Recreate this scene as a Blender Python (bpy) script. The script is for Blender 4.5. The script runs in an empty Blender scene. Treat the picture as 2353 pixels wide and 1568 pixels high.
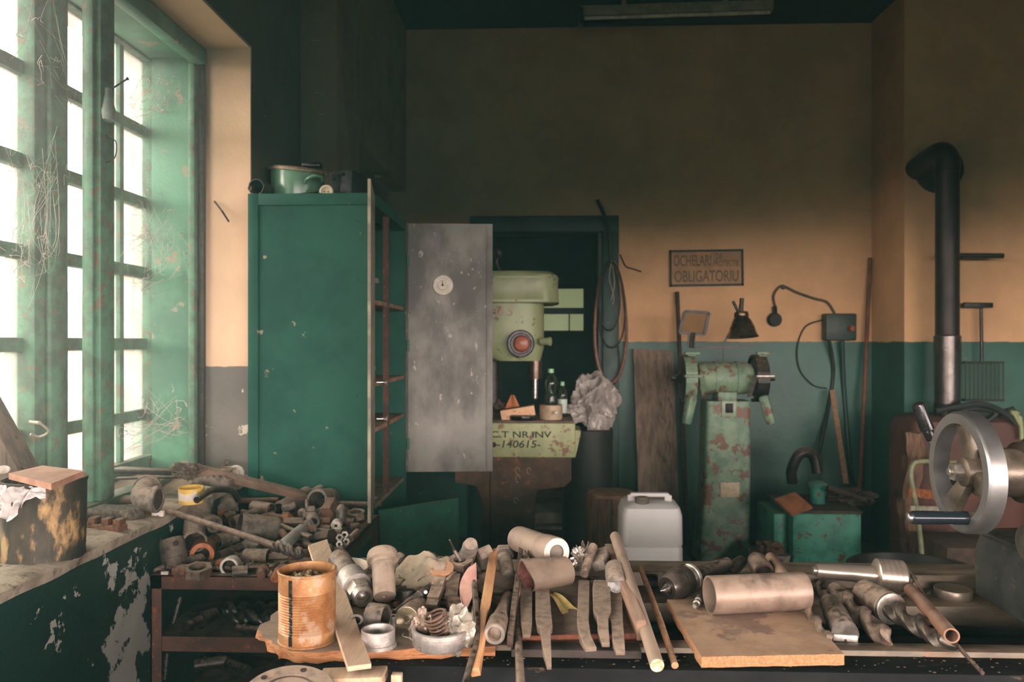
import bpy, bmesh, math, random
from mathutils import Vector, Matrix, noise
PI = math.pi
random.seed(7)
sc = bpy.context.scene
COL = sc.collection

# ---------------------------------------------------------------- camera, world, light, exposure
F = 1850.0; CX = 1176.5; CY = 784.0; EYE = 1.55; YAW = math.atan(73.5 / F)
cam_d = bpy.data.cameras.new('camera'); cam = bpy.data.objects.new('camera', cam_d); COL.objects.link(cam)
cam.location = (0, 0, EYE); cam.rotation_euler = (PI / 2, 0, YAW)
cam_d.sensor_width = 36.0; cam_d.lens = 36.0 * F / 2353.0
cam_d.dof.use_dof = True; cam_d.dof.focus_distance = 1.85; cam_d.dof.aperture_fstop = 5.6
cam_d.clip_start = 0.05
sc.camera = cam
sc.view_settings.view_transform = 'Standard'; sc.view_settings.look = 'None'
sc.view_settings.gamma = 1.0; sc.view_settings.use_curve_mapping = False
sc.view_settings.exposure = 0.62
sc.cycles.max_bounces = 8; sc.cycles.diffuse_bounces = 1; sc.cycles.transparent_max_bounces = 12
sc.cycles.glossy_bounces = 4; sc.cycles.transmission_bounces = 6; sc.cycles.volume_bounces = 1
sc.cycles.sample_clamp_indirect = 6.0; sc.cycles.use_denoising = True
sc.cycles.caustics_reflective = False; sc.cycles.caustics_refractive = False

W = bpy.data.worlds.new('overcast_sky'); sc.world = W; W.use_nodes = True
nt = W.node_tree; nt.nodes.clear()
wo = nt.nodes.new('ShaderNodeOutputWorld'); bg = nt.nodes.new('ShaderNodeBackground')
tc = nt.nodes.new('ShaderNodeTexCoord'); sp = nt.nodes.new('ShaderNodeSeparateXYZ')
rp = nt.nodes.new('ShaderNodeValToRGB'); mr = nt.nodes.new('ShaderNodeMapRange')
mr.inputs['From Min'].default_value = -1; mr.inputs['From Max'].default_value = 1
nt.links.new(tc.outputs['Generated'], sp.inputs[0]); nt.links.new(sp.outputs['Z'], mr.inputs['Value'])
nt.links.new(mr.outputs[0], rp.inputs[0])
cr = rp.color_ramp
cr.elements[0].position = 0.0; cr.elements[0].color = (.02, .03, .028, 1)
cr.elements[1].position = 1.0; cr.elements[1].color = (.62, .60, .58, 1)
e = cr.elements.new(0.494); e.color = (.02, .03, .028, 1)
e = cr.elements.new(0.503); e.color = (2.2, 1.92, 1.80, 1)
e = cr.elements.new(0.56); e.color = (1.5, 1.34, 1.27, 1)
e = cr.elements.new(0.70); e.color = (.80, .74, .71, 1)
nt.links.new(rp.outputs[0], bg.inputs[0]); bg.inputs[1].default_value = 12.0
nt.links.new(bg.outputs[0], wo.inputs[0])

def portal(x, y, z, sx, sy, rot):        # sky portals in the window openings (guide sampling only, add no light)
    l = bpy.data.lights.new('sky_portal', 'AREA'); l.shape = 'RECTANGLE'; l.size = sx; l.size_y = sy
    l.cycles.is_portal = True
    o = bpy.data.objects.new('sky_portal', l); COL.objects.link(o); o.location = (x, y, z); o.rotation_euler = rot
portal(-1.9, 2.2, 1.9, 1.88, 2.65, (0, -PI / 2, 0))
portal(-1.9, -1.35, 1.9, 1.88, 2.9, (0, -PI / 2, 0))
portal(5.25, -1.9, 1.7, 1.6, 3.8, (0, PI / 2, 0))
portal(1.8, -4.45, 1.7, 6.0, 1.6, (PI / 2, 0, 0))

# ---------------------------------------------------------------- pixel helpers (used to measure, as one would with a tape)
_c, _s = math.cos(YAW), math.sin(YAW)
def ray(px, py):
    dx = (px - CX) / F; dz = -(py - CY) / F
    return Vector((-_s + dx * _c, _c + dx * _s, dz))
O = Vector((0, 0, EYE))
def PY(px, py, Y): r = ray(px, py); return O + r * (Y / r.y)
def PZ(px, py, z): r = ray(px, py); return O + r * ((z - EYE) / r.z)
def PX(px, py, X): r = ray(px, py); return O + r * (X / r.x)
def mm(px, p): return px * (p - O).length / F / math.sqrt(1 + ((0)) ) * 0.97   # pixels to metres at a point

def L(r, g, b):
    f = lambda c: (c / 12.92 if c <= .04045 else ((c + .055) / 1.055) ** 2.4)
    return (f(r / 255), f(g / 255), f(b / 255), 1)

# ---------------------------------------------------------------- materials
DUST = L(164, 142, 122)
MATS = {}
def mat(name, c1, c2=None, rough=.6, metal=0., scale=8., c3=None, t3=.62, s3=18., dust=0., bump=.15, bscale=60., stretch=None, detail=5, spec=.5, sharp=.12, dustcol=None):
    """c1/c2 mottled by noise; c3 = chips or stains above threshold t3; dust settles on upward faces."""
    if name in MATS: return MATS[name]
    t3 = .5 + (t3 - .5) * .72
    if scale >= 9: scale *= 3.5; s3 *= 2.6; bscale *= 2.5
    elif scale >= 5: scale *= 2.; s3 *= 1.6; bscale *= 1.6
    m = bpy.data.materials.new(name); m.use_nodes = True; n = m.node_tree.nodes; l = m.node_tree.links
    bs = n['Principled BSDF']; co = n.new('ShaderNodeTexCoord'); oi = n.new('ShaderNodeObjectInfo')
    mu = n.new('ShaderNodeMath'); mu.operation = 'MULTIPLY'; mu.inputs[1].default_value = 37.0; l.new(oi.outputs['Random'], mu.inputs[0])
    ad = n.new('ShaderNodeVectorMath'); ad.operation = 'ADD'; l.new(co.outputs['Object'], ad.inputs[0]); l.new(mu.outputs[0], ad.inputs[1])
    vec = ad.outputs[0]
    if stretch:
        mp = n.new('ShaderNodeMapping'); mp.inputs['Scale'].default_value = stretch; l.new(vec, mp.inputs[0]); vec = mp.outputs[0]
    c2 = c2 or tuple(x * .7 for x in c1[:3]) + (1,)
    def noi(s, d, off=0):
        t = n.new('ShaderNodeTexNoise'); t.inputs['Scale'].default_value = s; t.inputs['Detail'].default_value = d
        t.inputs['Roughness'].default_value = .62
        if off:
            a = n.new('ShaderNodeVectorMath'); a.operation = 'ADD'; a.inputs[1].default_value = (off, off, off); l.new(vec, a.inputs[0]); l.new(a.outputs[0], t.inputs[0])
        else: l.new(vec, t.inputs[0])
        return t.outputs[0]
    def step(v, lo, hi):
        k = n.new('ShaderNodeMapRange'); k.interpolation_type = 'SMOOTHSTEP'
        k.inputs['From Min'].default_value = lo; k.inputs['From Max'].default_value = hi; l.new(v, k.inputs['Value']); return k.outputs[0]
    def mix(fac, a, b):
        k = n.new('ShaderNodeMix'); k.data_type = 'RGBA'
        l.new(fac, k.inputs[0]) if not isinstance(fac, float) else None
        for s, v in ((k.inputs[6], a), (k.inputs[7], b)):
            if isinstance(v, tuple): s.default_value = v
            else: l.new(v, s)
        return k.outputs[2]
    col = mix(step(noi(scale, detail), .38, .64), c1, c2)
    chip = None
    if c3:
        chip = step(noi(s3, 6, 11.3), t3, t3 + sharp); col = mix(chip, col, c3)
    if dust:
        g = n.new('ShaderNodeNewGeometry'); sx = n.new('ShaderNodeSeparateXYZ'); l.new(g.outputs['Normal'], sx.inputs[0])
        up = step(sx.outputs['Z'], .1, 1.0)
        d2 = n.new('ShaderNodeMath'); d2.operation = 'MULTIPLY'; l.new(up, d2.inputs[0])
        nn = step(noi(scale * 2.2, 7, 5.1), .30, .62); l.new(nn, d2.inputs[1])
        d3 = n.new('ShaderNodeMath'); d3.operation = 'MULTIPLY'; d3.inputs[1].default_value = dust; l.new(d2.outputs[0], d3.inputs[0])
        col = mix(d3.outputs[0], col, dustcol or DUST)
        for key, v0, v1 in (('Roughness', rough, .95), ('Metallic', metal, 0.)):
            k = n.new('ShaderNodeMix'); k.data_type = 'FLOAT'; l.new(d3.outputs[0], k.inputs[0]); k.inputs[2].default_value = v0; k.inputs[3].default_value = v1
            l.new(k.outputs[0], bs.inputs[key])
    else:
        bs.inputs['Roughness'].default_value = rough; bs.inputs['Metallic'].default_value = metal
        if metal == 0 or rough < .9:
            k = n.new('ShaderNodeMapRange'); l.new(noi(scale * 2.3, 4, 3.3), k.inputs[0]); k.inputs['To Min'].default_value = max(.05, rough - .15); k.inputs['To Max'].default_value = min(1, rough + .15)
            l.new(k.outputs[0], bs.inputs['Roughness'])
    l.new(col, bs.inputs['Base Color']); bs.inputs['Specular IOR Level'].default_value = spec
    if bump:
        b = n.new('ShaderNodeBump'); b.inputs['Strength'].default_value = bump; b.inputs['Distance'].default_value = .004
        l.new(noi(bscale, 5, 1.7), b.inputs['Height']); l.new(b.outputs[0], bs.inputs['Normal'])
    MATS[name] = m
    return m

def wall_mat(name, zl, upper, upper2, lower, lower2, chip, tchip, wob=.012, chipscale=7., streak=None, up_chip=.72):
    """Plaster wall painted in two colours, the dado line at world height zl, chipped through to plaster."""
    m = bpy.data.materials.new(name); m.use_nodes = True; n = m.node_tree.nodes; l = m.node_tree.links
    bs = n['Principled BSDF']; g = n.new('ShaderNodeNewGeometry'); P = g.outputs['Position']
    def noi(s, d, off=0., vec=None):
        t = n.new('ShaderNodeTexNoise'); t.inputs['Scale'].default_value = s; t.inputs['Detail'].default_value = d; t.inputs['Roughness'].default_value = .65
        a = n.new('ShaderNodeVectorMath'); a.operation = 'ADD'; a.inputs[1].default_value = (off, off, off); l.new(vec or P, a.inputs[0]); l.new(a.outputs[0], t.inputs[0]); return t.outputs[0]
    def step(v, lo, hi):
        k = n.new('ShaderNodeMapRange'); k.interpolation_type = 'SMOOTHSTEP'; k.inputs['From Min'].default_value = lo; k.inputs['From Max'].default_value = hi; l.new(v, k.inputs['Value']); return k.outputs[0]
    def mix(fac, a, b):
        k = n.new('ShaderNodeMix'); k.data_type = 'RGBA'; l.new(fac, k.inputs[0])
        for s, v in ((k.inputs[6], a), (k.inputs[7], b)):
            if isinstance(v, tuple): s.default_value = v
            else: l.new(v, s)
        return k.outputs[2]
    up = mix(step(noi(1.4, 6), .35, .68), upper, upper2)
    mp = n.new('ShaderNodeMapping'); mp.inputs['Scale'].default_value = (3, 3, 40); l.new(P, mp.inputs[0])
    scr = step(noi(1.6, 5, 9., mp.outputs[0]), up_chip, up_chip + .05); up = mix(scr, up, L(205, 185, 160))
    lo = mix(step(noi(2.2, 6, 4.), .35, .66), lower, lower2)
    mp2 = n.new('ShaderNodeMapping'); mp2.inputs['Scale'].default_value = (1.6, 1.6, .8); l.new(P, mp2.inputs[0])
    ch = step(noi(chipscale, 9, 2.), tchip, tchip + .012)
    lo = mix(ch, lo, chip)
    if streak:
        y0, y1, z0, z1 = streak          # one big patch where the paint has come off
        sx = n.new('ShaderNodeSeparateXYZ'); l.new(P, sx.inputs[0])
        def band(v, a, b, soft):
            ca = n.new('ShaderNodeMath'); ca.operation = 'SUBTRACT'; l.new(v, ca.inputs[0]); ca.inputs[1].default_value = (a + b) / 2
            cb = n.new('ShaderNodeMath'); cb.operation = 'ABSOLUTE'; l.new(ca.outputs[0], cb.inputs[0])
            cc = n.new('ShaderNodeMath'); cc.operation = 'DIVIDE'; l.new(cb.outputs[0], cc.inputs[0]); cc.inputs[1].default_value = (b - a) / 2; return cc.outputs[0]
        by = band(sx.outputs['Y'], y0, y1, 0); bz = band(sx.outputs['Z'], z0, z1, 0)
        mx = n.new('ShaderNodeMath'); mx.operation = 'MAXIMUM'; l.new(by, mx.inputs[0]); l.new(bz, mx.inputs[1])
        nn = noi(11., 9, 7.); k1 = n.new('ShaderNodeMath'); k1.operation = 'MULTIPLY_ADD'; l.new(nn, k1.inputs[0]); k1.inputs[1].default_value = 3.6; k1.inputs[2].default_value = -1.8
        k2 = n.new('ShaderNodeMath'); k2.operation = 'ADD'; l.new(k1.outputs[0], k2.inputs[0]); l.new(mx.outputs[0], k2.inputs[1])
        k3 = n.new('ShaderNodeMapRange'); l.new(k2.outputs[0], k3.inputs[0]); k3.inputs['From Min'].default_value = .75; k3.inputs['From Max'].default_value = .8
        k3.inputs['To Min'].default_value = 1; k3.inputs['To Max'].default_value = 0
        lo = mix(k3.outputs[0], lo, L(186, 182, 172))
    sz = n.new('ShaderNodeSeparateXYZ'); l.new(P, sz.inputs[0])
    wn = n.new('ShaderNodeMath'); wn.operation = 'MULTIPLY_ADD'; l.new(noi(9., 5, 3.), wn.inputs[0]); wn.inputs[1].default_value = wob * 2; l.new(sz.outputs['Z'], wn.inputs[2])
    f = step(wn.outputs[0], zl + wob - .003, zl + wob + .003)
    l.new(mix(f, lo, up), bs.inputs['Base Color'])
    rr = n.new('ShaderNodeMapRange'); l.new(f, rr.inputs[0]); rr.inputs['To Min'].default_value = .45; rr.inputs['To Max'].default_value = .85; l.new(rr.outputs[0], bs.inputs['Roughness'])
    b = n.new('ShaderNodeBump'); b.inputs['Strength'].default_value = .35; b.inputs['Distance'].default_value = .01; l.new(noi(14., 8, 6.), b.inputs['Height']); l.new(b.outputs[0], bs.inputs['Normal'])
    return m

def grain_mat(name, c1, c2, scale=(14, 1.2, 14), rough=.75, dust=.0, c3=None, t3=.6, s3=5.):
    return mat(name, c1, c2, rough=rough, scale=3., stretch=scale, dust=dust, bump=.35, bscale=12., c3=c3, t3=t3, s3=s3)

def glass_mat(name, tint, dirt, rough=.05, gloss=.5):
    m = bpy.data.materials.new(name); m.use_nodes = True; n = m.node_tree.nodes; l = m.node_tree.links; n.clear()
    out = n.new('ShaderNodeOutputMaterial'); tr = n.new('ShaderNodeBsdfTransparent'); tr.inputs[0].default_value = tint
    gl = n.new('ShaderNodeBsdfGlossy'); gl.inputs['Roughness'].default_value = rough; tl = n.new('ShaderNodeBsdfTranslucent'); tl.inputs[0].default_value = (.8, .76, .7, 1)
    lw = n.new('ShaderNodeLayerWeight'); lw.inputs[0].default_value = .25
    a = n.new('ShaderNodeMixShader'); b = n.new('ShaderNodeMixShader'); t = n.new('ShaderNodeTexNoise'); t.inputs['Scale'].default_value = 6; t.inputs['Detail'].default_value = 6
    co = n.new('ShaderNodeTexCoord'); l.new(co.outputs['Object'], t.inputs[0])
    k = n.new('ShaderNodeMapRange'); l.new(t.outputs[0], k.inputs[0]); k.inputs['From Min'].default_value = .35; k.inputs['From Max'].default_value = .8; k.inputs['To Min'].default_value = dirt * .4; k.inputs['To Max'].default_value = dirt
    l.new(k.outputs[0], a.inputs[0]); l.new(tr.outputs[0], a.inputs[1]); l.new(tl.outputs[0], a.inputs[2])
    kk = n.new('ShaderNodeMath'); kk.operation = 'MULTIPLY'; kk.inputs[1].default_value = gloss; l.new(lw.outputs['Fresnel'], kk.inputs[0])
    l.new(kk.outputs[0], b.inputs[0]); l.new(a.outputs[0], b.inputs[1]); l.new(gl.outputs[0], b.inputs[2]); l.new(b.outputs[0], out.inputs[0])
    return m

# metals and the like
STEEL = mat('dusty_steel', L(104, 96, 88), L(62, 56, 50), rough=.48, metal=.55, scale=9, c3=L(112, 80, 60), t3=.62, s3=22, dust=.8)
STEELW = mat('dusty_warm_steel', L(130, 112, 96), L(88, 74, 64), rough=.55, metal=.4, scale=9, c3=L(124, 86, 62), t3=.60, s3=20, dust=.85)
GREY = mat('dusty_grey_casting', L(130, 120, 108), L(88, 80, 72), rough=.7, metal=.2, scale=9, c3=L(116, 88, 66), t3=.63, s3=18, dust=.85)
BRIGHT = mat('machined_steel', L(196, 190, 184), L(160, 152, 146), rough=.28, metal=.95, scale=12, bump=.05)
BRIGHTD = mat('machined_steel_dusty', L(176, 168, 158), L(140, 132, 122), rough=.38, metal=.8, scale=12, dust=.45, bump=.08)
ALU = mat('dusty_aluminium', L(196, 188, 180), L(160, 152, 146), rough=.42, metal=.6, scale=12, dust=.5, bump=.08)
DARK = mat('oiled_dark_steel', L(58, 54, 50), L(38, 35, 33), rough=.4, metal=.6, scale=10, dust=.5, c3=L(88, 66, 50), t3=.63)
BLACK = mat('black_oxide_steel', L(60, 60, 62), L(40, 38, 38), rough=.3, metal=.8, scale=10, dust=.25)
RUST = mat('rusty_iron', L(112, 76, 56), L(82, 58, 46), rough=.8, metal=.15, scale=14, c3=L(150, 92, 56), t3=.6, s3=26, dust=.6, bump=.4)
RUSTO = mat('orange_rust', L(176, 108, 64), L(130, 78, 48), rough=.8, metal=.1, scale=16, c3=L(200, 160, 120), t3=.62, s3=24, dust=.35, bump=.4)
RUSTF = mat('rusty_frame_steel', L(94, 62, 48), L(72, 50, 42), rough=.75, metal=.15, scale=6, c3=L(146, 82, 48), t3=.61, s3=30, dust=.3, bump=.35)
RUSTD = mat('dark_rusty_iron', L(72, 54, 44), L(50, 40, 34), rough=.75, metal=.2, scale=10, c3=L(104, 66, 44), t3=.6, s3=22, dust=.5, bump=.35)
HOLE = mat('inside_of_bore', L(62, 52, 44), L(42, 36, 32), rough=.8, metal=.1, scale=20, c3=L(120, 74, 44), t3=.62)
WHITEP = mat('dusty_white_plastic', L(214, 206, 192), L(180, 168, 150), rough=.5, scale=10, dust=.3)
BRICKM = mat('fired_clay', L(206, 152, 118), L(176, 118, 88), rough=.9, scale=14, dust=.3, bump=.5)
WOOD = grain_mat('dusty_wood', L(184, 152, 122), L(150, 120, 94), dust=.6, c3=L(110, 84, 62), t3=.62)
WOODY = grain_mat('fresh_yellow_wood', L(212, 158, 106), L(180, 128, 84), dust=.2)
WOODD = grain_mat('old_grey_wood', L(112, 92, 74), L(78, 62, 50), scale=(10, 10, 1.0), c3=L(46, 38, 32), t3=.58)
WOODR = grain_mat('reddish_wood', L(140, 78, 54), L(98, 54, 40), dust=.2)
PAPER = mat('paper', L(222, 208, 182), L(200, 180, 150), rough=.9, scale=10)
CABG = mat('cabinet_green_paint', L(34, 84, 70), L(25, 70, 59), rough=.6, spec=.22, scale=3, c3=L(150, 140, 118), t3=.745, s3=14, bump=.12, sharp=.02)
CABG2 = mat('deep_green_paint', L(30, 92, 70), L(24, 78, 60), rough=.5, scale=5, c3=L(110, 130, 110), t3=.72, s3=40, bump=.1, sharp=.03)
WINDG = mat('window_green_paint', L(88, 148, 116), L(62, 112, 90), rough=.5, scale=3, c3=L(150, 140, 116), t3=.66, s3=9, bump=.3, sharp=.04)
FRAMEG = mat('window_frame_paint', L(96, 142, 114), L(82, 104, 86), rough=.6, scale=5, c3=L(120, 110, 92), t3=.60, s3=14, dust=.5, bump=.35, sharp=.05)
MACHG = mat('machine_green_paint', L(150, 160, 116), L(130, 140, 98), rough=.4, scale=4, c3=L(96, 78, 56), t3=.66, s3=14, bump=.08, sharp=.04)
MACHP = mat('pale_machine_paint', L(176, 182, 132), L(158, 164, 118), rough=.55, scale=6, c3=L(140, 108, 82), t3=.6, s3=13, bump=.15, sharp=.05)
TEAL = mat('teal_machine_paint', L(126, 150, 120), L(92, 124, 100), rough=.5, scale=5, c3=L(112, 80, 62), t3=.56, s3=9, bump=.2, sharp=.04, dust=.3)
TEALB = mat('teal_box_paint', L(70, 158, 130), L(52, 130, 108), rough=.5, scale=5, c3=L(104, 70, 52), t3=.62, s3=10, bump=.2, sharp=.04, dust=.3)
DOORG = mat('dark_green_woodwork', L(34, 66, 58), L(26, 54, 48), rough=.5, scale=4, c3=L(90, 80, 64), t3=.72, s3=16, bump=.2, sharp=.03)
BRICKW = None

# ---------------------------------------------------------------- object helpers
def tag(o, label=None, cat=None, group=None, kind=None):
    if label: o['label'] = label
    if cat: o['category'] = cat
    if group: o['group'] = group
    if kind: o['kind'] = kind
    return o
def thing(name, label, cat, loc, group=None):
    o = bpy.data.objects.new(name, None); COL.objects.link(o); o.location = loc; o.empty_display_size = .05
    return tag(o, label, cat, group)
def wloc(o):
    v = Vector(o.location)
    return v + wloc(o.parent) if o.parent else v
def obj(name, bm, m, parent=None, org=None, angle=38, label=None):
    """link a bmesh given in world coordinates as one mesh object with its origin at org"""
    if org is None:
        if parent: org = wloc(parent)
        else:
            xs = [v.co for v in bm.verts]; org = Vector((sum(v.x for v in xs) / len(xs), sum(v.y for v in xs) / len(xs), min(v.z for v in xs)))
    org = Vector(org)
    bmesh.ops.recalc_face_normals(bm, faces=bm.faces[:])
    bmesh.ops.translate(bm, verts=bm.verts[:], vec=-org)
    me = bpy.data.meshes.new(name); bm.to_mesh(me); bm.free()
    for p in me.polygons: p.use_smooth = True
    me.set_sharp_from_angle(angle=math.radians(angle))
    for k in (m if isinstance(m, (list, tuple)) else [m]): me.materials.append(k)
    o = bpy.data.objects.new(name, me); COL.objects.link(o)
    if parent: o.parent = parent; o.location = org - wloc(parent)
    else: o.location = org
    if label: o['label'] = label
    return o
def one(name, bm, m, label, cat, group=None, kind=None, **k):
    return tag(obj(name, bm, m, **k), label, cat, group, kind)
def struct(name, bm, m, **k): return tag(obj(name, bm, m, org=(0, 0, 0), **k), kind='structure')

def B(): return bmesh.new()
def frame(d, up=Vector((0, 0, 1))):
    d = d.normalized()
    if abs(d.dot(up)) > .98: up = Vector((0, 1, 0))
    x = up.cross(d).normalized() if up.cross(d).length > 1e-6 else Vector((1, 0, 0)); y = d.cross(x).normalized()
    return Matrix((x, y, d)).transposed()
def box(bm, x0, x1, y0, y1, z0, z1, bev=0., mi=0):
    vs = [bm.verts.new((x, y, z)) for x in (x0, x1) for y in (y0, y1) for z in (z0, z1)]
    fs = [bm.faces.new([vs[i] for i in q]) for q in ((0, 1, 3, 2), (4, 6, 7, 5), (0, 4, 5, 1), (2, 3, 7, 6), (0, 2, 6, 4), (1, 5, 7, 3))]
    for f in fs: f.material_index = mi
    if bev: bmesh.ops.bevel(bm, geom=list({e for f in fs for e in f.edges}), offset=bev, segments=2, affect='EDGES', profile=.5)
    return bm
def bar(bm, A, Bp, w, h, bev=0., up=Vector((0, 0, 1)), w2=None, h2=None, roll=0., mi=0):
    """rectangular bar from A to Bp (centres of its ends), w across, h along up"""
    A = Vector(A); Bp = Vector(Bp); R = frame(Bp - A, up)
    if roll: R = R @ Matrix.Rotation(roll, 3, 'Z')
    vs = []
    for P, ww, hh in ((A, w, h), (Bp, w2 or w, h2 or h)):
        for sx, sy in ((-1, -1), (1, -1), (1, 1), (-1, 1)): vs.append(bm.verts.new(P + R @ Vector((sx * ww / 2, sy * hh / 2, 0))))
    fs = [bm.faces.new([vs[i] for i in q]) for q in ((3, 2, 1, 0), (4, 5, 6, 7), (0, 1, 5, 4), (1, 2, 6, 5), (2, 3, 7, 6), (3, 0, 4, 7))]
    for f in fs: f.material_index = mi
    if bev: bmesh.ops.bevel(bm, geom=list({e for f in fs for e in f.edges}), offset=bev, segments=2, affect='EDGES', profile=.5)
    return bm
def rev(bm, A, d, prof, n=28, closed=False, mi=0, sq=1., jit=0.):
    """solid of revolution about the line A + t*d; prof = (t, r) in metres"""
    A = Vector(A); R = frame(Vector(d)); rings = []
    for t, r in prof:
        if r <= 1e-6: rings.append([bm.verts.new(A + R @ Vector((0, 0, t)))])
        else:
            rings.append([bm.verts.new(A + R @ Vector((math.cos(2 * PI * i / n) * r * (1 + jit * noise.noise(Vector((i * .9, t * 40, r * 9)))), math.sin(2 * PI * i / n) * r * sq, t))) for i in range(n)])
    k = len(rings)
    for a in range(k if closed else k - 1):
        p, q = rings[a], rings[(a + 1) % k]
        for i in range(n):
            j = (i + 1) % n
            if len(p) == 1 and len(q) == 1: continue
            if len(p) == 1: f = bm.faces.new((p[0], q[j], q[i]))
            elif len(q) == 1: f = bm.faces.new((p[i], p[j], q[0]))
            else: f = bm.faces.new((p[i], p[j], q[j], q[i]))
            f.material_index = mi
    if not closed:
        if len(rings[0]) > 1: bm.faces.new(rings[0][::-1]).material_index = mi
        if len(rings[-1]) > 1: bm.faces.new(rings[-1]).material_index = mi
    return bm
def cyl(bm, A, Bp, r, r2=None, n=20, mi=0, ch=0.):
    A = Vector(A); d = Vector(Bp) - A; Ln = d.length; r2 = r if r2 is None else r2
    pr = [(0, r), (Ln, r2)] if not ch else [(0, r - ch), (ch, r), (Ln - ch, r2), (Ln, r2 - ch)]
    return rev(bm, A, d, pr, n, mi=mi)
def pipe(bm, A, Bp, ro, ri, n=32, jit=0., sq=1., ch=.0008):
    A = Vector(A); d = Vector(Bp) - A; Ln = d.length
    return rev(bm, A, d, [(0, ri), (0, ro - ch), (ch, ro), (Ln - ch, ro), (Ln, ro - ch), (Ln, ri)], n, closed=True, jit=jit, sq=sq)
def sweep(bm, pts, r, n=10, taper=None, closed=False):
    pts = [Vector(p) for p in pts]; k = len(pts); rings = []; prev = None
    for i, p in enumerate(pts):
        if closed: d = pts[(i + 1) % k] - pts[i - 1]
        else: d = pts[min(i + 1, k - 1)] - pts[max(i - 1, 0)]
        d.normalize()
        if prev is None: x = frame(d).col[0]
        else: x = (prev - d * prev.dot(d)).normalized()
        prev = Vector(x); y = d.cross(prev)
        rr = r[i] if isinstance(r, (list, tuple)) else r
        rings.append([bm.verts.new(p + (prev * math.cos(2 * PI * j / n) + y * math.sin(2 * PI * j / n)) * rr) for j in range(n)])
    for a in range(k if closed else k - 1):
        p, q = rings[a], rings[(a + 1) % k]
        for i in range(n): bm.faces.new((p[i], p[(i + 1) % n], q[(i + 1) % n], q[i]))
    if not closed: bm.faces.new(rings[0][::-1]); bm.faces.new(rings[-1])
    return bm
def spline(P, n=8, closed=False):
    P = [Vector(p) for p in P]; out = []; k = len(P)
    for i in range(k if closed else k - 1):
        if closed: a, b, c, d = P[i - 1], P[i], P[(i + 1) % k], P[(i + 2) % k]
        else: a, b, c, d = P[max(i - 1, 0)], P[i], P[i + 1], P[min(i + 2, k - 1)]
        for j in range(n):
            t = j / n; out.append(.5 * ((2 * b) + (c - a) * t + (2 * a - 5 * b + 4 * c - d) * t * t + (3 * b - a - 3 * c + d) * t ** 3))
    if not closed: out.append(P[-1])
    return out
def prism(bm, A, d, pts, bev=0., up=Vector((0, 0, 1)), mi=0):
    """extrude the 2-D outline pts (across, up) from A by vector d"""
    A = Vector(A); d = Vector(d); R = frame(d, up); Ln = d.length
    a = [bm.verts.new(A + R @ Vector((x, y, 0))) for x, y in pts]; b = [bm.verts.new(A + R @ Vector((x, y, Ln))) for x, y in pts]; n = len(pts)
    fs = [bm.faces.new(a[::-1]), bm.faces.new(b)] + [bm.faces.new((a[i], a[(i + 1) % n], b[(i + 1) % n], b[i])) for i in range(n)]
    for f in fs: f.material_index = mi
    if bev: bmesh.ops.bevel(bm, geom=list({e for f in fs for e in f.edges}), offset=bev, segments=2, affect='EDGES', profile=.5)
    return bm
def ngon(r, n, a0=0.): return [(r * math.cos(a0 + 2 * PI * i / n), r * math.sin(a0 + 2 * PI * i / n)) for i in range(n)]
def hexnut(bm, A, d, R_, r_, Ln, n=6, m=24, a0=0.):
    """hexagonal prism with a round bore"""
    A = Vector(A); Q = frame(Vector(d)); rings = []
    for t, hexa in ((0, 1), (Ln, 1), (Ln, 0), (0, 0)):
        ring = []
        for i in range(m):
            a = 2 * PI * i / m
            if hexa:
                k = (a % (2 * PI / n)) - PI / n; rr = R_ * math.cos(PI / n) / math.cos(k)
            else: rr = r_
            ring.append(bm.verts.new(A + Q @ Vector((rr * math.cos(a + a0), rr * math.sin(a + a0), t))))
        rings.append(ring)
    for a in range(4):
        p, q = rings[a], rings[(a + 1) % 4]
        for i in range(m): bm.faces.new((p[i], p[(i + 1) % m], q[(i + 1) % m], q[i]))
    return bm
def fluted(bm, A, d, r, Ln, turns=2., n=32, steps=60, tip=True, depth=.62):
    """twist-drill body with two flutes and a pointed tip at the far end"""
    A = Vector(A); Q = frame(Vector(d)); rings = []
    tl = r * .75 if tip else 0
    for s in range(steps + 1):
        t = Ln * s / steps; k = 1.0
        if tip and t > Ln - tl: k = max(.04, (Ln - t) / tl)
        ring = []
        for i in range(n):
            a = 2 * PI * i / n; f = abs(math.sin(a)) ; f = max(0, (f - .45) / .55); f = f * f * (3 - 2 * f)
            rr = r * (1 - depth * f) * (k if tip else 1); ang = a + turns * 2 * PI * t / Ln
            ring.append(bm.verts.new(A + Q @ Vector((rr * math.cos(ang), rr * math.sin(ang), t))))
        rings.append(ring)
    for a in range(steps):
        p, q = rings[a], rings[a + 1]
        for i in range(n): bm.faces.new((p[i], p[(i + 1) % n], q[(i + 1) % n], q[i]))
    bm.faces.new(rings[0][::-1]); bm.faces.new(rings[-1]); return bm
def rock(bm, c, s, seed=0, sub=3, amp=.25, fr=2.):
    """irregular lump, half sizes s"""
    t = bmesh.new(); bmesh.ops.create_icosphere(t, subdivisions=sub, radius=1)
    for v in t.verts:
        k = 1 + amp * noise.noise(v.co * fr + Vector((seed * 3.1, seed, 0))); v.co = Vector((v.co.x * s[0] * k, v.co.y * s[1] * k, v.co.z * s[2] * k)) + Vector(c)
    me = bpy.data.meshes.new('t'); t.to_mesh(me); t.free(); bm.from_mesh(me); bpy.data.meshes.remove(me); return bm
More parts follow.
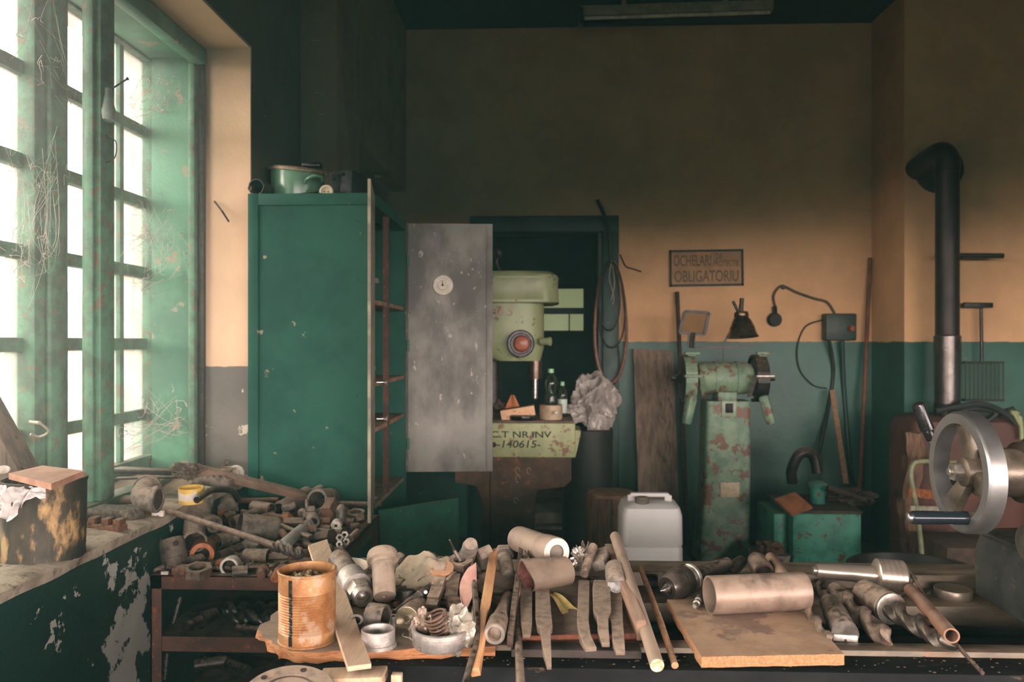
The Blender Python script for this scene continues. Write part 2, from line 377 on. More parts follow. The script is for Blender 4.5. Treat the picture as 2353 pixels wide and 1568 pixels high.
def sheet(bm, fn, nu, nv, th=.0012):
    """double-sided sheet from fn(u, v) with a thickness th"""
    g = [[Vector(fn(i / nu, j / nv)) for j in range(nv + 1)] for i in range(nu + 1)]
    def nrm(i, j):
        a = g[min(i + 1, nu)][j] - g[max(i - 1, 0)][j]; b = g[i][min(j + 1, nv)] - g[i][max(j - 1, 0)]; c = a.cross(b); return c.normalized() if c.length > 1e-12 else Vector((0, 0, 1))
    A = [[bm.verts.new(g[i][j] + nrm(i, j) * th / 2) for j in range(nv + 1)] for i in range(nu + 1)]
    C = [[bm.verts.new(g[i][j] - nrm(i, j) * th / 2) for j in range(nv + 1)] for i in range(nu + 1)]
    for i in range(nu):
        for j in range(nv):
            bm.faces.new((A[i][j], A[i + 1][j], A[i + 1][j + 1], A[i][j + 1])); bm.faces.new((C[i][j + 1], C[i + 1][j + 1], C[i + 1][j], C[i][j]))
    for i in range(nu):
        bm.faces.new((A[i + 1][0], A[i][0], C[i][0], C[i + 1][0])); bm.faces.new((A[i][nv], A[i + 1][nv], C[i + 1][nv], C[i][nv]))
    for j in range(nv):
        bm.faces.new((A[0][j], A[0][j + 1], C[0][j + 1], C[0][j])); bm.faces.new((A[nu][j + 1], A[nu][j], C[nu][j], C[nu][j + 1]))
    return bm
def lettering(text, height, R, pos, m, parent, name='lettering', ext=.0008, sx=1., font_shear=0.):
    """flat raised letters; R = 3x3 matrix taking text x,y,z to the world"""
    cu = bpy.data.curves.new('t', 'FONT'); cu.body = text; cu.size = height * 1.4; cu.extrude = ext; cu.shear = font_shear; cu.offset = height * .02
    o = bpy.data.objects.new('t', cu); me0 = o.to_mesh(); bm = bmesh.new(); bm.from_mesh(me0); o.to_mesh_clear()
    bpy.data.objects.remove(o); bpy.data.curves.remove(cu)
    for v in bm.verts: v.co = Vector(pos) + R @ Vector((v.co.x * sx, v.co.y, v.co.z))
    return obj(name, bm, m, parent)
FACE_CAM = Matrix(((1, 0, 0), (0, 0, -1), (0, 1, 0)))     # text standing in the XZ plane, read from -Y
# ================================================================ THE ROOM
XW = -1.28; YR = PX(578, 600, XW).y; YB = 6.3; ZC = 4.0; ZS = .955; ZL = 2.84; XG = -1.76; WZ = 1.545
XR = 5.2; YN = -4.4
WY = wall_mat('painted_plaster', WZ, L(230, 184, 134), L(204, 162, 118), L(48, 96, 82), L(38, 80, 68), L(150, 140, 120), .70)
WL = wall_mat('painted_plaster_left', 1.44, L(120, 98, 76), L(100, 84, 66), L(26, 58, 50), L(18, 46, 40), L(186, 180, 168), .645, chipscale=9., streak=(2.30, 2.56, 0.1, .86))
WP = wall_mat('reveal_plaster', 1.44, L(228, 194, 160), L(214, 178, 144), L(112, 106, 98), L(96, 92, 86), L(196, 186, 170), .62, chipscale=9.)
CEIL = mat('dark_ceiling', L(24, 42, 38), L(18, 34, 32), rough=.9, scale=2, bump=.3)
FLOOR = mat('dirty_floor', L(92, 74, 58), L(60, 50, 42), rough=.85, scale=3, c3=L(120, 100, 80), t3=.6, s3=8, bump=.6, bscale=25)
SILLM = mat('dusty_sill', L(172, 156, 136), L(130, 116, 98), rough=.95, scale=5, c3=L(96, 84, 70), t3=.56, s3=9, bump=.8, bscale=30)

b = B()
box(b, -1.95, XW, YN, YB, 0, ZS - .02)                 # below the sills
box(b, -1.95, XW, YN, YB + .3, ZL, ZC)                 # above the windows
box(b, -1.95, XW, YR, YB + .3, ZS - .02, ZL)           # far pier
box(b, -1.95, XW, .25, .75, ZS - .02, ZL)              # pier beside the camera
box(b, -1.95, XW, YN, -3.0, ZS - .02, ZL)
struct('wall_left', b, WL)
b = B()                                                # plaster reveals of the window, proud of the wall by a skin
box(b, -1.50, XW - .0, YR - .012, YR + .0, ZS, ZL); box(b, -1.50, XW, .75, YR - .012, ZL - .012, ZL)
struct('trim_1', b, WP)
b = B()
sheet(b, lambda u, v: (XW + .012 - .66 * u + (.008 * noise.noise(Vector((v * 30, 1, 2))) if u < .02 else 0), YN + .1 + v * (YR - YN - .12), ZS + .012 * noise.noise(Vector((u * 4, v * 40, 0))) - (.006 if u < .02 else 0)), 24, 160, .03)
struct('trim_2', b, SILLM)

# back wall with its doorway, pilaster on the left, wall stepping forward at the right
DL = PY(1112, 600, YB).x; DR = PY(1398, 600, YB).x; DT = PY(1250, 520, YB).z
XS = PY(2003, 600, YB).x; YS = PX(2078, 700, XS).y
b = B()
box(b, -1.95, DL, YB, YB + .3, 0, ZC); box(b, DR, XS + .1, YB, YB + .3, 0, ZC); box(b, DL, DR, YB, YB + .3, DT, ZC)
struct('wall_back', b, WY)
b = B(); box(b, XS, XR + .2, YS, YB + .3, 0, ZC); struct('wall_right_front', b, WY).name = 'wall_back_right'
b = B(); box(b, XR, XR + .2, YN, -3.8, 0, ZC); box(b, XR, XR + .2, 0, YB, 0, ZC); box(b, XR, XR + .2, -3.8, 0, 0, .9); box(b, XR, XR + .2, -3.8, 0, 2.5, ZC); struct('wall_right', b, mat('dark_unseen_wall', L(60, 60, 50), L(44, 50, 44), rough=.9, scale=2))  # unseen walls, base colour kept dark to cut bounced light
b = B(); box(b, -1.95, -1.2, YN - .2, YN, 0, ZC); box(b, 4.8, XR, YN - .2, YN, 0, ZC); box(b, -1.2, 4.8, YN - .2, YN, 0, .9); box(b, -1.2, 4.8, YN - .2, YN, 2.5, ZC)
struct('wall_near', b, MATS['dark_unseen_wall'])
b = B(); box(b, -1.95, XR, YN, YB + .3, ZC, ZC + .15); struct('ceiling', b, CEIL)
b = B(); box(b, -1.95, XR, YN, YB + .4, -.1, 0); struct('floor', b, FLOOR)
# pilaster and boxed duct on the left wall beyond the cabinet
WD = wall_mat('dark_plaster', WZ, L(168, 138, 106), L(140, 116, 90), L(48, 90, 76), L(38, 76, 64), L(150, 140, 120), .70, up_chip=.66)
YP = PX(690, 300, XW).y; XP = PY(775, 300, YP).x
b = B(); box(b, XW, XP, YP, PX(826, 300, XP).y, 0, ZC, .006); struct('trim_3', b, WD)
b = B(); box(b, XW, XP, PX(826, 300, XP).y, YB, 2.72, ZC); struct('trim_4', b, WD)
# door lining of the back doorway
fx0 = PY(1080, 500, YB - .03).x; fx1 = PY(1422, 500, YB - .03).x; fz = PY(1250, 496, YB - .03).z; jw = .125
door = thing('door_1', None, None, ((DL + DR) / 2, YB, 0)); tag(door, kind='structure')
b = B(); box(b, fx0, fx0 + jw, YB - .035, YB + .3, 0, fz - jw, .006); obj('door_jamb', b, DOORG, door)
b = B(); box(b, fx1 - jw, fx1, YB - .035, YB + .3, 0, fz - jw, .006); box(b, fx1 - jw - .03, fx1 - jw, YB + .03, YB + .3, 0, fz - jw); obj('door_jamb', b, DOORG, door)
b = B(); box(b, fx0, fx1, YB - .035, YB + .3, fz - jw, fz, .006); obj('door_lintel', b, DOORG, door)

# the room beyond the doorway
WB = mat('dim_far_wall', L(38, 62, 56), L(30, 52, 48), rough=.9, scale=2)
FW = 10.5
fa = PY(1248, 662, FW); fb = PY(1342, 760, FW)
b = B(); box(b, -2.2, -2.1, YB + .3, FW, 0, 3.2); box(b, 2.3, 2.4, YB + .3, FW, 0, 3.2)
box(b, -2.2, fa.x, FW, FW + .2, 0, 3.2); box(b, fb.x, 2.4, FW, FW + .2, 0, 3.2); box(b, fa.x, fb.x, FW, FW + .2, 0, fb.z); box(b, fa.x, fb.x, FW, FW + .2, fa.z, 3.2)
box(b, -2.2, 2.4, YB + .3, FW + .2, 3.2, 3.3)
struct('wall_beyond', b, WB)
b = B(); box(b, -2.2, 2.4, YB + .3, FW, -.1, 0); struct('floor_beyond', b, FLOOR)
w2 = thing('window_2', None, None, ((fa.x + fb.x) / 2, FW, fb.z)); tag(w2, kind='structure')
b = B(); zm = PY(1290, 715, FW).z
box(b, fa.x, fb.x, FW - .03, FW + .03, zm - .04, zm + .04); 
for q in (1308,): xq = PY(q, 700, FW).x; box(b, xq - .008, xq + .008, FW - .02, FW + .02, fb.z, zm)
obj('window_frame', b, DOORG, w2)
GL = glass_mat('dirty_window_glass', (.93, .95, .92, 1), .35)
b = B(); box(b, fa.x, fb.x, FW + .01, FW + .014, fb.z, fa.z); obj('pane', b, glass_mat('green_grey_glass', (.075, .085, .062, 1), .02, .1, .1), w2)

# fluorescent batten under the ceiling
A = PY(1333, 42, 5.8); Bq = PY(1776, 28, 5.75)
lt = thing('ceiling_light', 'fluorescent batten light hanging under the dark ceiling', 'ceiling light', ((A.x + Bq.x) / 2, 5.8, ZC))
LAMP = mat('grimy_lamp_housing', L(170, 160, 130), L(140, 134, 110), rough=.6, scale=5)
b = B(); bar(b, A + Vector((0, .02, .045)), Bq + Vector((0, .02, .045)), .1, .07, .006); obj('housing', b, LAMP, lt)
b = B(); cyl(b, A + Vector((.03, -.03, -.012)), Bq + Vector((-.03, -.03, -.012)), .013); obj('tube', b, mat('unlit_tube', L(240, 226, 200), rough=.3, bump=0), lt)
b = B(); box(b, A.x - .01, A.x + .02, 5.72, 5.86, A.z - .05, A.z + .05, .004); obj('end_cap', b, DARK, lt)
b = B(); box(b, A.x + .3, A.x + .33, 5.80, 5.83, A.z + .07, ZC); box(b, Bq.x - .33, Bq.x - .3, 5.80, 5.83, A.z + .07, ZC); obj('hanger', b, LAMP, lt)

# ================================================================ THE BIG WINDOW ON THE LEFT
win = thing('window_1', None, None, (XG, 2.2, ZS)); tag(win, kind='structure')
y0 = .75; ye = YR - .012
zb = [1.05] + [EYE + k for k in (-.32, -.012, .30, .605, .915)] + [2.775]
yl = PX(122, 600, XG).y; yl0 = PX(40, 600, XG).y
b = B()
box(b, XG - .04, XG + .04, y0, ye, ZS, 1.05, .006); box(b, XG - .04, XG + .04, y0, ye, 2.775, ZL, .006)     # sill rail, head
box(b, XG - .05, XG + .06, yl0, yl, 1.05, 2.775, .012); box(b, XG + .06, XG + .085, yl0 + .05, yl - .05, 1.05, 2.775, .012)   # meeting stiles
yf = PX(327, 600, XG).y
box(b, XG - .04, XG + .05, yf, ye, 1.05, 2.775, .006)
box(b, XG - .04, XG + .05, y0, y0 + .07, 1.05, 2.775, .006)
box(b, XG - .04, XG + .05, 1.62, 1.78, 1.05, 2.775, .01)
obj('window_frame', b, FRAMEG, win)
b = B()
yv = [PX(271, 600, XG).y, (y0 + 1.7) / 2, (1.78 + yl0) / 2 - .1]
for y in yv: box(b, XG - .018, XG + .018, y - .016, y + .016, 1.05, 2.775, .003)
for z in zb[1:-1]:
    box(b, XG - .02, XG + .02, y0, ye, z - .024, z + .024, .004)
obj('glazing_bars', b, FRAMEG, win)
b = B(); box(b, XG - .003, XG + .001, y0, ye, 1.05, 2.775); obj('pane', b, GL, win)
# inner frame: post, bottom rail, head, green lining boards
XI = -1.5
pa = PX(232, 600, XI).y
b = B(); box(b, XI - .068, XI, pa, pa + .09, ZS + .05, ZL - .02, .006); box(b, XI - .05, XI - .018, pa - .018, pa, ZS + .05, ZL - .02, .006)
obj('post', b, FRAMEG, win)
b = B(); box(b, XI - .075, XI, y0, ye, ZS - .004, ZS + .05, .006); obj('bottom_rail', b, FRAMEG, win)
b = B(); box(b, XG + .04, XI + .0, y0, ye, ZL - .055, ZL - .013, .004); box(b, XI - .03, XI + .03, y0, ye, ZL - .09, ZL - .013, .01); obj('head_board', b, WINDG, win)
b = B(); box(b, XG + .05, XI - .03, ye - .02, ye, ZS + .01, ZL - .05); obj('lining_board', b, WINDG, win)
b = B(); box(b, XI - .035, XI - .005, ye - .055, ye, ZS + .02, ZL - .09, .008); obj('architrave', b, FRAMEG, win)
b = B(); box(b, XI - .002, XI + .025, ye - .03, ye, ZS + .02, ZL - .013, .008); obj('architrave', b, DARK, win)
# second window nearer than the camera
w3 = thing('window_3', None, None, (XG, -1.35, ZS)); tag(w3, kind='structure')
b = B(); box(b, XG - .04, XG + .04, -3, .25, ZS, 1.05); box(b, XG - .04, XG + .04, -3, .25, 2.775, ZL)
for y in (-3, -2.2, -1.4, -.6, .18): box(b, XG - .03, XG + .03, y, y + .06, 1.05, 2.775)
for z in zb[1:-1]: box(b, XG - .02, XG + .02, -3, .25, z - .02, z + .02)
obj('window_frame', b, FRAMEG, w3)
w4 = thing('window_4', None, None, (1, YN, 1)); tag(w4, kind='structure')  # unseen rear window, widened to light the back wall from the front
b = B()
for x in (-1.2, 0, 1.2, 2.4, 3.6, 4.74): box(b, x, x + .06, YN - .12, YN - .06, 1.0, 2.5)
for z in (.9, 1.66, 2.44): box(b, -1.2, 4.8, YN - .12, YN - .06, z, z + .06)
obj('window_frame', b, FRAMEG, w4)
w5 = thing('added_window_5', None, None, (XR, -1.9, .9)); tag(w5, kind='structure')  # unseen window, added to brighten the right end of the back wall
b = B()
for y in (-3.8, -2.55, -1.3, -.06): box(b, XR + .06, XR + .12, y, y + .06, .9, 2.5)
for z in (.9, 1.66, 2.44): box(b, XR + .06, XR + .12, -3.8, 0, z, z + .06)
obj('window_frame', b, FRAMEG, w5)
# the brick building across the yard, and the yard
b = B(); box(b, -9.3, -9, -6, 16, -.4, 2.5)
def brick_mat():
    m = bpy.data.materials.new('pale_brick'); m.use_nodes = True; n = m.node_tree.nodes; l = m.node_tree.links
    t = n.new('ShaderNodeTexBrick'); t.inputs['Scale'].default_value = 1.; t.inputs['Color1'].default_value = L(150, 104, 88); t.inputs['Color2'].default_value = L(160, 122, 106); t.inputs['Mortar'].default_value = L(150, 140, 130)
    t.inputs['Brick Width'].default_value = .26; t.inputs['Row Height'].default_value = .09; t.inputs['Mortar Size'].default_value = .012
    g = n.new('ShaderNodeNewGeometry'); s = n.new('ShaderNodeSeparateXYZ'); c = n.new('ShaderNodeCombineXYZ'); l.new(g.outputs['Position'], s.inputs[0]); l.new(s.outputs['Y'], c.inputs[0]); l.new(s.outputs['Z'], c.inputs[1]); l.new(c.outputs[0], t.inputs[0])
    l.new(t.outputs[0], n['Principled BSDF'].inputs['Base Color']); n['Principled BSDF'].inputs['Roughness'].default_value = .9; return m
struct('wall_across_yard', b, brick_mat())
b = B(); box(b, -9, -1.97, -6, 16, -.5, -.4); struct('ground', b, mat('yard_ground', L(62, 66, 52), L(50, 54, 42), rough=.95, scale=2))

# haze volumes added to lift dark tones to teal and veil the window bay
def air(name, dens, x0, x1, label, aniso=.45):
    hz = bpy.data.materials.new(name); hz.use_nodes = True; n = hz.node_tree.nodes; l = hz.node_tree.links; n.clear()
    o_ = n.new('ShaderNodeOutputMaterial'); v = n.new('ShaderNodeVolumeScatter'); v.inputs['Color'].default_value = (.42, 1.0, .95, 1) if dens < .05 else (1, .98, .96, 1); v.inputs['Density'].default_value = dens; v.inputs['Anisotropy'].default_value = aniso
    l.new(v.outputs[0], o_.inputs['Volume'])
    b = B(); box(b, x0, x1, YN + .02 if dens < .05 else .76, YB - .001 if dens < .05 else YR - .02, .005 if dens < .05 else ZS + .05, ZC - .005 if dens < .05 else ZL - .1)
    me = bpy.data.meshes.new(name); b.to_mesh(me); b.free(); me.materials.append(hz); ob = bpy.data.objects.new(name, me); COL.objects.link(ob); tag(ob, label, 'haze', kind='stuff')
air('teal_haze', .009, XW + .001, XR - .02, 'thin teal haze added to lift the dark tones of the workshop')
air('window_veil', .11, -1.70, XW, 'bright veil of glare added as haze in the window bay')
# ================================================================ GREEN METAL CABINET
XC = -.727; YC0 = PX(860, 700, XC).y; YC1 = PX(934, 700, XC).y; XCL = XW + .006; ZT = PY(700, 445, YC0).z
cab = thing('metal_cabinet', 'tall green sheet-metal cabinet standing open by the window wall', 'cabinet', ((XC + XCL) / 2, (YC0 + YC1) / 2, 0))
RED = mat('cabinet_inside', L(150, 112, 86), L(112, 84, 66), rough=.7, scale=6, c3=L(170, 116, 84), t3=.55, s3=9, bump=.3)
b = B(); box(b, XCL, XC, YC0, YC0 + .012, 0, ZT)
ex = .045
box(b, XCL, XCL + ex, YC0 - .008, YC0, 0, ZT, .002); box(b, XC - ex * .6, XC, YC0 - .004, YC0, 0, ZT, .002); box(b, XCL + ex, XC - ex * .6, YC0 - .008, YC0, ZT - .05, ZT, .002)
box(b, XCL + ex, XC - ex * .6, YC0 - .008, YC0, 0, .06)
obj('side_panel', b, CABG, cab)
b = B(); box(b, XCL, XC, YC1 - .012, YC1, 0, ZT); obj('side_panel', b, CABG, cab)
b = B(); box(b, XCL, XCL + .01, YC0, YC1, 0, ZT); obj('back_panel', b, RED, cab)
b = B(); box(b, XCL, XC, YC0, YC1, ZT - .012, ZT); box(b, XC - .02, XC, YC0, YC1, ZT - .05, ZT - .012); obj('top_panel', b, CABG, cab)
for k, z in enumerate((.10, .835, 1.17, 1.37, 1.73)):
    b = B(); box(b, XCL, XC - .01, YC0 + .012, YC1 - .012, z - .02, z, .002); obj('shelf', b, RED if k != 1 else mat('shelf_paint', L(150, 136, 112), L(120, 104, 84), scale=6), cab)
b = B(); ym = PX(886, 700, XC - .02).y; box(b, XC - .03, XC - .005, ym - .014, ym + .014, .835, ZT - .05); obj('divider', b, RUSTF, cab)
for q in range(9):                       # rivet heads down the side panel
    pass
b = B()
for q in range(8):
    z = ZT - .12 - q * .25
    rev(b, (XC - .075, YC0 - .0, z), (0, -1, 0), [(0, .004), (.002, .0035), (.003, 0)], 8)
obj('rivet', b, CABG, cab)['kind'] = 'stuff'
# upper near door swung right back towards the viewer
h = Vector((XC + .004, YC0 - .004, 0)); e_ = PY(852, 600, YC0 - .40); e_.z = 0
b = B(); 
DP = mat('door_inside_paint', L(150, 140, 116), L(110, 100, 84), rough=.6, scale=5, bump=.2)
def slab(bm, a, c, z0, z1, th, nside=1):
    d = (c - a).normalized(); nrm = Vector((-d.y, d.x, 0)) * th
    vs = [bm.verts.new(p + Vector((0, 0, z))) for z in (z0, z1) for p in (a, c, c + nrm, a + nrm)]
    for q in ((3, 2, 1, 0), (4, 5, 6, 7), (0, 1, 5, 4), (1, 2, 6, 5), (2, 3, 7, 6), (3, 0, 4, 7)): bm.faces.new([vs[i] for i in q])
    return bm
slab(b, h, e_, .86, ZT - .02, -.012); d1 = obj('door', b, [DP], cab, label='upper near door seen edge-on')
for z in (1.55 - .17, 1.55 - .32):
    b = B(); p = h.lerp(e_, .35); cyl(b, Vector((p.x + .012, p.y, z)), Vector((p.x + .05, p.y + .01, z)), .008); cyl(b, Vector((p.x + .045, p.y, z - .0)), Vector((p.x + .055, p.y, z)), .012); obj('door_bolt', b, BRIGHT, d1)
# upper far door, swung out facing the viewer, bare grey
GREYD = mat('bare_grey_door', L(134, 131, 122), L(86, 83, 77), rough=.55, metal=.25, scale=3.4, c3=L(164, 158, 146), t3=.70, s3=30, bump=.12, sharp=.03, stretch=(1, 1, .55))
g0 = PY(937, 1085, YC1 - .01); g1 = PY(1132, 515, YC1 + .03)
b = B(); slab(b, Vector((g0.x, g0.y, 0)), Vector((g1.x, g1.y, 0)), g0.z, g1.z, .014)
slab(b, Vector((g1.x - .03, g1.y - .012, 0)), Vector((g1.x, g1.y - .012, 0)), g0.z + .01, g1.z - .02, .014)
slab(b, Vector((g0.x, g0.y - .010, 0)), Vector((g0.x + .012, g1.y - .012, 0)), g0.z, g1.z, .012)
d2 = obj('door', b, GREYD, cab, label='bare grey upper far door facing the camera')
q = PY(1018, 656, YC1 - .0)
b = B(); R0 = mm(24, q); rev(b, q, (0, -1, 0), [(0, R0), (.008, R0), (.012, R0 * .93), (.012, R0 * .72), (.009, R0 * .70), (.009, R0 * .5), (.018, R0 * .46), (.018, 0)], 36)
lk = obj('lock_rosette', b, mat('ivory_rosette', L(222, 216, 196), L(204, 196, 174), rough=.4, scale=10), d2)
b = B(); rev(b, q + Vector((0, -.0175, 0)), (0, -1, 0), [(0, .006), (.001, .006), (.001, 0)], 12); box(b, q.x - .0018, q.x + .0018, q.y - .019, q.y - .0175, q.z, q.z + .022); obj('keyhole', b, HOLE, lk) if False else obj('keyhole', b, HOLE, d2)
for yy in (600, 795, 1020):
    p = PY(937, yy, YC1 - .015); b = B(); cyl(b, p + Vector((0, 0, -.03)), p + Vector((0, 0, .03)), .009); obj('hinge', b, CABG2, cab)
# lower near door
a0 = Vector((XC + .004, YC0 + .01, 0)); t = PY(1054, 1145, 3.72); t.z = 0; zt = PY(885, 1172, YC0 + .03).z
b = B(); slab(b, a0 + Vector((.012, 0, 0)), t, .09, zt, .014); d3 = obj('door', b, CABG2, cab, label='deep green lower door standing ajar')
b = B(); cyl(b, a0 + Vector((.004, -.006, zt - .10)), a0 + Vector((.004, -.006, zt - .02)), .011); obj('hinge', b, CABG2, cab)
b = B(); cyl(b, PY(853, 846, YC0 - .04), PY(862, 846, YC0 - .04), .008); obj('latch', b, BRIGHT, cab)
q = PZ(896, 1140, .837)
b = B(); sheet(b, lambda u, v: (XC - .14 + .12 * u, YC0 + .03 + v * .12, .842 + .012 * math.sin(u * 5) * v + .02 * u), 8, 5, .006)
one('folded_paper', b, PAPER, 'folded white paper lying on the middle shelf of the green cabinet', 'paper')

# things on top of the cabinet
POTG = mat('green_enamel', L(108, 150, 122), L(92, 132, 106), rough=.18, scale=4, c3=L(60, 54, 44), t3=.7, s3=9, bump=.03)
RIM = mat('tarnished_rim', L(160, 140, 116), L(124, 104, 86), rough=.45, metal=.4, scale=14)
yp = YC0 + .22; c = PY(684, 440, yp); c.z = ZT; R0 = mm(59, c)
pot = thing('cooking_pot', 'dented green enamel pot with a lid, tilted on top of the cabinet', 'pot', c)
b = B(); hh = PY(684, 396, yp).z - ZT; rev(b, c, (0, 0, 1), [(0, R0 * .88), (.006, R0 * .95), (hh * .5, R0), (hh, R0), (hh, R0 - .003), (.01, R0 * .9)], 40); obj('body', b, POTG, pot)
ax = Vector((.10, -.1, 1)).normalized(); cl = c + Vector((0, 0, hh - .002))
b = B(); rev(b, cl, ax, [(0, R0 * 1.09), (.010, R0 * 1.1), (.016, R0 * 1.07), (.018, R0 * .95), (.024, R0 * .5), (.03, 0)], 40); obj('lid', b, RIM, pot)
b = B(); hp = [PY(702, 420, yp - R0 * .9), PY(705, 412, yp - R0 * 1.2), PY(722, 404, yp - R0 * 1.25), PY(738, 407, yp - R0 * 1.0), PY(742, 416, yp - R0 * .7)]
sweep(b, spline(hp, 6), .007, 8); obj('handle', b, POTG, pot)
q = PY(719, 381, yp); b = B(); box(b, q.x - .045, q.x + .04, q.y - .03, q.y + .03, q.z - .012, q.z + .012, .006); obj('lid_knob', b, mat('black_bakelite', L(24, 20, 18), L(16, 14, 12), rough=.2, bump=0), pot)
BLK = mat('black_plastic', L(30, 28, 28), L(20, 18, 18), rough=.5, spec=.2, scale=12, bump=.08)
A_ = PY(588, 428, YC0 + .03); Bq = PY(634, 436, YC0 + .24); A_.z = Bq.z = ZT + .036
b = B(); pipe(b, A_, Bq, .036, .031, 28, jit=.15); box(b, Bq.x - .01, Bq.x + .03, Bq.y, Bq.y + .1, ZT, ZT + .03, .004); one('pipe_bend', b, DARK, 'dark broken pipe end lying at the left edge of the cabinet top', 'pipe')
b = B(); cx = PY(822, 420, YC0 + .15)
bar(b, Vector((cx.x - .06, cx.y - .05, ZT + .062)), Vector((cx.x + .05, cx.y + .22, ZT + .045)), .11, .118, .006, h2=.085)
bb = one('electrical_box', b, BLK, 'black plastic box with a tilted lid at the right of the cabinet top', 'box')
b = B(); q = PY(775, 408, YC0 + .12); box(b, q.x - .03, q.x + .02, q.y - .02, q.y + .03, ZT, q.z + .02, .005); box(b, q.x - .02, q.x + .035, q.y - .03, q.y + .03, q.z + .004, q.z + .018, .003)
cyl(b, (q.x - .01, q.y - .03, q.z - .01), (q.x - .01, q.y - .045, q.z - .01), .008)
one('switch_gear', b, BLK, 'small black switch block between the pot and the black box', 'switch')
q = PY(750, 438, YC0 + .06); q.z = ZT + .018
so = thing('wall_socket', 'round ivory wall socket lying face out on the cabinet edge', 'socket', q)
b = B(); rev(b, q, (0.1, -1, .25), [(-.02, .018), (0, .03), (.006, .03), (.008, .026), (.008, .022), (.001, .020), (.001, 0)], 30); obj('face', b, mat('ivory', L(220, 210, 180), L(200, 188, 158), rough=.35), so)
b = B()
for s in (-.008, .008): rev(b, q + Vector((s, -.0015, 0)), (0.1, -1, .25), [(0, .003), (.001, .003), (.001, 0)], 10)
o_ = obj('pin_hole', b, HOLE, so); o_['kind'] = 'stuff'
bm_ = B(); rock(bm_, (XC - .28, YC0 + .06, ZT + .006), (.06, .03, .008), 3, 3, .6, 6); one('rubble', bm_, DARK, 'dark crumbs and grit scattered on the cabinet top', 'rubble', kind='stuff')

# ================================================================ DRILL PRESS
YD = 4.85
def dp(px, py, dy=0.): return PY(px, py, YD + dy)
base = dp(1170, 1290); base.z = 0
dr = thing('drill_press', 'old pale green bench drill press on a rusty cast-iron stand before the doorway', 'drill press', base)
# stand
CAST = mat('rusty_cast_stand', L(104, 78, 60), L(78, 62, 50), rough=.8, scale=5, c3=L(176, 104, 54), t3=.66, s3=12, bump=.4)
x0 = dp(1046, 1060).x; x1 = dp(1313, 1060).x; zt_ = dp(1200, 1052).z; zu = dp(1200, 1118).z
b = B(); y1_ = YD + .5
vs = [(x0, zt_), (x1, zt_), (x1, zu + .04), (x1 - .04, zu), (dp(1236, 1118).x, zu - .02), (dp(1228, 1140).x, zu - .08), (dp(1228, 1270).x, 0), (dp(1106, 1270).x, 0), (dp(1106, 1150).x, zu - .08), (dp(1095, 1130).x, zu), (x0, zu + .02)]
prism(b, Vector((0, YD, 0)), (0, .5, 0), [(-0 + x, z) for x, z in vs] , .004) if False else None
va = [b.verts.new((x, YD, z)) for x, z in vs]; vb = [b.verts.new((x, y1_, z)) for x, z in vs]
b.faces.new(va[::-1]); b.faces.new(vb)
for i in range(len(vs)): b.faces.new((va[i], va[(i + 1) % len(vs)], vb[(i + 1) % len(vs)], vb[i]))
obj('stand', b, CAST, dr)
b = B(); xs_ = dp(1127, 1200).x; box(b, xs_ - .004, xs_ + .004, YD - .006, YD, .02, zt_ - .05); obj('seam', b, RUSTD, dr)
# base casting
xb0 = dp(1040, 1000).x; xb1 = dp(1322, 1000).x; zb1 = dp(1200, 972).z
b = B(); box(b, xb0, xb1, YD - .01, YD + .5, zt_, zb1, .012); obj('base', b, MACHP, dr)
b = B(); box(b, xb0, xb1 - .01, YD + .0, YD + .49, zb1, zb1 + .012, .004); obj('base_top', b, mat('rusty_top', L(112, 88, 70), L(84, 68, 56), rough=.7, scale=8, dust=.3), dr)
b = B(); va = [(xb1, dp(1, 985).z), (xb1 + .035, dp(1, 985).z), (xb1 + .03, dp(1, 1000).z), (xb1, dp(1, 1048).z)]
p0 = [b.verts.new((x, YD + .03, z)) for x, z in va]; p1 = [b.verts.new((x, YD + .3, z)) for x, z in va]; b.faces.new(p0[::-1]); b.faces.new(p1)
for i in range(4): b.faces.new((p0[i], p0[(i + 1) % 4], p1[(i + 1) % 4], p1[i]))
obj('side_lug', b, MACHP, dr)
INK = mat('black_marker', L(62, 66, 48), L(52, 56, 42), rough=.7, bump=0)
CHALK = mat('chalk', L(190, 168, 140), rough=.9, bump=0)
lettering('C.T NR.INV', mm(15, dp(1200, 1000)), FACE_CAM, dp(1127, 1005) + Vector((0, -.0125, 0)), INK, dr, 'inventory_lettering', sx=1.35)
lettering('-140615-', mm(17, dp(1200, 1030)), FACE_CAM, dp(1140, 1028) + Vector((0, -.0125, 0)), INK, dr, 'inventory_number', sx=1.2, font_shear=.15)
for (x, y, r) in ((1189, 1082, .02), (1190, 1100, .022), (1186, 1150, .018), (1215, 1082, .018)):
    b = B(); q = dp(x, y); sweep(b, [q + Vector((math.cos(a / 10 * 5) * r * .6, -.003, math.sin(a / 10 * 5) * r)) for a in range(11)], .0022, 5); obj('chalk_mark', b, CHALK, dr)
b = B(); q = dp(1135, 1022); rev(b, q + Vector((0, -.011, 0)), (0, -1, 0), [(0, .016), (.001, .016), (.001, 0)], 18); obj('bolt_hole', b, HOLE, dr)
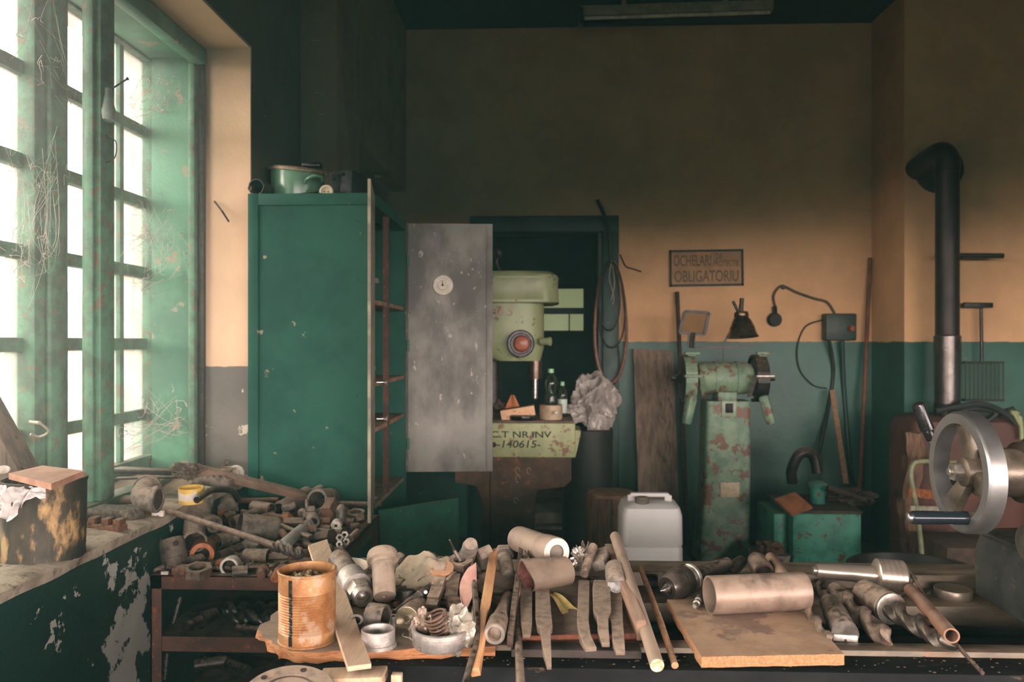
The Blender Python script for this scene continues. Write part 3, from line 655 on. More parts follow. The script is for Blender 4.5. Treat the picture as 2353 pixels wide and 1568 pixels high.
# column at the back and head
xc = dp(1150, 800).x
b = B(); cyl(b, (xc - .08, YD + .36, zb1), (xc - .08, YD + .36, dp(1, 790).z), .07, n=32); obj('column', b, DARK, dr)
def loft(bm, secs, nn=8, p=3.):
    """stack of rounded rectangles (z, x0, x1, y0, y1)"""
    rings = []
    for z, xa, xb, ya, yb in secs:
        ring = []
        for i in range(4 * nn):
            a = 2 * PI * (i + .5) / (4 * nn); cx_, sx_ = math.cos(a), math.sin(a)
            ring.append(bm.verts.new(((xa + xb) / 2 + (xb - xa) / 2 * math.copysign(abs(cx_) ** (2 / p), cx_), (ya + yb) / 2 + (yb - ya) / 2 * math.copysign(abs(sx_) ** (2 / p), sx_), z)))
        rings.append(ring)
    for a in range(len(rings) - 1):
        P_, Q_ = rings[a], rings[a + 1]; m_ = len(P_)
        for i in range(m_): bm.faces.new((P_[i], P_[(i + 1) % m_], Q_[(i + 1) % m_], Q_[i]))
    bm.faces.new(rings[0][::-1]); bm.faces.new(rings[-1]); return bm
hx0 = dp(1020, 700).x; hx1 = dp(1250, 700).x
z = lambda py: dp(1200, py).z
b = B(); loft(b, [(z(830), hx0 + .3, hx1 - .02, YD + .0, YD + .3), (z(800), hx0 + .1, hx1, YD - .02, YD + .36), (z(760), hx0, hx1, YD - .03, YD + .4), (z(692), hx0, hx1 + .0, YD - .03, YD + .4)], 10, 4.)
obj('head', b, MACHG, dr)
cx1 = dp(1284, 650).x
b = B(); loft(b, [(z(697), hx0 - .04, cx1 - .02, YD - .07, YD + .5), (z(690), hx0 - .05, cx1, YD - .08, YD + .5), (z(640), hx0 - .05, cx1 - .002, YD - .08, YD + .5), (z(632), hx0 - .05, cx1 - .006, YD - .075, YD + .5), (z(624), hx0 - .03, cx1 - .04, YD - .05, YD + .47)], 12, 5.)
obj('belt_cover', b, MACHG, dr)
b = B(); loft(b, [(z(695), hx0 - .06, cx1 + .004, YD - .084, YD + .51), (z(690), hx0 - .06, cx1 + .004, YD - .084, YD + .51)], 12, 5.); loft(b, [(z(641), hx0 - .055, cx1 + .002, YD - .083, YD + .51), (z(637), hx0 - .055, cx1 + .002, YD - .083, YD + .51)], 12, 5.); obj('cover_bead', b, MACHG, dr)['kind'] = 'stuff'
b = B(); q = dp(1197, 790, -.03); rev(b, q, (0, -1, 0), [(0, .082), (.03, .082), (.035, .076), (.035, .064), (.01, .06), (.01, 0)], 40); obj('gauge_ring', b, BLACK, dr)
RED_ = mat('red_dial', L(178, 106, 78), L(150, 84, 62), rough=.35, scale=12)
b = B(); rev(b, q + Vector((.004, -.012, 0)), (0, -1, 0), [(0, .052), (.02, .04), (.026, .02), (.028, 0)], 30); obj('dial', b, RED_, dr)
b = B(); q = dp(1243, 785, -.01); cyl(b, q, q + Vector((.045, -.02, 0)), .022, n=20); rev(b, q + Vector((.045, -.02, 0)), (1, -.4, 0), [(0, .026), (.014, .026), (.018, .014), (.018, 0)], 20); obj('depth_knob', b, MACHG, dr)
b = B(); q = dp(1229, 820); zs = q.z; xq = q.x; yq = YD + .1
rev(b, (xq, yq, zs + .06), (0, 0, -1), [(0, .045), (.06 + (zs - z(872)), .042), (.062 + (zs - z(872)), 0)], 28); obj('quill', b, mat('dark_ground_steel', L(112, 92, 82), L(88, 72, 64), rough=.3, metal=.8, bump=.03), dr)
b = B(); rev(b, (xq, yq, z(870)), (0, 0, -1), [(0, .02), ((z(870) - z(918)), .016), ((z(870) - z(918)) + .012, .004)], 20); obj('spindle', b, BRIGHT, dr)
b = B(); q = dp(1148, 640, .1); sweep(b, spline([q, q + Vector((.0, 0, .05)), q + Vector((-.02, 0, .1)), q + Vector((-.008, 0, .135))], 6), .008, 8); rev(b, q + Vector((-.008, 0, .125)), (0, 0, 1), [(0, .006), (.01, .018), (.03, .024), (.05, .018), (.055, 0)], 16); obj('belt_lever', b, DARK, dr)
lettering('36 5', mm(20, dp(1150, 720)), FACE_CAM, dp(1131, 726) + Vector((0, -.034, 0)), CHALK, dr, 'chalk_number', sx=1.0, font_shear=.2)
# things on its base
zt2 = zb1 + .013
q = dp(1190, 950, .12); BS = mat('yellow_sponge_brick', L(232, 190, 150), L(220, 172, 130), rough=.9, scale=16, c3=L(110, 76, 54), t3=.70, s3=30, sharp=.03, bump=.3)
b = B(); bar(b, dp(1152, 955, .10) + Vector((0, 0, .0)), dp(1229, 943, .10), .1, .066, .004); one('brick', b, BS, 'pale hollow brick propped on a steel disc on the drill press base', 'brick')
q = dp(1203, 968, .06); q.z = zt2; b = B(); rev(b, q, (0, 0, 1), [(0, .08), (.012, .086), (.026, .084), (.03, .07), (.03, 0)], 40); one('steel_disc', b, BLACK, 'black steel disc under the pale brick on the drill press', 'disc')
q = dp(1266, 965, .1); q.z = zt2; R0 = mm(27, q); TIN = mat('cream_tin', L(196, 174, 144), L(172, 146, 116), rough=.55, metal=.1, scale=8, c3=L(120, 90, 66), t3=.64, s3=12)
tn = thing('vise_stub', 'round cream tin with a white knob holding up the plastic bottle', 'tin', q); tn.name = 'round_tin'
b = B(); zt3 = dp(1, 926, .1).z - q.z; rev(b, q, (0, 0, 1), [(0, R0 * .94), (.01, R0), (zt3 - .004, R0), (zt3, R0 - .004), (zt3, 0)], 36); obj('body', b, TIN, tn)
b = B(); k = dp(1277, 948, 0.03); rev(b, k + Vector((0, .01, 0)), (0, -1, 0), [(0, .008), (.03, .012), (.036, .01), (.038, 0)], 16); obj('knob', b, WHITEP, tn)
def bottle(name, label, c, h, r, capcol, lab=None):
    o = thing(name, label, 'bottle', c)
    G = MATS.setdefault('pet', None) or MATS.update(pet=glass_mat('pet', (.86, .95, .9, 1), .5, .08, 1.2)) or MATS['pet']
    b = B(); pr = [(0, 0), (0, .85), (.03, 1), (.2, 1), (.3, .9), (.38, .84), (.46, .92), (.55, 1), (.68, .98), (.78, .7), (.86, .36), (.9, .34)]
    rev(b, c, (0, 0, 1), [(t_ * h, r * q_) for t_, q_ in pr] + [(.9 * h, r * .3), (.86 * h, r * .32), (.78 * h, r * .66), (.66 * h, r * .94), (.5 * h, r * .94), (.38 * h, r * .80), (.2 * h, r * .95), (.03 * h, r * .9), (.02 * h, 0)], 32)
    obj('body', b, G, o)
    b = B(); rev(b, c + Vector((0, 0, .885 * h)), (0, 0, 1), [(0, r * .46), (h * .11, r * .44), (h * .115, r * .38), (h * .115, 0)], 24); obj('cap', b, mat('cap_' + name, capcol, rough=.4, bump=0), o)
    if lab:
        b = B(); rev(b, c + Vector((0, 0, .1 * h)), (0, 0, 1), [(0, r * 1.01), (h * .4, r * 1.01), (h * .4, r * 1.0), (0, r * 1.0)], 24, closed=True); obj('label', b, mat('label_' + name, lab, rough=.5, bump=0), o)
    return o
c = q + Vector((0, 0, zt3 + .001)); bottle('plastic_bottle', 'clear plastic bottle with a light green cap on the cream tin', c, dp(1, 846, .1).z - c.z, mm(16, c), L(150, 200, 150))
c = dp(1292, 958, .3); c.z = zt2; bottle('plastic_bottle', 'green labelled bottle half hidden behind the cream tin', c, .22, .032, L(60, 120, 90), L(200, 214, 200))
b = B(); q = dp(1160, 950, .3); rock(b, q + Vector((-.03, 0, 0)), (.07, .05, .07), 5, 4, .5, 2.5); one('oily_rag', b, RUSTD, 'crumpled dark oily rag behind the pale brick', 'rag')
b = B(); q = dp(1178, 932, .22); sheet(b, lambda u, v: q + Vector(((u - .5) * .1 * (1 - v * .8), .01 * math.sin(u * 6), -.02 + v * .085)), 8, 8, .003); one('cardboard_scrap', b, mat('orange_card', L(190, 120, 74), L(170, 100, 60), rough=.85), 'folded orange card scrap standing behind the pale brick', 'cardboard')
# ================================================================ plastic bag on a dark drum in the doorway
q = dp(1350, 1110, .9); q.z = 0
b = B(); rev(b, q, (0, 0, 1), [(0, .17), (.02, .18), (dp(1, 980, .9).z - .02, .18), (dp(1, 980, .9).z, .175), (dp(1, 980, .9).z, 0)], 32); one('drum', b, mat('black_drum', L(30, 34, 30), L(40, 36, 30), rough=.6), 'dark drum standing in the doorway under the plastic bag', 'drum')
BAG = mat('grey_plastic_film', L(214, 204, 194), L(176, 166, 156), rough=.3, scale=4, bump=0); BAG.node_tree.nodes['Principled BSDF'].inputs['Transmission Weight'].default_value = .25
def crumple2(bm, c, s, seed, amp=.3, sub=5, fr=1.7):
    """crumpled film: broad lumps with sharp ridges along random cell borders"""
    t = bmesh.new(); bmesh.ops.create_icosphere(t, subdivisions=sub, radius=1)
    for v in t.verts:
        n_ = v.co.copy(); q = n_ * fr + Vector((seed * 1.7, seed * .9, 0)); d_, _ = noise.voronoi(q + noise.noise_vector(n_ * 2.1) * .25)
        r_ = 1 - min(1, (d_[1] - d_[0]) * 2.2); d2, _ = noise.voronoi(q * 2.3); r2 = 1 - min(1, (d2[1] - d2[0]) * 2.5)
        k = 1 + amp * 1.1 * noise.noise(n_ * 1.2 + Vector((seed, 0, 0))) + amp * .75 * r_ * r_ + amp * .22 * r2
        v.co = Vector((n_.x * s[0] * k, n_.y * s[1] * k, n_.z * s[2] * k)) + Vector(c)
    me = bpy.data.meshes.new('t'); t.to_mesh(me); t.free(); bm.from_mesh(me); bpy.data.meshes.remove(me); return bm
def crumple(bm, c, s, seed, amp=.35, sub=5, fr=1.6, p=1.):
    t = bmesh.new(); bmesh.ops.create_icosphere(t, subdivisions=sub, radius=1)
    for v in t.verts:
        n_ = v.co.copy(); k = 1 + amp * (noise.noise(n_ * fr + Vector((seed, 0, 0)))) + amp * .9 * (abs(noise.noise(n_ * fr * 2.2 + Vector((0, seed, 0)))) - .2) + amp * .3 * (abs(noise.noise(n_ * fr * 5 + Vector((0, 0, seed)))) - .2)
        v.co = Vector((n_.x * s[0] * k, n_.y * s[1] * k, n_.z * s[2] * k)) + Vector(c)
    me = bpy.data.meshes.new('t'); t.to_mesh(me); t.free(); bm.from_mesh(me); bpy.data.meshes.remove(me); return bm
ztd = dp(1, 980, .9).z
b = B(); crumple2(b, dp(1365, 925, .9), (.12, .11, .15), 4, .5); crumple2(b, dp(1328, 952, .85), (.11, .06, .05), 9, .5)
one('plastic_bag', b, BAG, 'crumpled translucent plastic bag lying on the dark drum', 'bag')

# ================================================================ ON THE BACK WALL RIGHT OF THE DOOR
yw = YB - .012
# cable coil on the door jamb
b = B()
def loopc(cx_, cy0, cy1, w, n_=26, yy=YB - .07, open_=False, ph=0.):
    pts = []
    for i in range(n_ + 1):
        a = 2 * PI * i / n_ + ph; k = math.sin(a); ys = (cy0 + cy1) / 2 - (cy1 - cy0) / 2 * math.cos(a); pts.append(PY(cx_ + w * k * (1 - .18 * math.cos(a)) , ys, yy - .012 * math.sin(3 * a)))
    return pts
sweep(b, loopc(1403, 598, 880, 36)[1:-3], .0125, 8); coil = thing('hose_coil', 'reddish rubber hose coil hanging on the right door jamb', 'hose', PY(1403, 598, YB - .06))
HOSE = mat('reddish_hose', L(150, 108, 84), L(120, 86, 70), rough=.6, scale=10); CAB = mat('black_cable', L(36, 40, 36), L(28, 30, 28), rough=.6, bump=0)
obj('hose', b, HOSE, coil)
b = B(); sweep(b, loopc(1406, 602, 800, 30, yy=YB - .09)[:-1], .006, 8); sweep(b, loopc(1400, 600, 760, 24, yy=YB - .11, ph=.2)[:-1], .006, 8); obj('cable', b, CAB, coil)['kind'] = 'stuff'
b = B(); sweep(b, spline([PY(1405, 600, YB - .1), PY(1400, 640, YB - .12), PY(1410, 680, YB - .11), PY(1408, 700, YB - .1)], 6), .004, 6); sweep(b, spline([PY(1405, 600, YB - .1), PY(1412, 650, YB - .12), PY(1404, 690, YB - .1)], 6), .004, 6); obj('tie', b, mat('pale_string', L(170, 164, 140), bump=0), coil)
b = B(); sweep(b, spline([PY(1372, 460, YB - .06), PY(1390, 500, YB - .08), PY(1400, 545, YB - .09), PY(1404, 600, YB - .09)], 6), .016, 8); one('cable', b, CAB, 'black cable running down over the top right corner of the door frame', 'cable')
b = B(); sweep(b, spline([PY(1420, 790, YB - .05), PY(1424, 850, YB - .06), PY(1405, 900, YB - .06), PY(1382, 928, YB - .06)], 6), .005, 6); one('cable', b, CAB, 'thin black cable end curling below the hose coil', 'cable')
b = B(); sweep(b, spline([PY(1425, 585, YB - .012), PY(1438, 612, YB - .012), PY(1455, 618, YB - .012), PY(1474, 625, YB - .012)], 6), .005, 6); one('cable', b, CAB, 'short wire fixed to the plaster right of the door frame', 'cable')
# enamel sign
s0 = PY(1538, 575, yw); s1 = PY(1708, 575, yw); s2 = PY(1538, 659, yw); q = (s0 + s1) / 2
sg = thing('warning_sign', 'framed painted safety sign reading OCHELARI DE PROTECTIE OBLIGATORIU', 'sign', PY(1623, 659, yw))
rot = Matrix.Rotation(-.012, 3, 'Y'); w_ = s1.x - s0.x; h_ = s0.z - s2.z; cc = PY(1623, 616, yw)
b = B(); box(b, -w_ / 2, w_ / 2, -.002, .010, -h_ / 2, h_ / 2)
for v in b.verts: v.co = cc + rot @ v.co
obj('board', b, mat('sign_board', L(176, 134, 88), L(158, 120, 80), rough=.6, scale=5), sg)
b = B(); t_ = .017
for x0_, x1_, z0_, z1_ in ((-w_ / 2, w_ / 2, h_ / 2 - t_, h_ / 2), (-w_ / 2, w_ / 2, -h_ / 2, -h_ / 2 + t_), (-w_ / 2, -w_ / 2 + t_, -h_ / 2, h_ / 2), (w_ / 2 - t_, w_ / 2, -h_ / 2, h_ / 2)): box(b, x0_, x1_, -.006, -.002, z0_, z1_)
for v in b.verts: v.co = cc + rot @ v.co
SIGNK = mat('sign_black', L(32, 44, 38), bump=0); SIGNF = mat('faded_sign_letters', L(92, 80, 56), L(120, 96, 66), rough=.7, scale=20, bump=0)
obj('border', b, SIGNK, sg)
RT = rot @ FACE_CAM; off = lambda x, z_: cc + rot @ Vector((x, -.003, z_))
lettering('OCHELARI', .085, RT, off(-w_ / 2 + .03, .018), SIGNF, sg, 'lettering', sx=.52)
lettering('DE', .046, RT, off(w_ * .12, .066), SIGNF, sg, 'lettering', sx=.7)
lettering('PROTECTIE', .048, RT, off(w_ * .09, .012), SIGNF, sg, 'lettering', sx=.58)
lettering('OBLIGATORIU !', .088, RT, off(-w_ / 2 + .035, -.105), SIGNK if False else SIGNF, sg, 'lettering', sx=.62)
# plank and pipe leaning on the wall
b = B(); va = [PY(1455, 802, 6.22), PY(1547, 806, 6.22), PY(1562, 1215, 5.95), PY(1470, 1215, 5.95)]
vs = [b.verts.new(v) for v in va] + [b.verts.new(v + Vector((0, .035, 0))) for v in va]
for qd in ((0, 1, 2, 3), (7, 6, 5, 4), (0, 4, 5, 1), (1, 5, 6, 2), (2, 6, 7, 3), (3, 7, 4, 0)): b.faces.new([vs[i] for i in qd])
WPL = grain_mat('weathered_plank', L(132, 112, 92), L(96, 80, 66), scale=(9, 9, .7), c3=L(62, 52, 44), t3=.6, s3=3.)
for v in b.verts:
    pass
lo = PY(1475, 1240, 5.8)
one('wooden_plank', b, WPL, 'wide weathered plank leaning on the wall left of the grinder', 'plank')
b = B(); cyl(b, PY(1556, 671, 6.26), PY(1580, 1262, 6.02), .016, n=14); one('iron_rod', b, RUSTD, 'tall dark iron rod leaning on the wall beside the wide plank', 'rod')
# ---- bench grinder on its pedestal
YG = 5.55
def gp(px, py, dy=0.): return PY(px, py, YG + dy)
q = gp(1668, 1285); q.z = 0
gr = thing('bench_grinder', 'teal double-wheel pedestal grinder with peeling paint on the back wall', 'grinder', q)
b = B(); loft(b, [(0.03, gp(1605, 1, .0).x, gp(1728, 1).x, YG - .03, YG + .3), (gp(1, 1240).z, gp(1608, 1).x, gp(1727, 1).x, YG, YG + .28), (gp(1, 1100).z, gp(1620, 1).x, gp(1727, 1).x, YG, YG + .26), (gp(1, 985).z, gp(1622, 1).x, gp(1727, 1).x, YG, YG + .25), (gp(1, 918).z, gp(1624, 1).x, gp(1727, 1).x, YG, YG + .24)], 8, 9.); obj('pedestal', b, TEAL, gr)
b = B(); box(b, gp(1600, 1).x, gp(1735, 1).x, YG - .06, YG + .32, 0, .05, .01); obj('foot', b, RUSTD, gr)
b = B(); q = gp(1675, 938); box(b, q.x - .05, q.x + .05, YG - .008, YG, q.z - .06, q.z + .05, .004); sw = obj('switch_plate', b, mat('pale_plate', L(150, 164, 134), L(130, 146, 118), rough=.4), gr)
b = B(); box(b, q.x - .025, q.x + .025, YG - .02, YG - .008, q.z - .032, q.z + .032, .004); obj('switch', b, BLK, sw)
b = B(); q = gp(1677, 1126); box(b, q.x - .065, q.x + .065, YG - .005, YG, q.z - .05, q.z + .05, .002); obj('name_plate', b, mat('cream_plate', L(206, 190, 156), L(184, 166, 134), rough=.5, scale=12), gr)
zc_ = gp(1, 868).z; xa = gp(1604, 1).x; xb = gp(1742, 1).x
b = B(); rev(b, (xa, YG + .12, zc_), (1, 0, 0), [(0, .06), (.02, .10), (.06, .112), (xb - xa - .06, .112), (xb - xa - .02, .10), (xb - xa, .06)], 36)
for xx in (gp(1648, 1).x, gp(1698, 1).x): rev(b, (xx, YG + .12, zc_), (1, 0, 0), [(0, .118), (.02, .118), (.02, .1)], 36)
obj('motor', b, TEAL, gr)
b = B(); box(b, gp(1650, 1).x, gp(1694, 1).x, YG + .0, YG + .2, gp(1, 918).z, zc_ - .09, .006); obj('motor_foot', b, TEAL, gr)
STONE = mat('grinding_stone', L(112, 100, 104), L(92, 82, 86), rough=.9, scale=20, bump=.4)
for sx, xw_, w_ in ((-1, gp(1588, 1).x, .05), (1, gp(1752, 1).x, .05)):
    b = B(); rev(b, (xw_ - .025, YG + .12, zc_), (1, 0, 0), [(0, 0), (0, .135), (.05, .135), (.05, 0)], 36); obj('grinding_wheel', b, STONE, gr)
    b = B(); 
    pts = [(.165 * math.cos(a), .165 * math.sin(a)) for a in [math.radians(k) for k in range(20, 281, 13)]]; n_ = len(pts)
    for k in range(n_ - 1):
        (ya, za), (yc, zd) = pts[k], pts[k + 1]
        vs = []
        for x_ in (xw_ - .04, xw_ + .04):
            for (y_, z_), kk in (((ya, za), 1), ((yc, zd), 1), ((yc, zd), .88), ((ya, za), .88)): vs.append(b.verts.new((x_, YG + .12 + y_ * kk, zc_ + z_ * kk)))
        for qd in ((0, 1, 2, 3), (7, 6, 5, 4), (0, 4, 5, 1), (2, 6, 7, 3)): b.faces.new([vs[i] for i in qd])
    gd = obj('wheel_guard', b, TEAL if sx < 0 else DARK, gr)
    b = B(); rev(b, (xw_ + sx * .045, YG + .12, zc_), (sx, 0, 0), [(-.01, .16), (0, .155), (.006, .05), (.04, .02), (.07, .02), (.07, 0)], 30); obj('spindle_cover', b, DARK, gr)
    b = B(); box(b, xw_ - .06, xw_ + .06, YG - .09, YG - .03, zc_ + .02 - .006, zc_ + .03, .003); bar(b, (xw_ - sx * .06, YG - .06, zc_ + .02), (xw_ - sx * .09, YG + .0, zc_ - .12), .03, .012); obj('tool_rest', b, BRIGHTD if sx > 0 else TEAL, gr)
    b = B(); A_ = Vector((xw_ - .0, YG - .02, zc_ - .11)); bar(b, A_, A_ + Vector((-.04 if sx < 0 else .05, -.02, -.2)), .075, .07, .02, w2=.05, h2=.06); obj('dust_spout', b, TEAL, gr)
    b = B(); box(b, xw_ - .05, xw_ + .05, YG - .06, YG - .02, zc_ + .165, zc_ + .185, .004); bar(b, (xw_, YG - .02, zc_ + .16), (xw_, YG + .1, zc_ + .14), .05, .01); obj('spark_guard', b, TEAL, gr)
b = B(); bar(b, gp(1597, 800), gp(1732, 796), .014, .014); sweep(b, [gp(1662, 800), gp(1661, 835)], .004, 6); obj('cross_bar', b, DARK, gr)
b = B(); sweep(b, spline([gp(1588, 800), gp(1590, 780), gp(1592, 765)], 4), .02, 8); bar(b, gp(1585, 800), gp(1587, 770), .035, .015); ma = obj('magnifier_arm', b, DARK, gr)
b = B(); P4 = [gp(1573, 716), gp(1629, 719), gp(1619, 769), gp(1561, 765)]
for i in range(4): bar(b, P4[i], P4[(i + 1) % 4], .02, .022, up=Vector((0, 1, 0)))
obj('shield_frame', b, DARK, gr)
b = B(); vs = [b.verts.new(p + Vector((0, .0, 0))) for p in P4] + [b.verts.new(p + Vector((0, .004, 0))) for p in P4]
for qd in ((0, 1, 2, 3), (7, 6, 5, 4), (0, 4, 5, 1), (1, 5, 6, 2), (2, 6, 7, 3), (3, 7, 4, 0)): b.faces.new([vs[i] for i in qd])
obj('shield_glass', b, glass_mat('shield_glass', (.8, .78, .72, 1), .05, .3, .03), gr)
b = B(); bar(b, gp(1662, 790), gp(1694, 735, -.02), .012, .012); rev(b, gp(1694, 735, -.02) + Vector((0, -.02, 0)), (0, 1, 0), [(0, .022), (.04, .022)], 14); obj('lamp_arm', b, DARK, gr)
b = B(); A_ = gp(1703, 716, -.06); dd = Vector((.04, -.12, -1)).normalized()
rev(b, A_, dd, [(-.05, .0), (-.045, .012), (-.0, .016), (.005, .045), (.03, .05), (.04, .045), (.06, .06), (.11, .082), (.155, .092), (.175, .105), (.175, .102), (.15, .088), (.1, .075), (.05, .04), (.045, 0)], 36)
obj('lamp_shade', b, mat('tarnished_lamp_metal', L(134, 112, 88), L(96, 82, 64), rough=.3, metal=.85, scale=4, bump=.03), gr)
b = B(); cyl(b, A_ + Vector((-.02, 0, 0)), A_ + Vector((-.055, 0, .07)), .01); cyl(b, A_ + Vector((.0, 0, 0)), A_ + Vector((.005, 0, .09)), .014); obj('lamp_swivel', b, DARK, gr)
# ---- socket on the wall with cables, junction box
q = PY(1779, 735, yw)
b = B(); rev(b, q + Vector((0, .01, 0)), (0, -1, 0), [(0, .055), (.03, .055), (.05, .045), (.05, 0)], 12); sweep(b, [q + Vector((0, -.02, .03)), PY(1780, 705, yw - .01)], .018, 8); one('wall_socket', b, BLK, 'black plug and socket on the yellow plaster right of the grinder lamp', 'socket')
b = B(); sweep(b, spline([PY(1781, 705, yw), PY(1777, 682, yw), PY(1786, 664, yw), PY(1800, 658, yw), PY(1830, 672, yw), PY(1870, 686, yw), PY(1900, 695, yw), PY(1918, 720, yw)], 8), .010, 8)
rev(b, PY(1799, 660, yw + .012), (0, -1, 0), [(0, .02), (.03, .014), (.03, 0)], 10)
one('cable', b, mat('dusty_cable', L(86, 78, 62), L(66, 60, 50), rough=.8), 'grey wall cable arching from the black socket to the switch box', 'cable')
q = PY(1925, 755, yw)
jb = thing('switch_box', 'dark green electrical switch box at the paint line of the back wall', 'switch box', q)
b = B(); box(b, PY(1888, 1, yw).x, PY(1958, 1, yw).x, YB - .11, YB, PY(1, 783, yw).z, PY(1, 724, yw).z, .012); obj('housing', b, mat('switch_box_green', L(40, 58, 48), L(30, 46, 40), rough=.5), jb)
b = B(); p = PY(1953, 755, YB - .11); rev(b, p, (.3, -1, 0), [(0, .022), (.03, .022), (.03, 0)], 14); obj('button', b, mat('red_button', L(150, 84, 58), rough=.4, bump=0), jb)
b = B(); sweep(b, spline([PY(1892, 735, yw - .05), PY(1850, 752, yw), PY(1832, 800, yw), PY(1838, 850, yw), PY(1868, 885, yw), PY(1900, 893, yw)], 8), .006, 6); sweep(b, spline([PY(1905, 782, yw - .05), PY(1915, 850, yw), PY(1905, 930, yw), PY(1890, 1000, yw - .05), PY(1876, 1060, yw - .1)], 8), .014, 8); obj('cable', b, CAB, jb)['kind'] = 'stuff'
b = B(); sweep(b, spline([PY(1935, 782, yw - .05), PY(1940, 900, yw), PY(1952, 1050, yw), PY(1960, 1110, yw)], 8), .017, 8); obj('conduit', b, DOORG, jb)
b = B(); cyl(b, PY(2000, 593, YB - .03), PY(1974, 1165, YB - .2), .015, n=12); one('iron_rod', b, mat('rod_rust', L(122, 76, 50), L(92, 62, 46), rough=.8, scale=5), 'tall reddish iron rod leaning in the right corner of the back wall', 'rod')
b = B(); bar(b, PY(1912, 897, 6.2), PY(1944, 1112, 5.95), .035, .02, roll=.3); one('broken_stick', b, grain_mat('stick_wood', L(150, 116, 84), L(120, 90, 66)), 'pale broken wooden stick leaning on the wall above the green box', 'stick')

# ---- green chest with a heap on top, and small things on the floor
YX = 5.25
xp = lambda px, py, dy=0.: PY(px, py, YX + dy)
q = xp(1885, 1272); zf = max(q.z, 0.0)
ch = thing('metal_chest', 'teal painted metal chest on the floor under the switch box', 'chest', (q.x, YX, 0))
x0 = xp(1822, 1).x; x1 = xp(1980, 1).x; zt_ = xp(1, 1165).z
b = B(); box(b, x0, x1, YX, YX + .55, 0.0, zt_, .012); obj('body', b, TEALB, ch)
b = B(); box(b, x0 - .01, x1 + .005, YX - .01, YX + .56, zt_, zt_ + .02, .004); obj('lid', b, mat('chest_lid', L(92, 74, 60), L(60, 62, 52), rough=.8, scale=6), ch)
b = B(); p = xp(1878, 1128, .25); cyl(b, (p.x, p.y, zt_ + .02), (p.x, p.y, zt_ + .12), .05, n=20); rev(b, (p.x, p.y, zt_ + .12), (0, 0, 1), [(0, .065), (.03, .065), (.05, .03), (.05, 0)], 20); obj('filler_cap', b, TEALB, ch)
b = B(); sweep(b, spline([p + Vector((0, 0, .12)), p + Vector((-.03, 0, .24)), p + Vector((-.12, -.02, .25)), p + Vector((-.17, 0, .14)), p + Vector((-.16, .02, .05))], 8), .035, 12); obj('hose', b, DARK, ch)
b = B(); w0 = xp(1787, 1155, .05); w1 = xp(1843, 1130, .05); bar(b, (w0.x, YX - .06, zt_ + .05), (w1.x, YX + .02, zt_ + .08), .16, .02, .003, roll=.5); one('clay_tile', b, mat('orange_tile', L(170, 112, 74), L(146, 92, 60), rough=.85), 'orange tile leaning on the left corner of the teal chest', 'tile')
b = B(); x2 = xp(1786, 1).x; box(b, x2, x0 - .012, YX + .08, YX + .5, 0, zt_ - .02, .01); one('metal_chest', b, TEALB, 'narrow teal metal box tucked against the left side of the chest', 'box')
b = B(); rock(b, xp(1958, 1135, .3) + Vector((0, 0, -.02)), (.14, .12, .05), 8, 4, .6, 3); bar(b, xp(1900, 1120, .1), xp(1990, 1150, .1), .05, .03, .01); one('leather_scraps', b, RUSTD, 'dark leather and metal scraps heaped on the teal chest lid', 'scraps', kind='stuff')
b = B(); q = xp(1777, 1275); q.z = 0
loft(b, [(0, q.x - .085, q.x + .085, q.y, q.y + .2), (.12, q.x - .115, q.x + .11, q.y - .02, q.y + .22), (.17, q.x - .12, q.x + .12, q.y - .03, q.y + .23)], 6, 5.)
bk = one('concrete_block', b, mat('spattered_concrete', L(176, 166, 152), L(120, 110, 98), rough=.9, scale=7, c3=L(76, 62, 52), t3=.55, s3=9, bump=.6), 'broken pale concrete block on the floor left of the teal chest', 'block')
b = B(); rock(b, (q.x, q.y + .1, .19), (.09, .09, .05), 4, 3, .5, 3); one('rust_lump', b, RUST, 'rusty lump lying on the broken concrete block', 'lump')
b = B(); q = xp(1985, 1300, -.25); q.z = 0; bar(b, (q.x - .07, q.y + .1, .045), (q.x + .07, q.y - .04, .045), .1, .09, .006); one('brick', b, mat('yellow_brick', L(184, 132, 84), L(160, 112, 72), rough=.9, scale=12), 'yellow brick on the floor right of the teal chest', 'brick')

# ---- log, jerrycan
q = PY(1405, 1300, 4.4); q.z = 0; R0 = mm(54, q); zt_ = PY(1, 1122, 4.4).z
lg = thing('tree_stump', 'upright tree stump behind the white jerrycan', 'stump', q)
BARK = grain_mat('bark', L(124, 94, 70), L(84, 62, 48), scale=(7, 7, 1.3), c3=L(56, 44, 36), t3=.56, s3=3.)
b = B(); n_ = 60; rings = []
for k in range(25):
    z_ = zt_ * k / 24; ring = []
    for i in range(n_):
        a = 2 * PI * i / n_; rr = R0 * (1 + .09 * noise.noise(Vector((math.cos(a) * 1.4, math.sin(a) * 1.4, z_ * 1.2))) + .06 * noise.noise(Vector((math.cos(a) * 6, math.sin(a) * 6, z_ * 2.))) - (.05 if k == 24 else 0)); ring.append(b.verts.new((q.x + rr * math.cos(a), q.y + rr * math.sin(a), z_)))
    rings.append(ring)
for k in range(24):
    for i in range(n_): b.faces.new((rings[k][i], rings[k][(i + 1) % n_], rings[k + 1][(i + 1) % n_], rings[k + 1][i]))
b.faces.new(rings[0][::-1])
obj('bark', b, BARK, lg)
b = B(); rev(b, (q.x, q.y, zt_ - .012), (0, 0, 1), [(0, R0 * .97), (.016, R0 * .97), (.018, R0 * .9), (.017, 0)], 48, jit=.1); obj('cut_face', b, grain_mat('end_grain', L(156, 122, 92), L(124, 94, 70), scale=(5, 5, 5)), lg)
YJ = 3.75; q = PY(1501, 1320, YJ); x0 = PY(1430, 1, YJ).x; x1 = PY(1573, 1, YJ).x; zt_ = PY(1, 1152, YJ).z; zb_ = 0
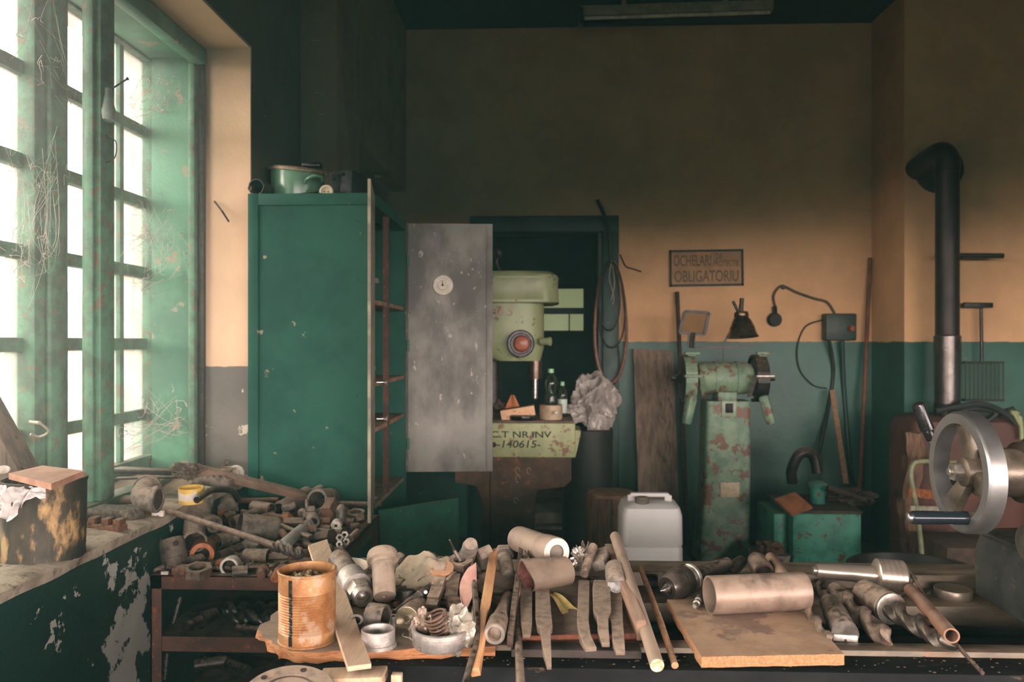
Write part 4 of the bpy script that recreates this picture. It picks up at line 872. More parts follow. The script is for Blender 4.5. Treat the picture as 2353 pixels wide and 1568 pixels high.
jc = thing('jerrycan', 'translucent white plastic jerrycan standing behind the machine bed', 'jerrycan', (q.x, YJ + .14, .40))
b = B(); box(b, x0 - .02, x1 + .02, YJ - .01, YJ + .27, 0, .399, .005); one('wooden_box', b, grain_mat('box_wood', L(110, 92, 76), L(84, 70, 58)), 'wooden box on the floor under the white jerrycan', 'box')
JM = mat('milky_plastic', L(255, 250, 244), L(248, 240, 232), rough=.45, scale=2, bump=.05); JM.node_tree.nodes['Principled BSDF'].inputs['Subsurface Weight'].default_value = .0
b = B(); w_ = (x1 - x0)
loft(b, [(.40, x0 + .02, x1 - .02, YJ + .02, YJ + .27), (.42, x0, x1, YJ, YJ + .29), (.58, x0, x1, YJ, YJ + .29), (.586, x0 + .004, x1 - .004, YJ + .004, YJ + .286), (.594, x0 + .004, x1 - .004, YJ + .004, YJ + .286), (.60, x0, x1, YJ, YJ + .29), (zt_ - .05, x0 + .002, x1 - .002, YJ, YJ + .29), (zt_ - .015, x0 + .012, x1 - .012, YJ + .01, YJ + .28), (zt_, x0 + .04, x1 - .04, YJ + .04, YJ + .25), (zt_ + .002, x0 + .06, x1 - .06, YJ + .06, YJ + .23)], 12, 7.)
obj('body', b, JM, jc)
b = B(); zh = zt_ + .028; bar(b, (x0 + .05, YJ + .14, zh), (x1 - .05, YJ + .14, zh), .035, .02, .008); bar(b, (x0 + .055, YJ + .14, zt_ - .01), (x0 + .055, YJ + .14, zh), .035, .03, .006); bar(b, (x1 - .055, YJ + .14, zt_ - .01), (x1 - .055, YJ + .14, zh), .035, .03, .006); obj('handle', b, JM, jc)
b = B(); rev(b, (x0 + .10, YJ + .07, zt_ - .004), (0, 0, 1), [(0, .032), (.03, .032), (.034, .028), (.034, 0)], 24); obj('cap', b, GREY, jc)

# ================================================================ STOVE CORNER AT THE RIGHT
YV = 5.35
vp = lambda px, py, dy=0.: PY(px, py, YV + dy)
st = thing('iron_stove', 'old brown iron stove against the right wall with its flue pipe', 'stove', (vp(2225, 1).x, YV + .1, 0))
SM = mat('brown_stove', L(112, 70, 58), L(84, 56, 48), rough=.7, scale=3, c3=L(62, 44, 38), t3=.58, s3=6, bump=.3)
x0 = vp(2088, 1).x; x1 = vp(2350, 1).x; zt_ = vp(1, 950).z
b = B(); loft(b, [(.0, x0, x1, YV - .1, YS - .01), (zt_ - .1, x0, x1, YV - .1, YS - .01), (zt_ - .03, x0 + .02, x1 - .02, YV - .08, YS - .05), (zt_, x0 + .08, x1 - .08, YV, YS - .08)], 10, 7.); obj('body', b, SM, st)
px_ = vp(2198, 1); R0 = .074
b = B(); zs_ = vp(1, 770).z; zc_ = vp(1, 380).z; yy = YV + .12
rev(b, (px_.x, yy, zt_ - .02), (0, 0, 1), [(0, R0 + .008), (.1, R0 + .008), (.1, R0)], 32)
cyl(b, (px_.x - .0, yy, zt_), (px_.x, yy, zc_ - .06), R0, n=32)
FL = mat('flue_pipe', L(58, 48, 44), L(44, 38, 36), rough=.45, metal=.5, scale=4)
fp = obj('flue_pipe', b, FL, st)
b = B(); rev(b, (px_.x, yy, zt_ + .06), (0, 0, 1), [(0, R0 + .004), (zs_ - zt_ - .07, R0 + .010), (zs_ - zt_ - .06, R0)], 32); obj('flue_sleeve', b, mat('galvanised_flue', L(110, 104, 100), L(84, 78, 74), rough=.3, metal=.8, scale=4), st)
b = B(); sweep(b, spline([(px_.x, yy, zc_ - .08), (px_.x, yy, zc_ + .0), (px_.x - .02, yy + .03, zc_ + .055), (px_.x - .04, yy + .12, zc_ + .05), (px_.x - .08, YS + .02, zc_ + .0)], 6), R0 + .004, 28); obj('flue_elbow', b, FL, st)
q = PY(2158, 388, YS - .01); b = B(); rev(b, q + Vector((0, .01, 0)), (0, -1, 0), [(0, .17), (.014, .168), (.03, .12), (.03, 0)], 36); obj('wall_collar', b, FL, st)
b = B(); cyl(b, PY(2150, 587, YS - .15), PY(2305, 588, YS - .15), .018, n=10); one('shelf_bar', b, DARK, 'dark bar fixed on the wall behind the flue pipe, upper', 'bar')
b = B(); bar(b, PY(2214, 701, YS - .08), PY(2280, 702, YS - .08), .03, .035, .004); k = PY(2254, 706, YS - .07); sweep(b, [k, PY(2256, 832, YS - .07)], .011, 8); one('hanging_bracket', b, DARK, 'dark bracket with a hanging rod right of the flue pipe', 'bracket')
b = B(); ya = YS - .06
for i in range(10): xx = 2219 + i * 9.6; sweep(b, [PY(xx, 833, ya), PY(xx, 920, ya)], .0055, 6)
for yy_ in (833, 920): sweep(b, [PY(2217, yy_, ya), PY(2307, yy_, ya)], .008, 6)
one('wire_grille', b, mat('grille_iron', L(60, 66, 50), L(48, 52, 42), rough=.6), 'wire grille hanging on the green dado right of the flue pipe', 'grille')
# junk on the stove: belts and hoses
b = B()
for i, pts in enumerate(([(2150, 945), (2200, 935), (2260, 930), (2310, 950), (2335, 975)], [(2180, 955), (2240, 940), (2290, 948), (2260, 975)], [(2215, 938), (2270, 955), (2330, 940)])): sweep(b, spline([vp(x, y, -.12 + .04 * i) for x, y in pts], 8), .018, 8)
one('hose_tangle', b, CAB, 'tangle of black hoses lying on top of the brown stove', 'hose')
b = B(); rock(b, vp(2230, 935, -.05), (.05, .04, .03), 2, 3, .3, 2); one('stone', b, WHITEP, 'pale lump lying among the hoses on the stove', 'stone')
b = B(); cyl(b, vp(2330, 950, -.14), vp(2349, 985, -.14), .012, n=8); sweep(b, spline([vp(2322, 948, -.14), vp(2340, 952, -.14), vp(2346, 975, -.14), vp(2348, 1010, -.14)], 6), .014, 8); one('bent_tube', b, MACHG, 'pale green bent tube end at the right of the stove top', 'tube')
# tree-trunk-like slab left of the stove
b = B(); A_ = PY(2092, 1260, 5.1); A_.z = 0
sh = lambda u, v: Vector((PY(2076 + 34 * u + 5 * math.sin(v * 9), 1, 5.1).x, 5.1 + .02 * noise.noise(Vector((u * 4, v * 9, 0))), v * PY(1, 985, 5.1).z))
sheet(b, sh, 8, 40, .06); one('bark_slab', b, BARK, 'rough bark slab leaning left of the brown stove', 'slab')
# pale green bent tube chair/trolley frame
b = B(); yy = 4.7; vv = lambda x, y, dy=0: PY(x, y, yy + dy)
tf = thing('tube_trolley', 'pale green tubular trolley frame in front of the brown stove', 'trolley', Vector((vv(2115, 1).x, yy, 0)))
PG = mat('pale_green_tube', L(156, 160, 124), L(130, 136, 104), rough=.5, scale=9, c3=L(112, 84, 62), t3=.6, s3=20)
sweep(b, spline([vv(2230, 1066, .3), vv(2170, 1062, .1), vv(2115, 1061), vv(2098, 1068), vv(2093, 1090), vv(2097, 1120), vv(2106, 1170), vv(2114, 1230), vv(2121, 1310), Vector((vv(2126, 1).x, yy, 0))], 6), .014, 12); obj('frame', b, PG, tf)
b = B(); bar(b, vv(2088, 1131, -.02), vv(2160, 1140, .1), .008, .05); obj('slat', b, RUSTO, tf)
b = B(); bar(b, vv(2092, 1171, -.02), vv(2170, 1173, .1), .008, .042); obj('slat', b, mat('bare_slat', L(190, 184, 160), L(160, 150, 130), rough=.5, scale=12), tf)
b = B(); c = vv(2195, 1310); c.z = 0; x0 = vv(2155, 1).x; box(b, x0, x0 + .36, yy - .1, yy + .3, 0, vv(1, 1228).z, .015); one('wooden_crate', b, mat('brown_crate', L(104, 84, 72), L(84, 66, 58), rough=.85, scale=5), 'brown box on the floor behind the hand wheel', 'box')
q = PY(2150, 1330, 3.4); q.z = .45
# dark round tub behind the bench right end
c = PY(2105, 1310, 3.9); c.z = 0; R0 = .30
zt_ = PY(2125, 1308, 3.9).z
b = B(); rev(b, c, (0, 0, 1), [(0, R0 * .85), (zt_ - .03, R0), (zt_, R0 + .01), (zt_, R0 - .01), (.03, R0 * .8), (.03, 0)], 44); one('round_tub', b, mat('black_tub', L(26, 26, 24), L(34, 30, 26), rough=.5), 'large dark round tub on the floor behind the machine bed', 'tub')
# rubbish on the floor
b = B(); random.seed(3)
for i in range(260):
    x_ = random.uniform(-.9, 2.4); y_ = random.uniform(4.2, 6.2); s_ = random.uniform(.01, .045)
    if 0.0 < x_ < .9 and y_ < 4.6: continue
    rock(b, (x_, y_, s_ * .25), (s_, s_ * random.uniform(.4, 1), s_ * .35), i, 1, .5, 2)
one('floor_rubble', b, mat('floor_litter', L(110, 92, 74), L(66, 54, 46), rough=.9, scale=12, dust=.4), 'litter of chips and rubble over the workshop floor', 'rubble', kind='stuff')
b = B(); c = PY(1290, 1180, 5.9); box(b, c.x - .5, c.x + .45, YB + .5, YB + .9, 0, .1, .01); box(b, c.x - .5, c.x + .45, YB + .3, YB + .42, 0, .03, .01); struct('trim_5', b, mat('pale_step', L(150, 138, 122), L(120, 108, 94), rough=.9, scale=4))
# ================================================================ ON THE WINDOW SILL
def onz(px, py, z): return PZ(px, py, z)
zs = ZS + .006
# big rusty paint tin with a board and white film on it
YT = 2.14; TINR = mat('peeling_black_tin', L(72, 64, 52), L(46, 43, 37), rough=.6, metal=.2, scale=7, c3=L(176, 142, 96), t3=.535, s3=9, bump=.4, dust=.2, stretch=(1, 1, .45))
c = PY(102, 1290, YT); c.z = zs; R0 = .5 * (PY(190, 1200, YT).x - PY(18, 1200, YT).x); zt_ = PY(100, 1098, YT).z
tn = thing('paint_tin', 'large dented black tin with peeling paint on the near end of the sill', 'tin', c)
b = B(); rev(b, c, (0, 0, 1), [(0, R0 * .93), (.006, R0 * .97), (.02, R0 * .95), (.09, R0 * .98), (zt_ - zs - .014, R0 * .99), (zt_ - zs - .01, R0 * 1.02), (zt_ - zs, R0 * 1.02), (zt_ - zs, R0 * .97), (.01, R0 * .92), (.01, 0)], 44, jit=.035); obj('body', b, TINR, tn)
b = B(); 
P4 = [PY(22, 1092, YT - .13), PY(118, 1112, YT - .13), PY(192, 1090, YT + .02), PY(98, 1074, YT + .13)]
for p in P4: p.z = zt_ + .003
P4 = [Vector((-1.555, 2.03, 0)), Vector((-1.435, 1.99, 0)), Vector((-1.30, 2.17, 0)), Vector((-1.44, 2.24, 0))]
P4 = [PZ(20, 1088, zt_ + .02), PZ(118, 1112, zt_ + .02), PZ(194, 1082, zt_ + .02), PZ(98, 1070, zt_ + .02)]
zz = zt_ + .004
vs = [b.verts.new((p.x, p.y, zz)) for p in P4] + [b.verts.new((p.x, p.y, zz + .016)) for p in P4]
for qd in ((3, 2, 1, 0), (4, 5, 6, 7), (0, 1, 5, 4), (1, 2, 6, 5), (2, 3, 7, 6), (3, 0, 4, 7)): b.faces.new([vs[i] for i in qd])
one('wooden_board', b, mat('reddish_board', L(186, 140, 116), L(160, 116, 94), rough=.85, scale=8, dust=.5), 'small reddish board lying as a lid on the black paint tin', 'board')
b = B()
FILM = mat('white_film', L(216, 208, 204), L(190, 180, 178), rough=.4, scale=8, bump=.1)
def filmfn(u, v):
    a = math.radians(212 + 92 * u); lip = .004 + .075 * v * (.35 + .85 * math.exp(-((u - .42) / .26) ** 2) + .08 * math.sin(u * 14)); rr = R0 * 1.05 + .014 * noise.noise(Vector((u * 9, v * 5, 1))) + .003 * math.sin(u * 30 + v * 4)
    return (c.x + rr * math.cos(a), c.y + rr * math.sin(a), zt_ - .002 - lip + .008 * noise.noise(Vector((u * 12, 3, v * 5))))
sheet(b, filmfn, 60, 16, .002); one('plastic_film', b, FILM, 'crumpled white plastic film hanging over the rim of the black tin', 'plastic film')
q = PY(8, 1080, YT + .05); b = B(); rev(b, q, (.6, -1, .3), [(-.004, .0), (-.004, .016), (0, .018), (.004, .016), (.004, 0)], 20, sq=.7); sweep(b, [q, q + Vector((-.1, .02, -.02))], .004, 6); one('spoon', b, WHITEP, 'pale spoon-like end poking out beside the black tin', 'spoon')
b = B(); A_ = PY(-60, 900, 2.42); Bq = PY(95, 1180, 2.42); bar(b, A_, Bq, .07, .10, .004, up=Vector((0, 1, 0))); one('timber', b, WOODD, 'grey weathered timber leaning at the left edge behind the black tin', 'timber')
b = B(); sweep(b, spline([onz(-30, 1240, zs + .02), onz(20, 1228, zs + .03), onz(60, 1190, zs + .02)], 5), .012, 8); one('rod', b, DARK, 'dark rod lying on the sill behind the black tin', 'rod')
# stones and parts between tin and post
b = B(); q = onz(255, 1182, zs + .02); bar(b, onz(215, 1178, zs + .024), onz(318, 1182, zs + .022), .085, .042, .008); one('whetstone', b, mat('crusty_stone', L(116, 106, 92), L(84, 78, 68), rough=.95, scale=16, c3=L(150, 138, 118), t3=.55, s3=30, bump=.8), 'crusty dark stone block lying on the sill beside the window post', 'stone block')
b = B(); q = onz(286, 1150, zs + .02); crumple(b, q, (.052, .03, .016), 3.3, .12, 4); one('river_stone', b, mat('smooth_stone', L(172, 150, 122), L(150, 130, 106), rough=.8, dust=.4), 'smooth beige stone between the window post and the pipe elbow', 'stone')
b = B(); a_, c_ = onz(180, 1206, zs + .016), onz(282, 1214, zs + .018)
bar(b, a_, c_, .04, .018, .002); 
for f_ in (.05, .38, .68, .93): p = a_.lerp(c_, f_) + Vector((0, 0, .016)); box(b, p.x - .012, p.x + .010, p.y - .02, p.y + .02, p.z - .01, p.z + .012, .002)
one('notched_jaw', b, RUST, 'rusty notched jaw bar lying in front of the crusty stone', 'jaw')
def elbow(name, label, P0, P1, P2, r, m=GREY, cat='elbow', lip=1.12, group=None):
    """cast elbow through P0-P1-P2 with beaded open mouths"""
    o = thing(name, label, cat, P1 if P1[2] < P0[2] else P0, group)
    pts = spline([P0, P0.lerp(P1, .6), P0.lerp(P1, .9).lerp(P2, .1) if 0 else P1.lerp((P0 + P2) / 2, .22), P2.lerp(P1, .6), P2], 6)
    b = B(); sweep(b, pts, r, 28); obj('body', b, m, o)
    for A_, d in ((P0, P0 - P1), (P2, P2 - P1)):
        d = d.normalized(); b = B(); rev(b, A_ - d * r * .3, d, [(0, r * 1.0), (.0, r * lip), (r * .36, r * lip), (r * .40, r * (lip - .04)), (r * .40, r * .86), (r * .1, r * .82)], 32, closed=True)
        obj('collar', b, m, o)
        b = B(); rev(b, A_ - d * r * .15, d, [(0, r * .84), (.001 + r * .12, r * .84), (.001 + r * .12, 0)], 24) if False else rev(b, A_ + d * r * .01, d, [(0, 0), (0, r * .86), (.001, r * .86), (.001, 0)], 24); obj('bore', b, HOLE, o)
    return o
q0 = onz(352, 1150, zs + .06); q1 = q0 + Vector((-.08, .03, .0)); q2 = q1 + Vector((-.01, .09, .03))
r_ = mm(27, q0); elbow('pipe_elbow', 'large grey cast pipe elbow lying on the sill with its rusty mouth open', PY(362, 1148, q0.y), PY(325, 1146, q0.y + .0), PY(340, 1120, q0.y + .10), r_ * .95)
q = onz(318, 1172, zs + .012); b = B(); cyl(b, onz(308, 1170, zs + .014), onz(345, 1176, zs + .014), .014, .017, n=16); cyl(b, onz(340, 1175, zs + .014), onz(352, 1177, zs + .014), .011); one('bolt', b, RUST, 'short brown bolt at the corner of the sill next to the elbow', 'bolt')
b = B(); bar(b, onz(350, 1180, zs + .012), onz(378, 1180, zs + .012), .02, .022, .005); one('chalk_stub', b, WHITEP, 'white plastic stub at the sill corner under the elbow', 'plastic piece')
# saw blades, grinding wheel, wire ring, glue tub, straps further along the sill
def toothed(bm, c, ax, R_, n_, th):
    Q = frame(ax); rings = []
    for t in (-th / 2, th / 2):
        o_ = []
        for i in range(n_ * 2): a = PI * i / n_; rr = R_ if i % 2 == 0 else R_ * .95; o_.append(bm.verts.new(Vector(c) + Q @ Vector((rr * math.cos(a + (.0 if i % 2 else .03)), rr * math.sin(a + (.0 if i % 2 else .03)), t))))
        i_ = [bm.verts.new(Vector(c) + Q @ Vector((R_ * .1 * math.cos(PI * i / n_), R_ * .1 * math.sin(PI * i / n_), t))) for i in range(n_ * 2)]
        rings.append((o_, i_))
    m_ = n_ * 2
    for i in range(m_):
        j = (i + 1) % m_
        bm.faces.new((rings[0][0][i], rings[0][0][j], rings[1][0][j], rings[1][0][i])); bm.faces.new((rings[0][1][j], rings[0][1][i], rings[1][1][i], rings[1][1][j]))
        for k in (0, 1): bm.faces.new((rings[k][0][i], rings[k][0][j], rings[k][1][j], rings[k][1][i]))
    return bm
SAW = mat('dusty_saw_steel', L(148, 128, 106), L(122, 104, 86), rough=.5, metal=.4, scale=5, dust=.7)
zz = ZS + .03; q = onz(352, 1112, zz); b = B(); toothed(b, q, Vector((0.05, -.12, 1)), .15, 36, .003); one('circular_saw_blade', b, SAW, 'upper dusty circular saw blade lying on the sill behind the elbow', 'saw blade')
b = B(); toothed(b, onz(318, 1120, ZS + .015), Vector((.02, .02, 1)), .15, 30, .003); one('circular_saw_blade', b, SAW, 'lower saw blade mostly hidden under the other one near the post', 'saw blade')
zz = ZS + .03; q = onz(372, 1068, zz); R0 = mm(71, q)
gw = thing('grinding_wheel', 'worn pale grinding wheel lying flat in the far corner of the sill', 'grinding wheel', q)
b = B(); ax = Vector((-.12, -.1, 1)).normalized(); rev(b, q, ax, [(0, R0 * .97), (.012, R0), (.045, R0 * .99), (.052, R0 * .95), (.055, R0 * .6), (.055, 0)], 44, jit=.02); obj('wheel', b, mat('worn_abrasive', L(172, 162, 150), L(148, 138, 126), rough=.95, scale=16, dust=.5, bump=.5), gw)
b = B(); rev(b, q + ax * .055, ax, [(0, R0 * .78), (.006, R0 * .78), (.009, R0 * .72), (.009, .03), (.004, .03), (.004, 0)], 40); obj('flange_plate', b, GREY, gw)
b = B(); cw = onz(410, 1078, ZS + .05)
sweep(b, [cw + Vector((.20 * math.cos(a), .16 * math.sin(a), .02 * math.sin(a * 2 + 1))) for a in [2 * PI * i / 60 for i in range(60)]], .0035, 6, closed=True)
sweep(b, [cw + Vector((.195 * math.cos(a) + .01, .155 * math.sin(a), .008 + .02 * math.sin(a * 3))) for a in [2 * PI * i / 60 for i in range(60)]], .003, 6, closed=True)
one('wire_ring', b, RUST, 'rusty wire ring lying around the grinding wheel on the sill', 'wire')
b = B(); bar(b, PY(268, 1080, 3.05), PY(408, 1086, 3.0), .05, .02, .003); one('flat_bar', b, DARK, 'dark flat bar lying in front of the grinding wheel', 'bar')
b = B(); bar(b, PY(268, 1100, 2.95), PY(425, 1096, 2.95), .03, .008, .002); one('saw_strip', b, RUSTD, 'thin toothed strip lying between the saw blade and the flat bar', 'strip')
q = PY(440, 1132, 2.82); q.z = ZS + .02; R0 = mm(27, q)
gt = thing('glue_tub', 'squashed yellow and white labelled tub on the sill beside the saw blade', 'tub', q)
b = B(); zt_ = .055; rev(b, q, Vector((.0, -.05, 1)), [(0, R0 * .95), (zt_, R0), (zt_, R0 * .9), (.01, 0)], 30); obj('body', b, mat('yellow_tub', L(222, 184, 92), L(206, 164, 78), rough=.45), gt)
b = B(); a_ = [math.radians(k) for k in range(225, 316, 6)]
va = [b.verts.new(q + Vector((R0 * 1.01 * math.cos(a), R0 * 1.01 * math.sin(a), .012))) for a in a_]; vb = [b.verts.new(q + Vector((R0 * 1.03 * math.cos(a), R0 * 1.03 * math.sin(a), zt_ - .008))) for a in a_]
for i in range(len(a_) - 1): b.faces.new((va[i], va[i + 1], vb[i + 1], vb[i]))
obj('paper_label', b, mat('white_label', L(220, 210, 196), L(204, 190, 172), bump=0), gt)
b = B(); q = PY(428, 1082, 2.86); crumple2(b, q, (.045, .035, .022), 12, .5); one('oily_rag', b, mat('multicolour_rag', L(96, 82, 66), L(62, 56, 50), rough=.8, scale=20, c3=L(70, 110, 120), t3=.62, s3=26), 'crumpled dark oily rag on top of the yellow tub', 'rag')
b = B(); A_ = PY(440, 1076, 2.95); Bq = PY(700, 1140, 3.28)
bar(b, A_, Bq, .042, .030, .003, roll=.4); one('angle_iron', b, mat('brown_bar', L(134, 110, 92), L(108, 88, 74), rough=.75, metal=.2, scale=5, dust=.5), 'long brown iron bar sloping from the sill down across the green cabinet', 'bar')
b = B(); A_ = PY(462, 1102, 3.0); bar(b, A_, PY(530, 1112, 3.0), .06, .03, .003)
for k in range(4): bar(b, PY(468 + 14 * k, 1096, 2.97), PY(476 + 14 * k, 1108, 2.97), .006, .02)
one('slotted_plate', b, GREY, 'slotted grey plate lying behind the yellow tub on the sill', 'plate')
b = B(); sweep(b, spline([PY(452, 1150, 2.72), PY(470, 1136, 2.78), PY(492, 1126, 2.85), PY(530, 1128, 3.0), PY(548, 1150, 3.05)], 8), .012, 10); one('rubber_belt', b, DARK, 'dusty black belt curling over the end of the sill', 'belt')
b = B(); A_ = PY(542, 1088, 3.3); rev(b, A_, (.3, -1, .1), [(-.05, .03), (0, .034), (.004, .030), (.004, .016), (.02, .014), (.02, 0)], 24); one('white_fitting', b, WHITEP, 'white plastic pipe fitting at the far corner of the sill by the cabinet', 'fitting')
b = B()
for i in range(5): a_ = PY(488 + 8 * i, 1086 + 3 * (i % 2), 3.25); sweep(b, [a_ + Vector((.035 * math.cos(t), .035 * math.sin(t), .004 * i)) for t in [2 * PI * k / 24 for k in range(24)]], .004, 6, closed=True)
one('wire_coil', b, mat('pale_wire', L(160, 140, 112), L(130, 112, 90), bump=0), 'small coil of pale wire at the far end of the sill', 'coil')
b = B(); random.seed(5)
for i in range(420):
    y_ = random.uniform(1.3, 3.4); x_ = XW - random.uniform(.0, .2); s_ = random.uniform(.003, .010); rock(b, (x_, y_, zs + s_ * .2 + .003), (s_, s_ * random.uniform(.5, 1), s_ * .5), i, 1, .5, 2)
one('sill_debris', b, mat('plaster_crumbs', L(150, 136, 116), L(88, 80, 68), rough=.95, scale=40), 'plaster crumbs and grit littering the whitish window sill', 'debris', kind='stuff')

# lamp-shaped bulb hanging on the window post, nail, wire hook, wall nail
q = PY(247, 240, PX(250, 240, XI).y - .02)
hb = thing('hanging_bulb', 'dusty glass bulb hanging by wire on the window post', 'bulb', q)
b = B(); rev(b, q + Vector((0, 0, .055)), (0, 0, -1), [(0, .012), (.02, .014), (.05, .02), (.085, .028), (.11, .024), (.125, .0)], 20); obj('glass', b, mat('cloudy_glass', L(150, 158, 148), L(120, 130, 122), rough=.3), hb)
b = B(); sweep(b, spline([q + Vector((.0, 0, .05)), q + Vector((-.035, 0, .02)), q + Vector((-.03, 0, -.06)), q + Vector((.0, 0, -.11)), q + Vector((.03, 0, -.13)), q + Vector((.02, 0, -.19)), q + Vector((-.05, 0, -.2))], 8), .002, 5); obj('wire', b, RUSTD, hb)
b = B(); p = PX(262, 200, XI); p.y = q.y + .05; cyl(b, (XI - .01, p.y, p.z - .01), (XI + .06, p.y - .02, p.z + .02), .003, n=8); rev(b, (XI + .06, p.y - .02, p.z + .02), (1, -.3, .4), [(0, .006), (.002, .006), (.002, 0)], 8); one('nail', b, DARK, 'long dark nail sticking out of the window post', 'nail')
b = B(); sweep(b, [PY(493, 463, YR - .03), PY(510, 485, YR - .06), PY(526, 510, YR - .03)], .004, 6); one('wall_hook', b, RUSTD, 'thin dark wire hook on the cream reveal beside the window', 'hook')
b = B(); p = PX(70, 970, XG + .09); cyl(b, p, p + Vector((.05, -.03, 0)), .006); sweep(b, spline([p + Vector((.05, -.03, 0)), p + Vector((.06, 0, -.03)), p + Vector((.02, .02, -.05)), p + Vector((-.0, .0, -.04))], 5), .004, 6); one('window_catch', b, mat('worn_catch', L(170, 160, 140), rough=.5), 'small metal window catch hanging on the near casement', 'catch')
# cobwebs
WEB = mat('cobweb', L(214, 204, 190), rough=.9, bump=0)
def web(label, anchors, n_, sag, seed, rad=.0009, clump=0):
    rn = random.Random(seed); b = B()
    for i in range(n_):
        a, c_ = rn.sample(anchors, 2); a = Vector(a) + Vector((rn.gauss(0, .03), rn.gauss(0, .03), rn.gauss(0, .05))); c_ = Vector(c_) + Vector((rn.gauss(0, .03), rn.gauss(0, .03), rn.gauss(0, .05)))
        m1 = a.lerp(c_, rn.uniform(.3, .7)) + Vector((rn.gauss(0, .02), rn.gauss(0, .02), -abs(rn.gauss(0, sag))))
        k = [a, m1, c_] if rn.random() < .6 else [a, m1]
        sweep(b, spline(k, 5), rad * rn.uniform(.5, 1.5), 4)
    for i in range(clump):
        a = Vector(rn.choice(anchors)); p = a + Vector((rn.gauss(0, .02), rn.gauss(0, .02), rn.gauss(0, .03))); pts = [p]
        for k in range(5): pts.append(pts[-1] + Vector((rn.gauss(0, .012), rn.gauss(0, .012), rn.gauss(0, .014))))
        sweep(b, spline(pts, 3), rad * rn.uniform(.8, 2.2), 4)
    return one('cobweb', b, WEB, label, 'cobweb', kind='stuff')
pw = lambda px, py, x: PX(px, py, x)
web('cobweb across the corner of the green lining board', [PY(340, 260, YR - .05), PY(372, 235, YR - .04), PY(355, 190, YR - .04), PY(318, 268, YR - .1), PY(395, 195, YR - .04), PY(300, 262, YR - .15)], 26, .03, 1, .0006, 30)
web('cobweb hanging over the lower far panes', [PY(325, 470, YR - .08), PY(345, 550, YR - .05), PY(400, 530, YR - .04), PY(290, 560, YR - .2), PY(410, 610, YR - .04), PY(320, 640, YR - .1)], 60, .05, 2, .0006, 22)
web('cobweb over the near casement stiles', [PX(45, 380, XG + .1), PX(60, 450, XG + .1), PX(110, 400, XG + .1), PX(40, 560, XG + .1), PX(100, 560, XG + .1), PX(125, 330, XG + .1), PX(60, 620, XG + .1)], 60, .06, 3, .0005, 26)
web('cobweb in the top corner of the near panes', [PX(130, 205, XG + .08), PX(165, 225, XG + .08), PX(185, 235, XG + .08), PX(95, 130, XG + .1), PX(92, 20, XG + .1)], 20, .03, 4, .0006, 14)
web('cobweb between the window post and the lower far panes', [PY(340, 960, YR - .05), PY(400, 920, YR - .04), PY(420, 970, YR - .04), PY(280, 1000, YR - .2), PY(330, 910, YR - .1)], 30, .04, 5, .0008, 16)
# ================================================================ RUSTY TWO-SHELF TABLE UNDER THE SCRAP HEAP
ZTB = .80
f0 = PZ(350, 1322, ZTB); f1 = PZ(745, 1325, ZTB); b1 = PZ(855, 1192, ZTB)
tx0 = XW + .02; tx1 = f1.x; ty0 = f0.y; ty1 = YC0 - .03
tb = thing('steel_shelf_table', 'rusty angle-steel shelf table against the window wall', 'table', ((tx0 + tx1) / 2, (ty0 + ty1) / 2, 0))
b = B(); box(b, tx0, tx1, ty0, ty0 + .005, ZTB - .045, ZTB, .001); box(b, tx0, tx1, ty0, ty0 + .04, ZTB - .005, ZTB, .001)
box(b, tx1 - .005, tx1, ty0, ty1, ZTB - .045, ZTB + .012); box(b, tx1 - .03, tx1, ty0 + .04, ty1, ZTB + .0, ZTB + .012, .001)
box(b, tx0, tx0 + .005, ty0, ty1, ZTB - .045, ZTB); box(b, tx0, tx1, ty1 - .005, ty1, ZTB - .045, ZTB)
obj('top_frame', b, RUSTF, tb)
b = B(); box(b, tx0 + .01, tx1 - .01, ty0 + .01, ty1 - .01, ZTB - .012, ZTB - .006); obj('top_plate', b, mat('dusty_plate', L(124, 106, 88), L(92, 78, 66), rough=.9, scale=9), tb)
for x_, y_ in ((tx0, ty0), (tx1 - .036, ty0), (tx0, ty1 - .036), (tx1 - .036, ty1 - .036)):
    b = B(); box(b, x_, x_ + .036, y_ + (0 if y_ == ty0 else .031), y_ + (.005 if y_ == ty0 else .036), 0, ZTB - .004); xx = x_ if x_ == tx0 else x_ + .031; box(b, xx, xx + .005, y_, y_ + .036, 0, ZTB - .004); obj('leg', b, RUSTF, tb)
zsh = [PY(500, 1462, ty0).z, PY(500, 1568, ty0).z - .02]
for z_ in (.60, .33):
    b = B(); box(b, tx0 + .005, tx1 - .005, ty0 + .004, ty0 + .009, z_ - .045, z_ + .002); sh_ = obj('shelf_lip', b, RUSTF, tb); b = B(); box(b, tx0 + .005, tx1 - .005, ty0 + .009, ty1 - .006, z_ - .008, z_); obj('shelf', b, mat('shelf_plate', L(62, 50, 44), L(46, 40, 36), rough=.7, scale=5, dust=.25), tb)
zq = zsh[0] + .008
def turned(name, label, cat, A, Bp, prof, m, org=None, n=28, group=None, hole=0., hdepth=.5, face=None, parent=None):
    """turned part: prof = (t 0..1, r metres); hole = bore radius at the B end, closed inside"""
    A = Vector(A); Bp = Vector(Bp); Ln = (Bp - A).length; pr = [(t * Ln, r) for t, r in prof]
    if hole: pr += [(Ln - .001, hole * 1.02), (Ln * (1 - hdepth), hole), (Ln * (1 - hdepth), 0)]
    b = B(); rev(b, A, Bp - A, pr, n)
    for f in b.faces:
        if hole and all((v.co - A).dot((Bp - A).normalized()) > Ln * (1 - hdepth) - 1e-4 for v in f.verts) and all(((v.co - A) - (Bp - A).normalized() * (v.co - A).dot((Bp - A).normalized())).length < hole * 1.03 for v in f.verts): f.material_index = 1
    if parent: return obj(name, b, [m, HOLE], parent)
    return one(name, b, [m, HOLE], label, cat, group)
